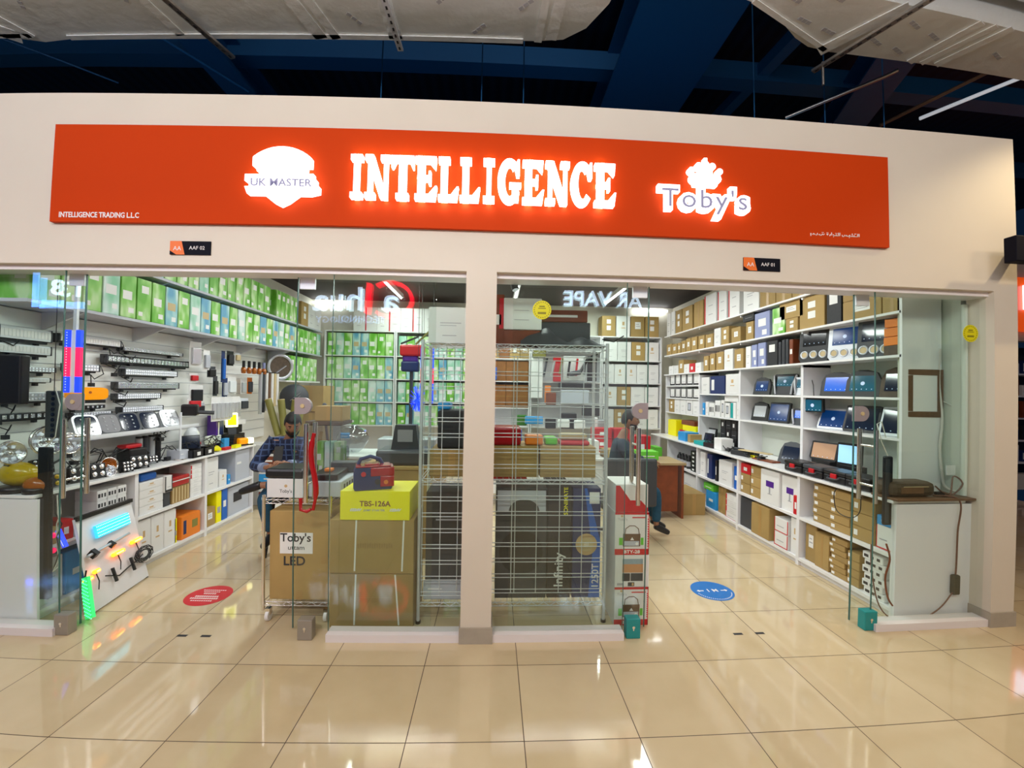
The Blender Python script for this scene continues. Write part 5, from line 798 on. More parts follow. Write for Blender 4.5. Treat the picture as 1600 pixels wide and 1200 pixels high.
for lab, y, z, sx, sy, sz, mn, rz, nm in (('black cloth pouch heaped on the worktop before the curved frame unit', 2.72, .957, .2, .3, .06, 'black_matte', .2, 'pouch'), ('grey remote on the black pouch', 2.86, 1.02, .05, .14, .02, 'charcoal', .3, 'remote'), ('thin pale wooden ruler board leaning on the pouch', 2.5, 1.03, .1, .45, .012, 'pale_wood', .3, 'board'), ('yellow striped roll in front of the pouch', 2.52, .957, .05, .09, .03, 'yellow', 0, 'tape_roll'),
        ('red and white cable bundle on the worktop edge', 2.28, .957, .12, .35, .018, 'wood_red', .1, 'cable_bundle'), ('sky blue box on the far stretch of the worktop', 4.35, .957, .25, .28, .15, 'sky_blue', 0, 'blue_box'), ('kraft block beside the sky blue box', 4.13, .957, .2, .1, .13, 'kraft', 0, 'block'), ('white picture box on the worktop mid-way', 3.25, .957, .18, .2, .17, 'card_white', 0, 'white_box'),
        ('teal low box behind the small tablets', 3.72, .957, .22, .45, .06, 'teal', 0, 'teal_box'), ('black low gear on the worktop beside the white picture box', 3.5, .957, .22, .25, .07, 'black', .1, 'gear'), ('yellow framed unit at the far end of the worktop', 5.2, .957, .25, .35, .3, 'yellow', 0, 'yellow_case'), ('long dark bar on the far worktop', 4.75, .957, .22, .4, .06, 'charcoal', 0, 'dark_bar'),
        ('yellow carton in the niche over the far worktop', 4.55, 1.10, .2, .5, .1, 'yellow', 0, 'yellow_box'), ('red carton beneath the yellow one over the far worktop', 4.82, .957, .2, .22, .14, 'red', 0, 'red_box'), ('white carton beneath the yellow one over the far worktop', 4.52, .957, .25, .3, .14, 'card_white', 0, 'white_box'), ('maroon packet on top of the yellow carton', 4.6, 1.202, .2, .5, .08, 'wood_red', 0, 'packet')):
    slab(lab, (3.20 if y < 4.4 else 3.40, y, z), sx, sy, sz, mn, rz, nm, nm.replace('_', ' ').split()[-1], 'things lying on the screen worktop', .006)
dash('small dark tablet leaning on the far worktop', 3.88, Z0, .18, .18, 'screen_dark', 'tablet', x=3.28); dash('pale grey tablet leaning beside the sky blue box', 4.12, Z0 + .0, .2, .24, 'clear_plastic', 'tablet', x=3.45); dash('small grey tablet leaning next to the white picture box', 3.60, Z0, .2, .2, 'screen_dark', 'tablet', x=3.45, body='silver_plastic')
for i in range(4):
    for j in range(3): carton('black boxed gadget under the gadget boxes, column %s, %s from below' % (['one', 'two', 'three', 'four'][i], ORD[j]), 3.38, 3.14 + i * .15, .957 + j * .14, .14, .2, .138, 'black_tag' if (i + j) % 2 else 'black', 'west', 'black boxed gadgets')
for i, (y, z) in enumerate(((2.62, .99), (2.95, .99), (3.12, 1.0), (3.60, 1.03), (2.38, .975), (4.6, 1.03))):
    t = thing('cable_tangle', 'black tangled cable lying on the screen worktop, %s of the heaps' % ORD[i], 'cable', (3.20, y, z), 0, 'black cables on the screen worktop'); mb = MB(); pts = [(.09 * math.cos(k * .9) + random.uniform(-.02, .02), .12 * math.sin(k * 1.0) + random.uniform(-.02, .02), max(.962 - z, random.uniform(-.02, .03))) for k in range(16)]; mb.tube(pts, .006, 'black', 5); mb.build('cord', t); MB().box(-.03, .03, -.05, .05, .958 - z, .99 - z, 'black').build('adapter', t, bevel=.006)
# ================================================================ BACK, MIDDLE
carton('blue folded sack on the back shelf behind the wire grid', -.2, 5.64, 1.885, .3, .3, .0, 'blue') if False else None
def hang(lab, x, z, w_, h_, mn, y=5.5, nm='hanging_tool', cat='tool', d=.08, grp='goods seen behind the wire grid', bev=.015): return tag(MB().box(x - w_ / 2, x + w_ / 2, y, y + d, z, z + h_, mn).build(nm, bevel=bev), lab, cat, grp)
for a in (('blue wrapped bundle low behind the wire grid, upper part', -.28, 1.97, .30, .26, 'blue', 5.5, 'blue_bundle', 'bundle'), ('green oval case pinned high behind the wire grid', .72, 2.44, .26, .14, 'olive', 5.5, 'oval_case', 'case'), ('white long panel with black knobs behind the wire grid', .68, 1.62, .24, .82, 'card_white', 5.55, 'switch_panel', 'panel'), ('red upright pack behind the wire grid', 1.08, 1.96, .16, .5, 'red', 5.5, 'red_pack', 'pack'),
          ('tall white board with pink border behind the wire grid', 1.42, 1.98, .44, .5, 'card_white', 5.5, 'white_board', 'board'), ('black tall pack behind the wire grid near the rack post', 1.78, 1.98, .18, .5, 'black', 5.5, 'black_pack', 'pack'), ('orange and red slim pack lower behind the grid', .90, 1.52, .12, .36, 'orange', 5.5, 'orange_pack', 'pack'), ('white printed device box behind the wire grid', 1.42, 1.52, .56, .28, 'card_grey', 5.4, 'device_box', 'box'),
          ('black shelf bin above the white device box', 1.42, 1.82, .66, .12, 'black', 5.4, 'shelf_bin', 'bin'), ('sky blue box on the desk behind the grid', .58, 1.15, .34, .14, 'sky_blue', 5.0, 'blue_box', 'box'), ('blue plastic-wrapped stack behind the grid by the post', -.05, .86, .7, .26, 'blue', 4.2, 'blue_stack', 'stack'), ('white and red shoebox on the back desk, nearer the post', 1.12, 1.10, .22, .15, 'card_white', 4.9, 'white_box', 'box'),
          ('white and red shoebox on the back desk, further from the post', 1.42, 1.08, .20, .16, 'label_white', 4.9, 'white_box', 'box'), ('white oval speaker beside the shoeboxes behind the grid', 1.68, 1.02, .1, .28, 'card_white', 4.8, 'oval_speaker', 'speaker')): hang(a[0], *a[1:6], y=a[6], nm=a[7], cat=a[8])
for a in (('black cable reel low on the back shelves behind the grid', 1.25, 1.06, .30, .30, 'black', 5.1, 'cable_reel', 'reel'), ('black helmet-like shell beside the cable reel', 1.72, 1.30, .34, .2, 'black_matte', 5.3, 'shell', 'gear'), ('dark red kit on the back shelf between the cartons and panel', .95, 1.50, .2, .24, 'wood_red', 5.4, 'kit', 'kit'),
          ('dark long tray at the top of the tool shelves', 1.3, 2.62, .9, .08, 'charcoal', 5.4, 'tray', 'tray'), ('black speaker box by the first shoebox', .92, 1.05, .2, .2, 'black', 5.2, 'speaker_box', 'speaker'), ('green oval tin at the middle of the tool shelves', .36, 1.10, .2, .2, 'plush_green', 5.2, 'tin', 'tin'), ('silver bowl shape beside the oval speaker', 1.9, 1.08, .2, .16, 'silver_plastic', 5.1, 'bowl', 'bowl')): hang(a[0], *a[1:6], y=a[6], nm=a[7], cat=a[8])
for i in range(6): tag(MB().tube([(.80 + i * .16, 5.45, 2.05 + .03 * (i % 3)), (.86 + i * .15, 5.40, 2.42 - .05 * (i % 2))], .022, ['charcoal', 'silver_plastic', 'olive', 'black', 'red', 'charcoal'][i], 8).build('hanging_tool', bevel=0), '%s handled tool hanging behind the grid, %s from the brown cartons' % (['dark', 'silver', 'olive', 'black', 'red', 'charcoal'][i], ORD[i]), 'tool', 'tools hanging behind the grid')
t = thing('arm_lamp', 'black jointed arm lamp hanging behind the wire grid near its top', 'lamp', (1.5, 5.3, 2.1)); mb = MB(); mb.tube([(.32, 0, .42), (.12, 0, .28), (.0, 0, .05)], .03, 'black', 8); mb.build('arm', t); mb = MB(); mb.tube([(.0, 0, .05), (-.22, 0, .0)], .05, 'charcoal', 10); mb.build('lamp_head', t)
t = thing('parts_case', 'smoky glass case with small goods behind the trolley', 'case', (-1.78, 1.30, 0)); MB().box(-.15, .16, 0, .25, 0, .95, 'charcoal').build('base', t, bevel=.005); MB().box(-.15, .16, 0, .25, .952, 1.42, 'poly_bag').build('glass_box', t); MB().box(-.17, .18, -.01, .26, 1.425, 1.46, 'bag_dark').build('lid', t, bevel=.004)
carton('kraft carton lying on the smoky glass case', -1.74, 1.31, 1.462, .26, .22, .14, 'kraftplain')
for i, c in enumerate(('green', 'mint', 'green2')): carton('%s carton inside the smoky glass case, %s' % (CN[c], ORD[i]), -1.85 + i * .09, 1.38, .955, .08, .12, .3, c, 'cam', 'cartons in the smoky case')
t = thing('wrapping_bag', 'crumpled clear bag on the counter behind the trolley', 'bag', (-1.95, 2.62, .97)); mb = MB(); random.seed(5); mb.ball((0, 0, .16), .17, 'poly_bag', 14, (1.2, .7, 1)); mb.v = [(x + random.uniform(-.02, .02), y + random.uniform(-.02, .02), max(0, z + random.uniform(-.02, .02))) for x, y, z in mb.v]; mb.build('bag_film', t)
carton('blue flat box on the pale counter behind the machine', -1.25, 2.46, 1.163, .2, .15, .05, 'sky')
carton('red device box printed with a grip, low behind the wire grid', -.10, 1.32, .92, .50, .3, .22, 'red'); 
for lab, x, y, z, sx, sy, sz, mn, nm in (('red plastic toolbox on the rack behind the grid', -.0, .80, 1.13, .30, .25, .12, 'red_gloss', 'toolbox'), ('orange knotted strap beside the red toolbox', .24, .78, 1.13, .16, .16, .09, 'orange', 'strap'), ('green small box beside the orange strap', .40, .80, 1.13, .10, .15, .06, 'green', 'small_box'), ('red striped case at the far rack end', .56, .80, 1.13, .22, .18, .07, 'red', 'striped_case')):
    pass
t = thing('desk', 'office desk across the middle of the shop behind the wire racks', 'desk', (0, 0, 0)); MB().box(-.6, 1.9, 3.6, 4.3, .72, .75, 'laminate_edge').build('desktop', t); MB().box(-.6, -.57, 3.6, 4.3, 0, .72, 'laminate').build('side_panel', t); MB().box(1.87, 1.9, 3.6, 4.3, 0, .72, 'laminate').build('side_panel', t); MB().box(-.57, 1.87, 3.66, 3.68, .2, .72, 'laminate').build('front_panel', t)
t = thing('desk', 'brown wooden side desk past the seated man by the screen aisle', 'desk', (0, 0, 0)); MB().box(1.75, 2.55, 3.05, 3.65, .76, .79, 'desk_top').build('desktop', t); MB().box(1.85, 2.45, 3.10, 3.13, .1, .76, 'wood_red').build('front_panel', t); 
for x in (1.78, 2.5): MB().box(x, x + .03, 3.08, 3.6, 0, .76, 'wood_red').build('leg', t)
for i, (x, c, w_, h_) in enumerate(((-.35, 'red', .3, .2), (.0, 'green_plain', .24, .14), (.30, 'white_qr', .22, .2), (.55, 'grey', .2, .22), (.80, 'green_plain', .3, .16), (1.12, 'green_plain', .26, .14), (1.42, 'white', .1, .26), (1.66, 'brown_book', .2, .12))): carton('%s box on the desk behind the wire grid, %s from the post' % (CN[c], ORD[i]), x, 3.7, .751, w_, .3, h_, c, 'cam', 'boxes on the middle desk')
for i in range(3):
    for j in range(2): carton('red box with white label in the far red stack, column %s, %s from below' % (['one', 'two'][j], ORD[i]), 1.72 + j * .34, 4.4, .62 + i * .175, .30, .3, .17, 'red', 'cam', 'red boxes behind the seated man')
tag(MB().box(1.4, 2.7, 4.3, 4.8, .58, .615, 'laminate_edge').build('side_shelf'), 'white shelf under the red boxes', 'shelf'); carton('red carton by the screen aisle on the white shelf', 2.4, 4.4, .62, .30, .3, .4, 'red'); carton('green topped carton on the brown side desk', 2.1, 3.3, .792, .3, .25, .12, 'green_plain'); carton('green box on the floor beside the brown side desk', 2.78, 4.6, .3, .12, .3, .5, 'green_plain')
for i in range(3): carton('navy crate by the brown side desk, %s from below' % ORD[i], 2.72, 4.2, .0 + i * .17, .22, .3, .165, 'navy', 'cam', 'navy crates')
tag(MB().box(1.35, 2.7, 4.32, 4.34, 0, .575, 'laminate').build('support_board'), 'white panel holding up the shelf of red boxes', 'panel')
# blue desk lamps and machines behind yellow box
t = thing('work_desk', 'pale counter behind the yellow box carrying machines', 'desk', (0, 0, 0)); MB().box(-2.2, -.85, 2.35, 3.0, .93, .96, 'laminate_edge').build('desktop', t); MB().box(-2.2, -2.17, 2.35, 3.0, 0, .93, 'laminate').build('side_panel', t); MB().box(-.88, -.85, 2.35, 3.0, 0, .93, 'laminate').build('side_panel', t); MB().box(-2.17, -.88, 2.4, 2.42, .1, .93, 'laminate').build('front_panel', t)
t = thing('diagnostic_machine', 'dark grey machine with a framed window behind the jump starter', 'machine', (-1.14, 1.95, .965)); mb = MB(); mb.box(-.28, .42, -.2, .2, 0, .16, 'charcoal'); mb.build('base', t, bevel=.03); mb = MB(); mb.prism([(-.14, .16), (.16, .16), (.12, .42), (-.1, .42)], (0, -.1, 0), (1, 0, 0), (0, 0, 1), (0, .14, 0), 'charcoal'); mb.build('head', t, bevel=.015); MB().box(-.07, .09, -.11, -.1, .24, .37, 'glove_grey').build('window', t)
tag(MB().box(-1.56, -.70, 1.7, 2.2, .93, .963, 'kraft').build('board', bevel=.004), 'brown carton top under the dark grey machine', 'board'); tag(MB().box(-1.54, -.72, 1.72, 2.18, 0, .928, 'kraft').build('kraft_crate', bevel=.004), 'large kraft crate carrying the dark grey machine', 'box')
for lab, x, w_, h_ in (('grey stereo unit left of the dark machine on the pale counter', -1.42, .34, .20), ('grey stereo unit with a glowing knob right of the dark machine', -.99, .22, .20)): tag(MB().box(x - w_ / 2, x + w_ / 2, 2.45, 2.75, .962, .962 + h_, 'silver_plastic').build('stereo_unit', bevel=.01), lab, 'stereo', 'stereo units on the pale counter')
for lab, x, c in (('black pole lamp with a red head rising behind the counter', -1.55, 'red'),):
    t = thing('pole_lamp', lab, 'lamp', (-1.52, 4.1, 0)); mb = MB(); mb.disc((0, 0, 0), .16, (0, 0, 1), .03, 'black', 20); mb.build('base', t); mb = MB(); mb.tube([(0, 0, .03), (0, 0, 2.05)], .03, 'charcoal', 10); mb.build('pole', t); mb = MB(); mb.box(-.18, .20, -.1, .1, 2.30, 2.48, 'red'); mb.box(-.16, .12, -.08, .08, 2.05, 2.22, 'navy'); mb.box(-.14, .1, -.07, .07, 2.2, 2.32, 'purple'); mb.build('head', t, bevel=.03); mb = MB(); mb.bar((-.18, 0, 2.5), (.1, 0, 2.62), .06, .02, 'black'); mb.bar((.06, 0, 2.5), (.28, 0, 2.72), .06, .02, 'olive'); mb.build('flaps', t)
t = thing('broom', 'slim wooden stick with a dark tip standing behind the counter', 'stick', (-1.86, 1.56, .6)); mb = MB(); mb.tube([(.06, 0, .3), (-.02, 0, .95)], .014, 'frame_brown', 8); mb.build('stick', t); mb = MB(); mb.ball((-.02, 0, .98), .03, 'charcoal', 8, (1, 1, 1.6)); mb.build('tip', t)
carton('kraft carton holding up the wooden stick', -1.83, 1.55, 0, .26, .28, .9, 'kraftplain')
tag(MB().box(-1.35, -1.0, 2.85, 3.0, 1.4, 1.46, 'sky_blue').build('blue_box', bevel=.004), 'flat blue box on the shelf line behind the machine', 'box') if False else None
for i, (x, lab) in enumerate(((-.98, 'slim glowing blue and red rod hanging behind the tall wire rack'), (-.80, 'second slim glowing rod, nearer the post'))):
    t = thing('glow_rod', lab, 'light', (x - .35, 3.9, 0), 0, 'hanging glow rods'); 
    for nm, z0, z1, mn in (('upper_segment', 2.1, 2.42, 'led_blue'), ('red_segment', 1.86, 2.1, 'led_red'), ('lower_segment', 1.55, 1.86, 'led_blue')):
        mb = MB(); mb.tube([(0, 0, z0), (0, 0, z1)], .014, mn, 8); mb.build(nm, t)
    mb = MB(); mb.tube([(0, 0, 2.42), (0, 0, 3.7)], .004, 'black', 5); mb.build('cord', t)
t = thing('tinsel_ball', 'fluffy glowing blue tuft hanging behind the tall wire rack', 'decoration', (-1.36, 3.8, 1.62)); mb = MB(); 
for k in range(90): a = random.uniform(0, 2 * PI); b = random.uniform(-1.3, 1.3); d = Vector((math.cos(a) * math.cos(b), math.sin(a) * math.cos(b), math.sin(b) * 1.6)); mb.bar((0, 0, 0), d * .13, .005, .005, 'led_blue')
mb.build('tufts', t); mb = MB(); mb.tube([(0, 0, 0), (0, 0, 2.1)], .004, 'black', 5); mb.build('cord', t)
# ================================================================ FRONT: trolley, cartons, racks
def wire_shelf(x0, x1, y0, y1, z, parent, nm='wire_shelf', mn='chrome', step=.045):
    mb = MB()
    for y in (y0, y1):
        for zz in (0, -.028): mb.tube([(x0, y, z + zz), (x1, y, z + zz)], .0035, mn, 5)
        n = int((x1 - x0) / .045); pts = [(x0 + (x1 - x0) * i / n, y, z - .001 - .027 * (i % 2)) for i in range(n + 1)]; mb.tube(pts, .0025, mn, 4)
    for x in (x0, x1):
        for zz in (0, -.028): mb.tube([(x, y0, z + zz), (x, y1, z + zz)], .0035, mn, 5)
    n = int((x1 - x0) / step)
    for i in range(1, n): mb.tube([(x0 + (x1 - x0) * i / n, y0, z), (x0 + (x1 - x0) * i / n, y1, z)], .002, mn, 4)
    return mb.build(nm, parent)
t = thing('wire_trolley', 'chrome wire trolley holding the carton marked LED', 'trolley'); X0_, X1_, Y0_, Y1_ = -1.90, -1.40, .50, .92
for x in (X0_, X1_):
    for y in (Y0_, Y1_): mb = MB(); mb.tube([(x, y, .09), (x, y, .965)], .0125, 'chrome', 10); mb.lathe([(.016, 0), (.016, .02)], (x, y, .93), (0, 0, 1), 'chrome', 10); p_ = mb.build('post', t)
for z in (.155, .93): wire_shelf(X0_, X1_, Y0_, Y1_, z, t)
for x in (X0_ + .03, X1_ - .03):
    for y in (Y0_ + .02, Y1_): mb = MB(); mb.disc((x - .012, y, .042), .04, (1, 0, 0), .024, 'card_white', 18); mb.box(x - .018, x + .018, y - .02, y + .02, .05, .10, 'chrome'); mb.build('wheel', t)
t = thing('marked_carton', 'large kraft carton printed LED with a white Toby\'s paper on its front', 'box', (-1.645, .53, .158)); MB().box(-.225, .235, 0, .36, 0, .68, 'kraft').build('carton_body', t, bevel=.006)
mb = MB()
for x, z0, z1 in ((.0, .58, .64), (.0, .0, .07), (.19, .28, .33)): mb.box(x - .02, x + .03, -.0008, 0, z0, z1, 'tape')
mb.box(-.225, .235, -.0006, 0, .42, .50, 'kraft_dark') if False else None
mb.build('tape_strips', t); lb = MB().box(-.145, .105, -.002, -.0005, .355, .515, 'label_white').build('paper_label', t, None)
text_mb("Toby's", .088, 'print_dark', .0004, .0012, 1.0).build('lettering', lb, (-.025, -.003, .475)); text_mb('uttam', .05, 'print_dark', .0004, 0, 1.1).build('lettering', lb, (-.02, -.003, .40)); text_mb('LED', .098, 'print_dark', .0004, .002).build('lettering', t, (-.035, -.001, .295))
t = thing('small_carton', 'low white carton with a gold crest reading Toby\'s on the trolley top', 'box', (-1.76, .55, .933)); MB().box(-.145, .145, 0, .25, 0, .145, 'card_white').build('carton_body', t, bevel=.003); text_mb("Toby's", .036, 'print_dark', .0004).build('lettering', t, (.0, -.001, .05)); mb = MB(); mb.disc((0, -.001, .09), .012, (0, 1, 0), .001, 'print_gold', 10); mb.build('crest', t)
tag(MB().box(-1.92, -1.62, .54, .82, 1.081, 1.155, 'black').build('carry_case', bevel=.02), 'black padded case lying on the low white carton', 'case')
t = thing('plastic_basket', 'white slotted plastic basket on the trolley and carton behind', 'basket', (-1.52, .58, .933)); mb = MB(); mb.box(-.08, .17, 0, .40, 0, .12, 'card_grey'); mb.build('tub', t, bevel=.008); mb = MB()
for k in range(5): mb.box(.1702, .1712, .06 + k * .06, .09 + k * .06, .03, .09, 'print_dark')
mb.build('slots', t)
for lab, x, y, z, sx, sy, sz, mn in (('black flat device on the white basket', -1.50, .76, 1.055, .2, .3, .05, 'black'), ('black box behind the flat device', -1.46, .98, 1.055, .22, .1, .09, 'charcoal')): slab(lab, (x, y, z), sx, sy, sz, mn, .06, 'flat_device', 'device', 'devices on the basket', .01)
tag(MB().box(-1.53, -1.47, .70, .76, 1.106, 1.13, 'orange').build('orange_plug', bevel=.006), 'small orange plug on the black device', 'plug')
t = thing('red_strap', 'red padded strap looped over the door handle', 'strap'); mb = MB(); pts = [(-1.46 + .02 * math.sin(i * .45), .335, .905 + .55 * i / 14) for i in range(15)]; mb.tube(pts, [.012] * 3 + [.02] * 10 + [.014] * 2, 'red_gloss', 8); mb.build('strap', t); mb = MB(); mb.tube([(-1.475, .335, .91), (-1.50, .33, .895), (-1.545, .33, .905), (-1.55, .335, .99)], .013, 'red_gloss', 8); mb.build('loop', t)
# two shipping cartons with the yellow box and the jump starter
for k, lab in ((0, 'large kraft shipping carton on the floor beneath the yellow box, bottom of two'), (1, 'large kraft shipping carton stacked right beneath the yellow box')):
    t = thing('shipping_carton', lab, 'box', (-1.062, .435, k * .405), 0, 'large shipping cartons'); MB().box(-.315, .305, 0, .42, .001, .402, 'kraft').build('carton_body', t, bevel=.005); mb = MB()
    mb.bar((-.13, -.001, .02), (-.12, -.001, .40), .001, .012, 'label_white', (1, 0, 0)); mb.bar((.2 + .02 * k, -.001, .02), (.17 + .06 * k, -.001, .40), .001, .012, 'label_white', (1, 0, 0)); mb.build('straps', t)
    mb = MB()
    for j in range(15): mb.box(-.11 + j * .0175, -.097 + j * .0175, -.0012, 0, .19 + .003 * (j % 3), .225 + .004 * (j % 2), 'kraft_dark')
    mb.build('printed_marks', t)
t = thing('yellow_carton', 'bright yellow carton printed TBS-126A JUMP STARTER', 'box', (-1.045, .425, .808)); MB().box(-.255, .255, 0, .36, 0, .215, 'yellow').build('carton_body', t, bevel=.003); text_mb('TBS-126A', .055, 'wood', .0004, .0014).build('lettering', t, (.0, -.001, .12)); text_mb('JUMP STARTER', .02, 'print_grey', .0004, .0006, 1.0, gap=1.2).build('lettering', t, (-.005, -.001, .073))
for sx in (-1, 1): text_mb('1224V', .026, 'label_white', .0004, .002, 1.2, shear=.3).build('lettering', t, (sx * .145, -.001, .075))
t = thing('jump_starter', 'red and black portable jump starter standing on the yellow carton', 'jump starter', (-1.09, .52, 1.026), .32); mb = MB(); mb.prism([(-.13, .0), (.13, 0), (.14, .02), (.14, .13), (.125, .165), (-.125, .165), (-.14, .13), (-.14, .02)], (0, -.075, 0), (1, 0, 0), (0, 0, 1), (0, .15, 0), 'navy'); mb.build('body', t, bevel=.008)
mb = MB(); mb.box(-.02, .15, -.082, .08, .10, .165, 'red_gloss'); mb.box(.05, .15, -.082, .08, .02, .10, 'red_gloss'); mb.build('side_shell', t, bevel=.006); mb = MB(); mb.box(-.125, .125, -.07, .07, .166, .178, 'red_gloss'); mb.box(-.06, .04, -.05, .05, .178, .19, 'red_gloss'); mb.build('lid', t, bevel=.003)
mb = MB(); mb.tube([(-.11, .03, .165), (-.09, .03, .215), (-.02, .03, .235), (.05, .03, .21), (.07, .03, .17)], .014, 'navy', 8); mb.build('handle', t); mb = MB(); mb.disc((-.07, -.085, .12), .018, (0, 1, 0), .01, 'red', 12); mb.disc((.03, -.085, .06), .02, (0, 1, 0), .012, 'print_dark', 12); mb.disc((.09, -.088, .055), .016, (0, 1, 0), .01, 'orange', 12); mb.build('knobs', t)
# wire racks with hooked grid panels
def rack(lab, x0, x1, y0, y1, zs):
    t = thing('wire_rack', lab, 'rack', (0, 0, 0), 0, 'tall wire racks behind the glass')
    for x in (x0, x1):
        for y in (y0, y1): mb = MB(); mb.tube([(x, y, .02), (x, y, 2.16)], .013, 'zinc', 10); mb.disc((x, y, .0), .02, (0, 0, 1), .02, 'black', 10); mb.build('post', t)
    for z in zs: wire_shelf(x0, x1, y0, y1, z, t, mn='zinc')
    return t
def grid(lab, x0, x1, y, z0, z1, vx, parent=None):
    t = thing('wire_grid', lab, 'grid panel', (0, 0, 0), 0, 'grid panels hooked on the racks'); mb = MB()
    n = int(round((z1 - z0) / .1155)); 
    for i in range(n + 1):
        z = z0 + (z1 - z0) * i / n
        for dz in (-.014, .014): mb.tube([(x0, y - .006, z + dz), (x1, y - .006, z + dz)], .0032, 'zinc', 5)
    mb.build('cross_wires', t); mb = MB()
    for x in vx: mb.tube([(x, y, z0 - .02), (x, y, z1 + .02)], .0035, 'zinc', 5)
    mb.build('upright_wires', t); mb = MB()
    for x in (x0 + .03, x1 - .03): mb.tube([(x, y, z1 + .014), (x, y, z1 + .10), (x, y + .02, z1 + .10)], .004, 'zinc', 5)
    mb.build('hook', t); return t
rack('tall wire rack between the yellow box and the white post', -.73, -.30, .50, .92, (.16, 1.10, 2.14)); rack('tall wire rack between the white post and the red boxes', -.24, .695, .50, .92, (.16, 1.10, 2.14))
grid('wire grid panel on the rack beside the yellow box', -.71, -.32, .478, .24, 2.03, (-.705, -.57, -.44, -.325)); grid('wire grid panel on the rack beside the red boxes', -.19, .68, .478, .26, 2.03, (-.185, -.03, -.005, .16, .335, .51, .675))
for lab, x, y, z, w_, d_, h_, st in (('long flat kraft carton on the middle shelf behind the grid, nearer the post', .0, .56, 1.105, .36, .34, .24, 'kraftplain'), ('long flat kraft carton on the middle shelf behind the grid, nearer the red boxes', .41, .56, 1.105, .44, .34, .24, 'kraftplain'), ('kraft carton on the middle shelf of the rack by the yellow box', -.50, .56, 1.105, .34, .34, .21, 'kraftplain'),
        ('flat white carton on top of the rack beside the post', -.52, .56, 2.145, .36, .34, .28, 'white'), ('white printed carton on top of the grid rack', .02, .60, 2.27, .34, .3, .25, 'white_red'), ('dark red carton on top of the grid rack by the post', -.17, .6, 2.145, .12, .3, .4, 'maroon'), ('dark red flat carton at the back on the grid rack top', .38, .74, 2.36, .42, .15, .10, 'maroon'), ('charcoal carton under the dark red flat one', .38, .72, 2.145, .46, .18, .21, 'darkpanel')): carton(lab, x, y, z, w_, d_, h_, st)
slab('low dark box beneath the white printed carton on the grid rack', (.03, .74, 2.145), .3, .28, .12, 'wood_red', 0, 'dark_box', 'box', 'boxes on the rack tops', .004)
t = thing('folded_cover', 'dark grey shiny folded car cover heaped on top of the grid rack', 'cover', (.35, .62, 2.145)); mb = MB(); nx, ny = 30, 5; vs = []
for j in range(ny):
    for i in range(nx + 1):
        u = i / nx; zt = .05 + .10 * max(0, math.sin(u * 6.2 + .4)) * (1 - u * .35) + .05 * math.sin(u * 17 + j) * .5; env = math.sin(PI * min(1, max(0.02, u))) ** .4
        if j == 0: z = 0
        elif j == ny - 1: z = 0
        else: z = zt * env * (1.15 if j == 2 else .85)
        vs.append((-.33 + .70 * u, -.10 + .05 * j, max(0, z)))
fs = [(j * (nx + 1) + i, j * (nx + 1) + i + 1, (j + 1) * (nx + 1) + i + 1, (j + 1) * (nx + 1) + i) for j in range(ny - 1) for i in range(nx)]
mb.add(vs, fs, 'charcoal', True); mb.add([v for v in vs[:nx + 1]] + [v for v in vs[-nx - 1:]], [tuple(list(range(nx + 1)) + list(range(2 * nx + 1, nx, -1)))], 'charcoal'); mb.build('cover_fabric', t)
mb = MB(); mb.tube([(.33, -.02, .06), (.42, -.03, .04), (.50, -.03, .09)], .005, 'black', 6); mb.build('cord', t)
# dark subwoofer cartons on the lower shelf
for lab, x, w_, h_, mn, dec in (('dark carton with a round speaker picture on the low shelf, next to the post', .05, .40, .86, 'charcoal', 0), ('dark carton lettered Infinity standing on the low shelf', .35, .185, .88, 'black_matte', 1), ('dark blue carton with a gold speaker picture and 1250T print', .565, .22, .86, 'navy', 2)):
    t = thing('speaker_carton', lab, 'box', (x, .56, .162), 0, 'dark speaker cartons behind the grid'); MB().box(-w_ / 2, w_ / 2, 0, .32, 0, h_, mn).build('carton_body', t, bevel=.004); mb = MB()
    if dec == 0: mb.lathe([(.0, -.001), (.13, -.001), (.15, -.003), (.17, -.001)], (.0, 0, .36), (0, 1, 0), 'black_matte', 32); mb.box(-.19, .19, -.001, 0, .68, .84, 'card_grey'); mb.prism([(.12 * math.cos(a), .09 * math.sin(a)) for a in [i * PI / 12 for i in range(13)]], (.02, -.0022, .68), (1, 0, 0), (0, 0, 1), (0, .001, 0), 'charcoal'); mb.build('printed_picture', t)
    if dec == 1:
        o = text_mb('Infinity', .10, 'label_white', .0004, .001).build('lettering', t, (.0, -.001, .22)); o.rotation_euler[1] = -PI / 2
        o = text_mb('SONIMATE', .045, 'yellow', .0004, .0005).build('lettering', t, (.05, -.001, .76)); o.rotation_euler[1] = -PI / 2
    if dec == 2:
        mb.disc((.0, -.0012, .42), .085, (0, 1, 0), .001, 'print_gold', 28); mb.disc((.0, -.0022, .42), .055, (0, 1, 0), .001, 'pale_wood', 28); mb.disc((.0, -.0030, .42), .02, (0, 1, 0), .001, 'chrome', 20); mb.prism([(-.02, .86), (-.0, .86), (.11, .45), (.11, .0), (.02, .0), (.05, .36)], (0, -.001, 0), (1, 0, 0), (0, 0, 1), (0, .0008, 0), 'blue'); mb.box(.02, .10, -.0015, 0, .74, .83, 'label_white'); mb.build('printed_picture', t)
        o = text_mb('1250T', .075, 'label_white', .0004, .001).build('lettering', t, (.075, -.0016, .17)); o.rotation_euler[1] = -PI / 2
for lab, z, h_, st in (('dark carton low on the rack beside the yellow box', .165, .42, 'darkpanel'), ('second dark carton above it on the rack beside the yellow box', .587, .40, 'black'), ): carton(lab, -.50, .56, z, .38, .32, h_, st)
carton('pale carton strip at the foot of the rack beside the yellow box', -.52, .535, .165, .36, .02, .14, 'grey')
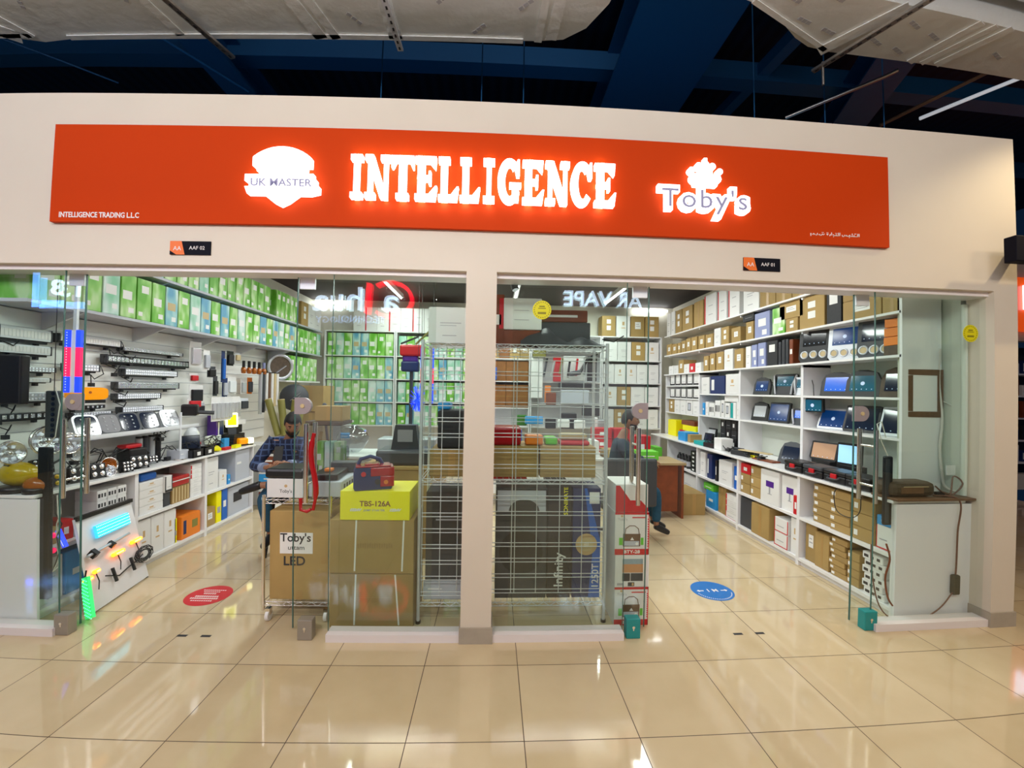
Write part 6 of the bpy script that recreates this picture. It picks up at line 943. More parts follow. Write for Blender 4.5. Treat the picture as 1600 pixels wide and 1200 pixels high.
for lab, x, y, z, sx, sy, sz, mn, nm in (('black duffel on the upper part of the rack beside the yellow box', -.48, .74, 1.318, .28, .3, .30, 'black_matte', 'duffel'), ('blue wrapped item on top of the black duffel', -.58, .74, 1.62, .10, .2, .06, 'sky_blue', 'blue_packet'),
        ('red plastic toolbox behind the grid just above the kraft cartons', -.07, .72, 1.347, .22, .25, .14, 'red_gloss', 'toolbox'), ('orange knotted strap behind the grid beside the red toolbox', .15, .70, 1.347, .14, .16, .08, 'orange', 'strap_bundle'), ('small green box behind the grid beside the orange strap', .29, .72, 1.347, .10, .15, .06, 'green', 'small_box'), ('red lying case behind the grid near the rack post', .48, .72, 1.347, .24, .18, .035, 'red', 'flat_case'), ('tan tray on the red lying case', .48, .74, 1.384, .22, .12, .05, 'pale_wood', 'tray')):
    slab(lab, (x, y, z), sx, sy, sz, mn, 0, nm, nm.replace('_', ' ').split()[-1], 'goods on the wire racks', .015)
# red and white product cartons
t0 = (.895, .445)
def prod(lab, z, h_, kind, w_=.265, dx=0.0):
    t = thing('product_carton', lab, 'box', (t0[0] + dx, t0[1], z), 0, 'red and white product cartons'); W = w_ / 2; MB().box(-W, W, 0, .30, 0, h_, 'card_white').build('carton_body', t, bevel=.003); mb = MB(); e = -.001
    if kind == 'bag':
        mb.box(-W, W, e, 0, h_ - .018, h_, 'red'); mb.box(-W, W, e, 0, 0, .045, 'red'); mb.box(W - .006, W, e, 0, 0, h_, 'red'); 
        for i in range(12): mb.box(W - .012, W - .006, e, 0, .06 + i * (h_ - .1) / 12, .06 + (i + .5) * (h_ - .1) / 12, 'red')
        mb.box(-.07, .065, e * 1.5, 0, .065, .16, 'bag_print'); mb.box(-.06, .055, e * 2, 0, .07, .105, 'card_grey'); mb.box(-.10, -.072, e * 1.5, 0, .075, .13, 'green'); mb.box(.068, .09, e * 1.5, 0, .075, .13, 'green'); mb.prism([(-.014, .112), (.016, .112), (.001, .135)], (0, e * 2.2, 0), (1, 0, 0), (0, 0, 1), (0, .0005, 0), 'label_white'); mb.box(.0, .11, e, 0, h_ - .045, h_ - .036, 'red')
        mb.tube([(-.055, -.002, .16), (-.05, -.002, .20), (-.02, -.002, .222), (.02, -.002, .222), (.048, -.002, .2), (.055, -.002, .16)], .003, 'bag_print', 5); mb.disc((.038, e * 2.2, .085), .012, (0, 1, 0), .0005, 'label_white', 12); mb.build('printed_picture', t)
        text_mb("Toby's", .028, 'print_grey', .0003).build('lettering', t, (-.075, -.0012, h_ - .055)); 
        if h_ > .25: text_mb('BTY-28', .034, 'label_white', .0003, .001, 1.2).build('lettering', t, (.0, -.0015, .022))
        mb = MB(); mb.disc((-.08, -.0012, h_ - .03), .009, (0, 1, 0), .0005, 'print_gold', 10); mb.build('crest', t)
    if kind == 'top':
        mb.prism([(-W, 0), (W, 0), (W, .03), (W * .55, h_ * .42), (-W * .1, h_ * .42), (-W * .75, h_ - .01), (-W, h_ - .01)], (0, e, 0), (1, 0, 0), (0, 0, 1), (0, .001, 0), 'red'); mb.build('printed_picture', t)
    if kind == 'photos':
        mb.box(-.075, .085, e, 0, .11, .215, 'photo_sky'); mb.box(-.075, .085, e * 1.5, 0, .11, .175, 'photo_sand'); mb.box(-.075, -.015, e, 0, .045, .105, 'print_dark'); mb.box(-.01, .085, e, 0, .045, .105, 'charcoal'); mb.box(-.115, -.065, e, 0, .012, .03, 'print_grey'); mb.box(-.03, .02, e, 0, .006, .035, 'print_dark'); mb.box(.0, .015, e * 1.5, 0, .01, .03, 'print_gold'); mb.build('printed_picture', t)
    return t
prod('white and red product carton at the foot of the stack behind the teal guide', .0, .295, 'bag'); prod('white carton side with a desert photograph, second from the floor', .297, .245, 'photos'); prod('white and red product carton lettered BTY-28 with a brown bag picture', .544, .325, 'bag', dx=-.005); prod('white carton with a big red swoosh on top of the product stack', .871, .21, 'top', .25, -.01)
# stickers
def sticker(lab, x, y, r, mn, kind):
    t = thing('floor_sticker', lab, 'sticker', (x, y, .0), 0, 'round floor stickers'); mb = MB(); mb.disc((0, 0, .0005), r, (0, 0, 1), .001, mn, 48); mb.build('disc', t)
    def flat(body, size, py, **k): o = text_mb(body, size, 'white_vinyl', .0002, **k).build('lettering', t, (0, py, .0018)); o.rotation_euler[0] = -PI / 2
    if kind == 'blue':
        flat('1 M', .07, .0, bold=.0015); mb = MB()
        for k in range(26): a = PI * (.1 + .8 * k / 25); mb.bar((.86 * r * math.cos(a), -.86 * r * math.sin(a), .0016), (.86 * r * math.cos(a) + .006, -.86 * r * math.sin(a), .0016), .012, .0004, 'white_vinyl')
        for sx in (-1, 1): mb.bar((sx * .08, 0, .0016), (sx * .12, 0, .0016), .012, .0004, 'white_vinyl'); mb.prism([(0, .02), (0, -.02), (sx * .025, 0)], (sx * .12, 0, .0017), (1, 0, 0), (0, 1, 0), (0, 0, .0003), 'white_vinyl')
        mb.build('ring_marks', t)
    else:
        mb = MB()
        for k, (w_, yy, hh) in enumerate(((.20, .085, .012), (.16, .055, .012), (.12, .02, .018), (.20, -.03, .022), (.24, -.065, .022), (.18, -.1, .014))):
            n = int(w_ / .018)
            for j in range(n): mb.box(-w_ / 2 + j * .018, -w_ / 2 + j * .018 + .012, yy, yy + hh, .0012, .0018, 'white_vinyl')
        mb.build('ring_marks', t)
sticker('red round floor sticker with white lines of writing', -2.57, .885, .178, 'sticker_red', 'red'); sticker('blue round floor sticker marking one metre', 1.82, .965, .185, 'sticker_blue', 'blue')
for lab, x, y in (('small dark rectangular mark on the tiles by the lamp aisle, nearer the grey guide', -2.20, .30), ('small dark rectangular mark on the tiles by the lamp aisle, nearer the light stand', -2.37, .30), ('small dark rectangular mark on the tiles by the screen aisle, nearer the stack', 1.66, .29), ('small dark rectangular mark on the tiles by the screen aisle, nearer the corner', 1.83, .29)):
    tag(MB().box(x - .035, x + .035, y - .012, y + .012, .0005, .0012, 'print_dark').build('floor_mark'), lab, 'mark', 'small dark floor marks')
for lab, x, z in (('yellow round safety sticker on the glass beside the white post', .155, 2.37), ('yellow round safety sticker on the glass beside the corner post', 3.55, 2.29)):
    t = thing('glass_sticker', lab, 'sticker', (x, .290, z), 0, 'yellow stickers on the glass'); mb = MB(); mb.disc((0, 0, 0), .068, (0, 1, 0), .001, 'sticker_yellow', 36); mb.build('disc', t); mb = MB()
    for k in range(22): a = 2 * PI * k / 22; mb.box(.056 * math.cos(a) - .0035, .056 * math.cos(a) + .0035, -.0008, 0, .056 * math.sin(a) - .0035, .056 * math.sin(a) + .0035, 'sticker_ink')
    mb.box(-.028, .028, -.0008, 0, .008, .014, 'sticker_ink'); mb.box(-.02, .02, -.0008, 0, .02, .03, 'sticker_ink'); mb.box(-.03, .03, -.0008, 0, -.03, -.015, 'sticker_ink'); mb.build('printed_marks', t)
t = thing('spotlight', 'small black spotlight under the header beside the white post', 'light', (-.06, .52, 2.6)); MB().box(-.015, .015, -.015, .015, .08, 1.14, 'black').build('stem', t); mb = MB(); mb.tube([(0, 0, .08), (.03, -.03, -.04)], .028, 'black', 12); mb.build('lamp_head', t); mb = MB(); mb.disc((.03, -.03, -.042), .024, (.25, -.25, -1), .003, 'led_white', 12); mb.build('lens', t)
# ================================================================ FRONT LEFT DISPLAY
t = thing('display_board', 'white slanted panel leaning by the entrance, hung with coloured lamps', 'panel')
A, B, Cc, D = Vector((-3.34, 1.20, .015)), Vector((-3.24, .56, .015)), Vector((-3.42, .58, .72)), Vector((-3.48, 1.16, .72)); nrm = (B - A).cross(D - A).normalized(); 
if nrm.x < 0: nrm = -nrm
mb = MB(); a_ = [A, B, Cc, D]; b_ = [v - nrm * .02 for v in a_]; mb.add(a_ + b_, [(0, 1, 2, 3), (7, 6, 5, 4), (0, 4, 5, 1), (1, 5, 6, 2), (2, 6, 7, 3), (3, 7, 4, 0)], 'laminate'); mb.build('board', t)
mb = MB(); 
for v in (A, B): mb.ball(v - nrm * .02 + Vector((0, 0, .002)), .017, 'black', 8)
mb.build('foot', t); mb = MB(); mb.bar(D + nrm * .005, Cc + nrm * .005, .03, .03, 'black'); mb.build('top_trim', t)
def onp(u, v): return A + (B - A) * u + (D - A) * v + nrm * .004   # u along the floor edge, v up the panel
ey_ = (D - A).normalized(); ex_ = (B - A).normalized()
t = thing('led_panel', 'cyan glowing LED light bar at the top of the slanted panel', 'light'); mb = MB(); mb.bar(onp(.13, .80), onp(.72, .80), .10, .02, 'led_cyan', nrm); mb.build('glow_panel', t); mb = MB()
for i in range(22):
    for j in range(4): c = onp(.14 + .57 * i / 21, .75 + .035 * j) + nrm * .014; mb.ball(c, .0045, 'led_cyan_core', 5)
mb.build('led_dots', t)
t = thing('tube_lamp', 'dark slim lamp bar with black clamps across the slanted panel', 'lamp'); mb = MB(); mb.tube([onp(.25, .63) + nrm * .03, onp(.98, .60) + nrm * .03], .012, 'silver_plastic', 8); mb.build('tube', t); mb = MB(); mb.bar(onp(.58, .63) + nrm * .01, onp(.58, .58) + nrm * .045, .03, .04, 'black'); mb.bar(onp(.88, .63) + nrm * .01, onp(.88, .57) + nrm * .045, .04, .05, 'black'); mb.build('clamp', t)
for i, (u_, v_, lab) in enumerate(((.10, .50, 'oval orange flashing lamp on the slanted panel, the outermost'), (.46, .47, 'oval orange flashing lamp in the middle of the slanted panel'), (.86, .40, 'small orange lamp near the green LED panel'), (1.0, .36, 'orange lamp glowing behind the glass by the green panel'))):
    t = thing('flash_lamp', lab, 'light', (0, 0, 0), 0, 'orange flashing lamps'); s_ = (.052, .052, .02, .03)[i]; a = onp(u_, v_); mb = MB(); mb.tube([a - ex_ * s_ * 1.2 + nrm * .008, a + ex_ * s_ * 1.2 + nrm * .008], .016, 'led_orange', 10); mb.build('lens', t); mb = MB(); mb.tube([a - ex_ * s_ * .8 + nrm * .02, a + ex_ * s_ * .8 + nrm * .02], .007, 'led_orange_core', 8); mb.build('led_core', t); mb = MB(); mb.tube([a - ey_ * .01, a - ey_ * .08 + nrm * .01, a - ey_ * .14 + ex_ * .03 + nrm * .015], .004, 'black', 6); mb.build('cable', t)
t = thing('crossing_cables', 'black bunched cable and plugs hanging across the slanted panel', 'cable'); mb = MB(); random.seed(3)
for k in range(6):
    c = onp(.04, .30) + nrm * .02; r_ = .05 + .01 * k; mb.tube([c + ex_ * (r_ * 1.3 * math.cos(q + k)) + ey_ * (r_ * math.sin(q + k) * .7) for q in [j * .7 for j in range(9)]], .004, 'black', 6)
mb.build('coil', t); mb = MB(); mb.tube([onp(.05, .30) + nrm * .01, onp(.2, .27) + nrm * .02, onp(.35, .25) + nrm * .01, onp(.55, .22) + nrm * .015, onp(.75, .30) + nrm * .01], .006, 'black', 6)
for u_ in (.28, .62): mb.bar(onp(u_, .34) + nrm * .01, onp(u_, .18) + nrm * .02, .018, .018, 'black')
mb.build('plug', t)
t = thing('led_panel', 'green glowing LED board leaning at the foot of the slanted panel', 'light'); P0, P1 = Vector((-3.165, .50, .02)), Vector((-3.235, .52, .30)); ex2 = Vector((.12, -.06, 0)); 
P0 = Vector((-3.24, .49, .02)); P1 = Vector((-3.32, .54, .30)); n2 = ex2.cross(P1 - P0).normalized(); 
mb = MB(); mb.bar((P0 + P1 * 0 + (P0 + ex2) * 0) + ex2 * .5, P1 + ex2 * .35, .125, .02, 'led_green', n2); mb.build('glow_panel', t); n2 = n2 if n2.y < 0 else -n2; mb = MB()
for i in range(11):
    for j in range(5): c = P0 + ex2 * (.5 - .15 * i / 10) + (P1 - P0) * (.05 + .9 * i / 10) + ex2.normalized() * (-.05 + .025 * j) + n2 * .013; mb.ball(c, .0048, 'led_green_core', 5)
mb.build('led_dots', t); mb = MB(); mb.tube([P1 + ex2 * .35, P1 + ex2 * .35 + Vector((0, .01, .05))], .006, 'black', 6); mb.build('hook', t)
t = thing('flashing_bar', 'upright bar flashing blue and red behind the glass door', 'light', (-3.37, .47, 0)); 
for nm, z0, z1, mn in (('top_blue_segment', 2.05, 2.18, 'led_blue'), ('red_segment', 1.83, 2.05, 'led_red'), ('low_blue_segment', 1.71, 1.83, 'led_blue')):
    for dx in (0, .085): 
        mb = MB(); mb.box(-.018 + dx - .02, .018 + dx - .02, -.012, .012, z0, z1, mn); mb.build(nm, t)
mb = MB(); mb.box(.0, .045, .0, .006, 1.71, 2.18, 'clear_plastic'); mb.box(.01, .035, .0, .02, 2.18, 2.6, 'zinc'); mb.build('holder', t); mb = MB()
for k in range(22): mb.ball((-.02, -.014, 1.73 + k * .0205), .005, 'led_white', 5)
mb.build('led_dots', t)
t = thing('hanging_light_bar', 'long black light bar hanging on a white cord by the left-hand door handle', 'light bar', (-3.53, .46, 0)); t['label'] = 'long black light bar hanging on a white cord above the light stand'; MB().box(-.045, .045, -.02, .02, .16, 1.30, 'black').build('housing', t, bevel=.01); mb = MB(); mb.tube([(0, 0, 1.30), (.08, -.01, 1.38), (.10, 0, 1.62), (.06, .0, 1.75)], .004, 'cord_white', 6); mb.build('cord', t); mb = MB()
for k in range(30): mb.ball((.046, 0, .2 + k * .036), .006, 'print_dark', 5)
mb.build('led_dots', t)
t = thing('hanging_light_bar', 'shorter dark light bar with round lenses beside the flashing bar', 'light bar', (-3.55, .53, 0)); MB().box(-.05, .05, -.02, .02, 1.36, 1.72, 'charcoal').build('housing', t, bevel=.008); mb = MB()
for k in range(9): mb.disc((.015, -.021, 1.38 + k * .04), .014, (0, -1, 0), .004, 'screen_dark', 12)
mb.build('lens', t); mb = MB(); mb.tube([(0, 0, 1.72), (0, 0, 2.58)], .003, 'black', 5); mb.build('cord', t)
t = thing('hanging_light_bar', 'slim black light bar hanging on a white cord at the screen-side door', 'light bar', (3.02, .47, 0)); MB().box(-.035, .035, -.018, .018, .74, 1.30, 'black').build('housing', t, bevel=.012); MB().box(-.035, .0, -.0195, -.017, .76, 1.28, 'charcoal').build('lens', t); mb = MB(); mb.tube([(0, 0, 1.30), (-.06, -.0, 1.42), (-.10, -.0, 1.56), (-.06, 0, 1.58), (-.02, 0, 1.45)], .004, 'cord_white', 6); mb.build('cord', t)
t = thing('spot_cluster', 'blue and pink glowing lamps beside the slanted panel', 'light', (-3.47, .52, 0)); mb = MB(); mb.bar((-.02, 0, .66), (.04, 0, .53), .03, .02, 'led_blue'); mb.build('blue_lamp', t); 
for z in (.615, .50): mb = MB(); mb.ball((-.06, 0, z), .022, 'led_red', 10); mb.build('pink_lamp', t)
mb = MB(); mb.bar((-.02, -.012, .65), (.038, -.012, .54), .008, .006, 'led_white'); mb.build('led_core', t)
t = thing('loose_cables', 'pale looping cables hanging from the worktop behind the glass door', 'cable'); mb = MB()
for k in range(3): mb.tube([(-3.50 + .02 * k, .50, .93), (-3.46 + .02 * k, .47, .80), (-3.42 - .02 * k, .48, .72), (-3.47, .49, .62), (-3.44, .48, .50 - .05 * k), (-3.48, .47, .36)], .004, 'cord_white' if k else 'black', 6)
mb.build('cable', t)
# ================================================================ COUNTER END BY THE CORNER POST
t = thing('picture_frame', 'brown framed certificate hanging on the grey wall panel', 'picture', (3.50, .615, 1.815), -.03); mb = MB(); W, H, b_ = .165, .205, .05
for x0, x1, z0, z1 in ((-W, W, H - b_, H), (-W, W, -H, -H + b_), (-W, -W + b_, -H + b_, H - b_), (W - b_, W, -H + b_, H - b_)): mb.box(x0, x1, -.02, 0, z0, z1, 'frame_brown')
mb.build('frame', t, bevel=.003); mb = MB(); mb.box(-W + b_, W - b_, -.008, -.004, -H + b_, H - b_, 'paper'); mb.box(-.10, .10, -.0095, -.008, .10, .118, 'print_grey'); mb.box(-.10, .10, -.0095, -.008, .03, .038, 'print_grey'); mb.disc((0, -.009, .15), .01, (0, 1, 0), .001, 'print_grey', 10)
for k in range(9): mb.box(-.09 + .01 * (k % 3), .09 - .02 * (k % 2), -.0095, -.008, .005 - k * .014, .010 - k * .014, 'card_grey')
mb.build('certificate', t)
t = thing('tool_bag', 'brown soft laptop bag lying on the counter end', 'bag', (3.20, .50, .977)); mb = MB(); mb.box(-.19, .20, -.09, .09, 0, .12, 'bag_dark'); mb.build('bag_body', t, bevel=.04); mb = MB(); mb.box(-.12, .08, -.095, -.088, .03, .08, 'frame_brown'); mb.tube([(-.1, -.096, .085), (.12, -.096, .085)], .003, 'pale_wood', 5); mb.build('pocket', t, bevel=.003)
tag(MB().box(3.36, 3.40, .44, .60, 1.10, 1.42, 'bag_dark').build('brown_panel', bevel=.01), 'brown padded panel standing behind the soft bag', 'panel') if False else None
t = thing('router', 'small pale device with a dark upright screen on the counter end', 'device', (3.62, .50, .977)); MB().box(.08, .10, -.06, .07, 0, .27, 'charcoal').build('screen', t, bevel=.004); MB().box(-.03, .05, -.005, .005, .16, .24, 'card_white').build('socket_plate', t); MB().box(-.16, -.08, -.04, -.01, 0, .03, 'black').build('adapter', t, bevel=.008)
def cable(lab, pts, mn, r=.005, name='power_cable', plug=None, grp='cables by the corner post'):
    t = thing(name, lab, 'cable', (0, 0, 0), 0, grp)
    # smooth the run with a spline
    P = [Vector(p) for p in pts]; out = []
    for i in range(len(P) - 1):
        p0 = P[max(i - 1, 0)]; p1 = P[i]; p2 = P[i + 1]; p3 = P[min(i + 2, len(P) - 1)]
        for k in range(6): s_ = k / 6; out.append(.5 * ((2 * p1) + (p2 - p0) * s_ + (2 * p0 - 5 * p1 + 4 * p2 - p3) * s_ * s_ + (3 * p1 - p0 - 3 * p2 + p3) * s_ ** 3))
    out.append(P[-1]); mb = MB(); mb.tube(out, r, mn, 6); mb.build('cord', t)
    if plug: mb = MB(); mb.box(*plug, 'plug_dark'); mb.build('plug', t, bevel=.012)
    return t
cable('thin grey cable hanging down to a dark adapter cluster on the counter end', [(3.40, .44, .985), (3.56, .37, .96), (3.555, .375, .7), (3.55, .375, .42), (3.54, .375, .30)], 'cord_brown', .006, plug=(3.515, 3.575, .355, .395, .20, .36))
cable('grey cable sagging along the floor from the adapter to the glass door', [(3.52, .37, .22), (3.40, .37, .09), (3.2, .36, .01), (3.0, .36, .02), (2.86, .36, .15), (2.80, .37, .42), (2.80, .38, .62)], 'cord_brown', .005)
cable('brown cable hanging beside the counter end by the door', [(2.93, .38, .62), (2.96, .375, .5), (2.93, .38, .35), (2.95, .375, .2), (2.99, .37, .13)], 'wood_red', .007)
cable('tangle of red and brown wires on the counter end', [(3.42, .44, 1.06), (3.52, .46, 1.0), (3.60, .45, .99), (3.66, .43, 1.08), (3.62, .47, 1.13), (3.56, .44, .99), (3.46, .42, .985)], 'cord_brown', .006)
cable('bundle of white cables taped up the wall panel', [(3.64, .60, 2.2), (3.63, .60, 1.9), (3.65, .59, 1.6), (3.62, .58, 1.35), (3.63, .57, 1.15), (3.66, .56, 1.02), (3.72, .45, .99)], 'cord_white', .011)
cable('thin white wire looping across the pale panel', [(3.66, .59, 1.75), (3.74, .46, 1.62), (3.76, .455, 1.4), (3.72, .455, 1.2), (3.66, .46, 1.05)], 'cord_white', .004)
cable('thin dark cable dangling from the tool cases at the near cabinet', [(3.02, .72, .93), (2.995, .70, .78), (3.0, .80, .70), (3.0, .95, .72), (3.01, 1.0, .86), (3.02, .97, .93)], 'black', .004)
t = thing('wall_lamp', 'white upright tube fitting inside the corner by the post', 'light', (3.66, .44, 0)); mb = MB(); mb.tube([(.02, .0, .98), (.02, .0, 2.55)], .022, 'pale_panel', 10); mb.build('tube', t)
# office chair and desk gear near the second seated man are built with him
# ================================================================ PEOPLE
def skin_mesh(chains, levels=2):
    """chains: list of lists of (point, radius); chains may share start points -> one continuous skinned body"""
    bm = bmesh.new(); vm = {}; lay = bm.verts.layers.skin.verify(); order = []
    def V(p, r):
        k = tuple(round(c, 4) for c in p)
        if k not in vm: v = bm.verts.new(p); vm[k] = v; v[lay].radius = (r, r) if not isinstance(r, tuple) else r; order.append(v)
        return vm[k]
    for ch in chains:
        pv = None
        for p, r in ch:
            v = V(p, r)
            if pv is not None and v is not pv and not any(e.other_vert(pv) is v for e in pv.link_edges): bm.edges.new((pv, v))
            pv = v
    order[0][lay].use_root = True
    me = bpy.data.meshes.new('sk'); bm.to_mesh(me); bm.free(); o = bpy.data.objects.new('sk', me); C.objects.link(o)
    s = o.modifiers.new('s', 'SKIN'); s.use_smooth_shade = True; o.modifiers.new('u', 'SUBSURF').levels = levels; o.modifiers['u'].render_levels = levels
    dg = bpy.context.evaluated_depsgraph_get(); dg.update(); out = bpy.data.meshes.new_from_object(o.evaluated_get(dg)); bpy.data.objects.remove(o); bpy.data.meshes.remove(me); return out
def join_meshes(parts, name, mats):
    """parts: (mesh, matrix, material index)"""
    vs, fs, mi = [], [], []
    for me, mx, k in parts:
        o = len(vs); vs += [tuple(mx @ v.co) for v in me.vertices]
        for p in me.polygons: fs.append([i + o for i in p.vertices]); mi.append(p.material_index if k is None else k)
    me = bpy.data.meshes.new(name); me.from_pydata(vs, [], fs)
    for m_ in mats: me.materials.append(M[m_])
    me.polygons.foreach_set('material_index', mi); me.polygons.foreach_set('use_smooth', [True] * len(fs)); me.update(); return me
def head_mesh():
    """head facing -Y, centre at the skull, 0.23 tall; with brow, nose, lips, eyes, ears"""
    mb = MB(); n, h = 28, 20; vs = []
    for i in range(h + 1):
        for k in range(n):
            t = PI * i / h; q = 2 * PI * k / n; x, y, z = math.sin(t) * math.cos(q), math.sin(t) * math.sin(q), math.cos(t)
            w_ = .074 * (1 - .22 * max(0, -z) ** 1.5); X, Y, Z = x * w_, y * .094, z * .115
            if z < -.2 and y > 0: Y *= 1 - .35 * (-z - .2)
            f = max(0, -y)
            if f > .3:
                g_ = math.exp(-(X / .014) ** 2); Y -= .020 * g_ * math.exp(-((Z + .018) / .020) ** 2); Y -= .008 * g_ * math.exp(-((Z - .005) / .03) ** 2)
                Y -= .006 * math.exp(-((Z - .028) / .010) ** 2); Y += .008 * math.exp(-((abs(X) - .03) / .014) ** 2) * math.exp(-((Z - .008) / .012) ** 2)
                Y -= .006 * math.exp(-(X / .022) ** 2) * math.exp(-((Z + .055) / .010) ** 2); Y -= .009 * math.exp(-(X / .03) ** 2) * math.exp(-((Z + .098) / .016) ** 2)
            vs.append((X, Y, Z))
    fs = [(i * n + k, (i + 1) * n + k, (i + 1) * n + (k + 1) % n, i * n + (k + 1) % n) for i in range(h) for k in range(n)]
    mb.add(vs, fs, 'skin', True)
    for s in (-1, 1): mb.ball((s * .030, -.078, .008), .0105, 'eye_white', 10, (1.1, 1, .7)); mb.ball((s * .030, -.0860, .006), .0052, 'hair', 8); mb.ball((s * .030, -.0775, .012), .012, 'skin', 10, (1.15, 1, .6)); mb.ball((s * .076, .008, -.002), .026, 'skin', 10, (.3, .7, 1.15)); mb.bar((s * .018, -.092, .028), (s * .044, -.084, .027), .006, .006, 'hair')
    mb.bar((-.02, -.0915, -.056), (.02, -.0915, -.056), .006, .008, 'lips'); return mb.mesh('head')
def hair_mesh(beard):
    mb = MB(); n, h = 28, 16; vs = []
    for i in range(h + 1):
        for k in range(n):
            t = PI * .66 * i / h; q = 2 * PI * k / n; x, y, z = math.sin(t) * math.cos(q), math.sin(t) * math.sin(q), math.cos(t)
            lim = .42 if y < -.35 else (-.05 if abs(x) > .6 and y < .3 else -.55); zz = max(z, lim); sc_ = 1.0 if z >= lim else .93
            vs.append((x * .083 * sc_, y * .104 * sc_ + .003, zz * .128 + .004 + .004 * math.sin(q * 7 + i)))
    mb.add(vs, [(i * n + k, (i + 1) * n + k, (i + 1) * n + (k + 1) % n, i * n + (k + 1) % n) for i in range(h) for k in range(n)], 'hair', True)
    if beard:
        vs = []; m2 = 14
        for i in range(6):
            for k in range(m2 + 1):
                q = PI * (1.02 + .96 * k / m2); z = -.045 - .075 * i / 5; r = 1.02 - .25 * max(0, (i - 3) / 2) * .6
                if i <= 1 and .3 < k / m2 < .7: z = -.070 - .02 * i
                vs.append((math.cos(q) * .076 * (1 - .22 * (abs(z) / .115) ** 1.5) * r, math.sin(q) * .100 * r * (1 - .12 * max(0, (-z - .06) / .06)), z))
        mb.add(vs, [(i * (m2 + 1) + k, i * (m2 + 1) + k + 1, (i + 1) * (m2 + 1) + k + 1, (i + 1) * (m2 + 1) + k) for i in range(5) for k in range(m2)], 'hair', True); mb.bar((-.022, -.100, -.047), (.022, -.100, -.047), .006, .007, 'hair')
    return mb.mesh('hair')
def hand_chains(wrist, fwd, up, L=.085, curl=.5):
    """palm plus five separate fingers as thin skin chains"""
    wv = Vector(wrist); f = Vector(fwd).normalized(); u = Vector(up).normalized(); s = f.cross(u).normalized(); u = s.cross(f); ch = []
    for i, (o, l) in enumerate(((-.03, .068), (-.010, .078), (.010, .074), (.029, .058))):
        b = wv + f * L + s * o; d1 = (f * math.cos(curl * .6) - u * math.sin(curl * .6)); d2 = (f * math.cos(curl * 1.6) - u * math.sin(curl * 1.6)); d3 = (f * math.cos(curl * 2.4) - u * math.sin(curl * 2.4))
        ch.append([(b - f * .03, .010), (b, .0095), (b + d1 * l * .45, .0085), (b + d1 * l * .45 + d2 * l * .3, .0078), (b + d1 * l * .45 + d2 * l * .3 + d3 * l * .25, .006)])
    tb = wv + f * .03 - s * .028; td = (f * .6 - s * .7 - u * .35).normalized(); ch.append([(tb, .013), (tb + td * .032, .0105), (tb + td * .03 + (f * .9 - s * .2 - u * .4).normalized() * .032, .009), (tb + td * .03 + (f * .9 - s * .2 - u * .4).normalized() * .055, .007)])
    return ch
def make_person(label, J, headrot, beard, shirt, trouser, cuff=None, shoe='black', off=(0, 0, 0)):
    t = thing('person', label, 'person', off); I = Matrix.Identity(4); V_ = lambda k: Vector(J[k])
    # body: pelvis-rooted skin, thinner than clothing
    body = [[(V_('pelvis'), .10), (V_('waist'), .10), (V_('chest'), .12), (V_('neck0'), .055), (V_('neck1'), .048)]]
    for s in 'LR':
        body.append([(V_('chest'), .12), (V_('sh' + s), .052), (V_('el' + s), .040), (V_('wr' + s), .024), (V_('pm' + s), .030)])
        body.append([(V_('pelvis'), .10), (V_('hip' + s), .075), (V_('kn' + s), .052), (V_('an' + s), .034), (V_('toe' + s), .030)])
    parts = [(skin_mesh(body, 2), I, 0)]
    for s in 'LR':
        for ch in hand_chains(V_('wr' + s), V_('pm' + s) - V_('wr' + s), J['up' + s], .085, .55): parts.append((skin_mesh([ch], 1), I, 0))
    hm = Matrix.Translation(V_('head')) @ headrot.to_4x4(); he = head_mesh()
    parts.append((he, hm, None)); me = join_meshes(parts, 'person_body', ['skin', 'eye_white', 'hair', 'lips']); link('body', me, t)
    link('hair', join_meshes([(hair_mesh(beard), hm, 0)], 'hair', ['hair']), t)
    sh = [[(V_('pelvis') + Vector((0, 0, .02)), .135), (V_('waist'), .135), (V_('chest'), .150), (V_('neck0') - Vector((0, 0, .045)), .085)]]
    for s in 'LR':
        e2 = V_('el' + s).lerp(V_('wr' + s), .78); sh.append([(V_('chest'), .150), (V_('sh' + s), .075), (V_('sh' + s).lerp(V_('el' + s), .5), .064), (V_('el' + s), .058), (e2, .046)])
    link('shirt', join_meshes([(skin_mesh(sh, 2), I, 0)], 'shirt', [shirt]), t)
    if cuff:
        for s in 'LR': mb = MB(); a = V_('el' + s).lerp(V_('wr' + s), .70); b = V_('el' + s).lerp(V_('wr' + s), .93); mb.tube([a, b], [.05, .047], cuff, 14); mb.build('cuff', t)
    tr = [[(V_('pelvis') + Vector((0, 0, .03)), .135), (V_('pelvis') - Vector((0, 0, .02)), .135)]]
    for s in 'LR': tr.append([(V_('pelvis') - Vector((0, 0, .02)), .135), (V_('hip' + s), .098), (V_('hip' + s).lerp(V_('kn' + s), .5), .085), (V_('kn' + s), .070), (V_('kn' + s).lerp(V_('an' + s), .9), .055)])
    link('trousers', join_meshes([(skin_mesh(tr, 2), I, 0)], 'trousers', [trouser]), t)
    for s in 'LR':
        a, b = V_('an' + s), V_('toe' + s); d = (b - a).normalized(); link('shoe', join_meshes([(skin_mesh([[(a - d * .03, .045), (a.lerp(b, .45), .043), (b, .036), (b + d * .03, .026)]], 2), I, 0)], 'shoe', [shoe]), t)
    return t
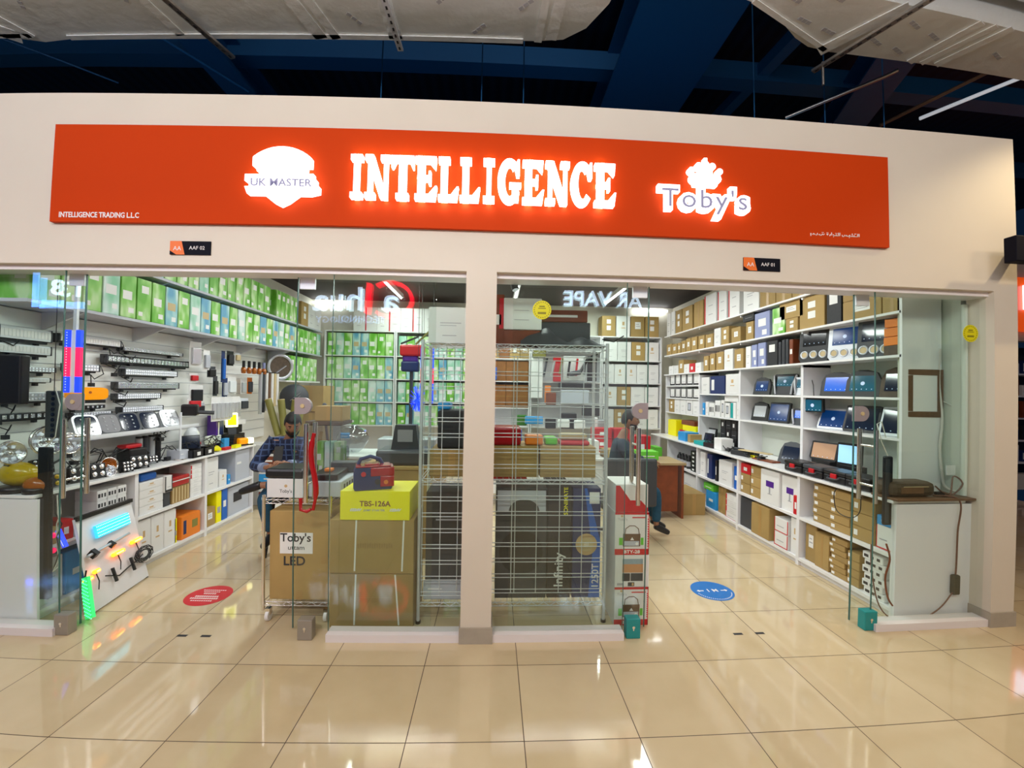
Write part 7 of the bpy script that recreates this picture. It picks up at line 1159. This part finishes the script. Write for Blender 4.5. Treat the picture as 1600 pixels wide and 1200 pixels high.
# man with the phone, seated high behind the trolley, one ankle across the other knee
from mathutils import Euler
J = dict(pelvis=(-2.42, 1.86, .80), waist=(-2.42, 1.84, .93), chest=(-2.40, 1.78, 1.13), neck0=(-2.36, 1.74, 1.30), neck1=(-2.33, 1.71, 1.36), head=(-2.30, 1.66, 1.44),
         shL=(-2.22, 1.74, 1.24), elL=(-2.13, 1.60, 1.02), wrL=(-2.22, 1.40, 1.07), pmL=(-2.25, 1.34, 1.10), upL=(0, -.3, 1), shR=(-2.56, 1.74, 1.23), elR=(-2.66, 1.60, 1.00), wrR=(-2.44, 1.43, 1.03), pmR=(-2.37, 1.41, 1.05), upR=(0, -.3, 1),
         hipL=(-2.33, 1.82, .78), knL=(-2.10, 1.50, .86), anL=(-2.50, 1.42, .86), toeL=(-2.66, 1.40, .80), hipR=(-2.51, 1.82, .78), knR=(-2.46, 1.42, .72), anR=(-2.42, 1.50, .34), toeR=(-2.42, 1.36, .29))
make_person('bearded man in a blue plaid shirt seated cross-legged, looking down at a phone', J, Euler((math.radians(30), 0, math.radians(28))).to_matrix(), True, 'plaid', 'denim', 'cuff', off=(.06, 0, -.04))
t = thing('phone', 'dark phone held by the bearded man in plaid', 'phone', (-2.23, 1.345, 1.085), .3, None, -.6); MB().box(-.04, .04, -.004, .004, -.01, .14, 'black').build('body', t, bevel=.003); MB().box(-.036, .036, .004, .0052, -.004, .132, 'screen_dark').build('screen', t)
t = thing('bar_stool', 'black high stool carrying the bearded man', 'stool', (-2.36, 1.86, 0)); mb = MB(); mb.lathe([(0, .63), (.17, .63), (.18, .61), (.17, .57), (0, .57)], (0, 0, 0), (0, 0, 1), 'black', 24); mb.build('seat', t)
for sx, sy in ((-1, -1), (1, -1), (1, 1), (-1, 1)): mb = MB(); mb.bar((sx * .11, sy * .11, .57), (sx * .17, sy * .17, 0), .03, .03, 'black'); mb.build('leg', t)
mb = MB()
for a, b in (((-1, -1), (1, -1)), ((1, -1), (1, 1)), ((1, 1), (-1, 1)), ((-1, 1), (-1, -1))): mb.bar((a[0] * .15, a[1] * .15, .25), (b[0] * .15, b[1] * .15, .25), .02, .02, 'black')
mb.build('footrest', t)
# second man in profile behind the chair
J = dict(pelvis=(1.36, 2.36, .60), waist=(1.36, 2.36, .74), chest=(1.38, 2.36, .98), neck0=(1.42, 2.36, 1.22), neck1=(1.46, 2.35, 1.29), head=(1.50, 2.35, 1.39),
         shL=(1.46, 2.54, 1.14), elL=(1.60, 2.60, .90), wrL=(1.80, 2.50, .86), pmL=(1.86, 2.48, .86), upL=(0, 0, 1), shR=(1.34, 2.18, 1.14), elR=(1.46, 2.12, .90), wrR=(1.68, 2.20, .86), pmR=(1.74, 2.22, .86), upR=(0, 0, 1),
         hipL=(1.40, 2.45, .56), knL=(1.82, 2.46, .55), anL=(1.84, 2.46, .12), toeL=(1.98, 2.46, .05), hipR=(1.40, 2.27, .56), knR=(1.80, 2.24, .55), anR=(1.80, 2.24, .12), toeR=(1.94, 2.24, .05))
make_person('dark-haired man in a dark teal shirt seated in profile in the office chair', J, Euler((0.12, 0, math.radians(72))).to_matrix(), True, 'shirt_dark', 'denim', off=(0, 0, .05))
t = thing('office_chair', 'black office chair with a broad back behind the red boxes', 'chair', (1.36, 2.2, 0)); MB().box(-.26, .30, -.08, .44, .40, .48, 'black_matte').build('seat', t, bevel=.03); MB().box(-.27, .36, -.19, -.12, .46, 1.02, 'charcoal').build('backrest', t, bevel=.03); mb = MB(); mb.tube([(-.27, -.16, .72), (-.27, -.155, .86), (.36, -.155, .86)], .006, 'zinc', 6); mb.build('back_trim', t); mb = MB(); mb.tube([(.02, .18, .08), (.02, .18, .40)], .03, 'black', 10); mb.build('pillar', t)
for k in range(5): a = 2 * PI * k / 5 + .3; mb = MB(); mb.bar((.02, .18, .08), (.02 + .26 * math.cos(a), .18 + .26 * math.sin(a), .06), .04, .03, 'black'); lg = mb.build('leg', t); mb = MB(); mb.ball((.02 + .26 * math.cos(a), .18 + .26 * math.sin(a), .026), .026, 'black', 8); mb.build('caster', lg)
# signs of the shops across the corridor, which the shop's glass mirrors
t = rsign('red and white illuminated sign of the shop across the corridor, above its window', 'hua', -4.75, 4.30, .95, 'refl_white', 1.15, .012)
text_mb('a', .95, 'refl_white', .02, .012, 1.2).build('letter', t, (-1.52, 0, 0))
mb = MB(); n = 30
pts = [(-1.52 + .62 * math.cos(math.radians(a)), 0, .05 + .50 * math.sin(math.radians(a))) for a in [50 + i * 10 for i in range(27)]]
mb.tube(pts, .055, 'refl_red', 6); mb.bar((-.92, 0, .50), (-.86, 0, -.38), .15, .05, 'refl_red', (0, 1, 0)); mb.build('red_swoosh', t); text_mb('TECHNOLOGY', .27, 'refl_pale', .02, .0, 1.05, gap=1.1).build('letter', t, (-.35, 0, -.56))
rsign('white illuminated vape shop sign across the corridor', 'AR VAPE', 3.05, 4.50, .62, 'refl_white', 1.02, .006)
t = rsign('blue cornered sign with white characters across the corridor', '13', -12.7, 4.50, .62, 'refl_white', 1.4, .01); mb = MB(); mb.box(.75, .95, 0, .02, -.55, .45, 'refl_blue'); mb.box(-.6, .95, 0, .02, -.55, -.35, 'refl_blue'); mb.build('corner_bar', t)
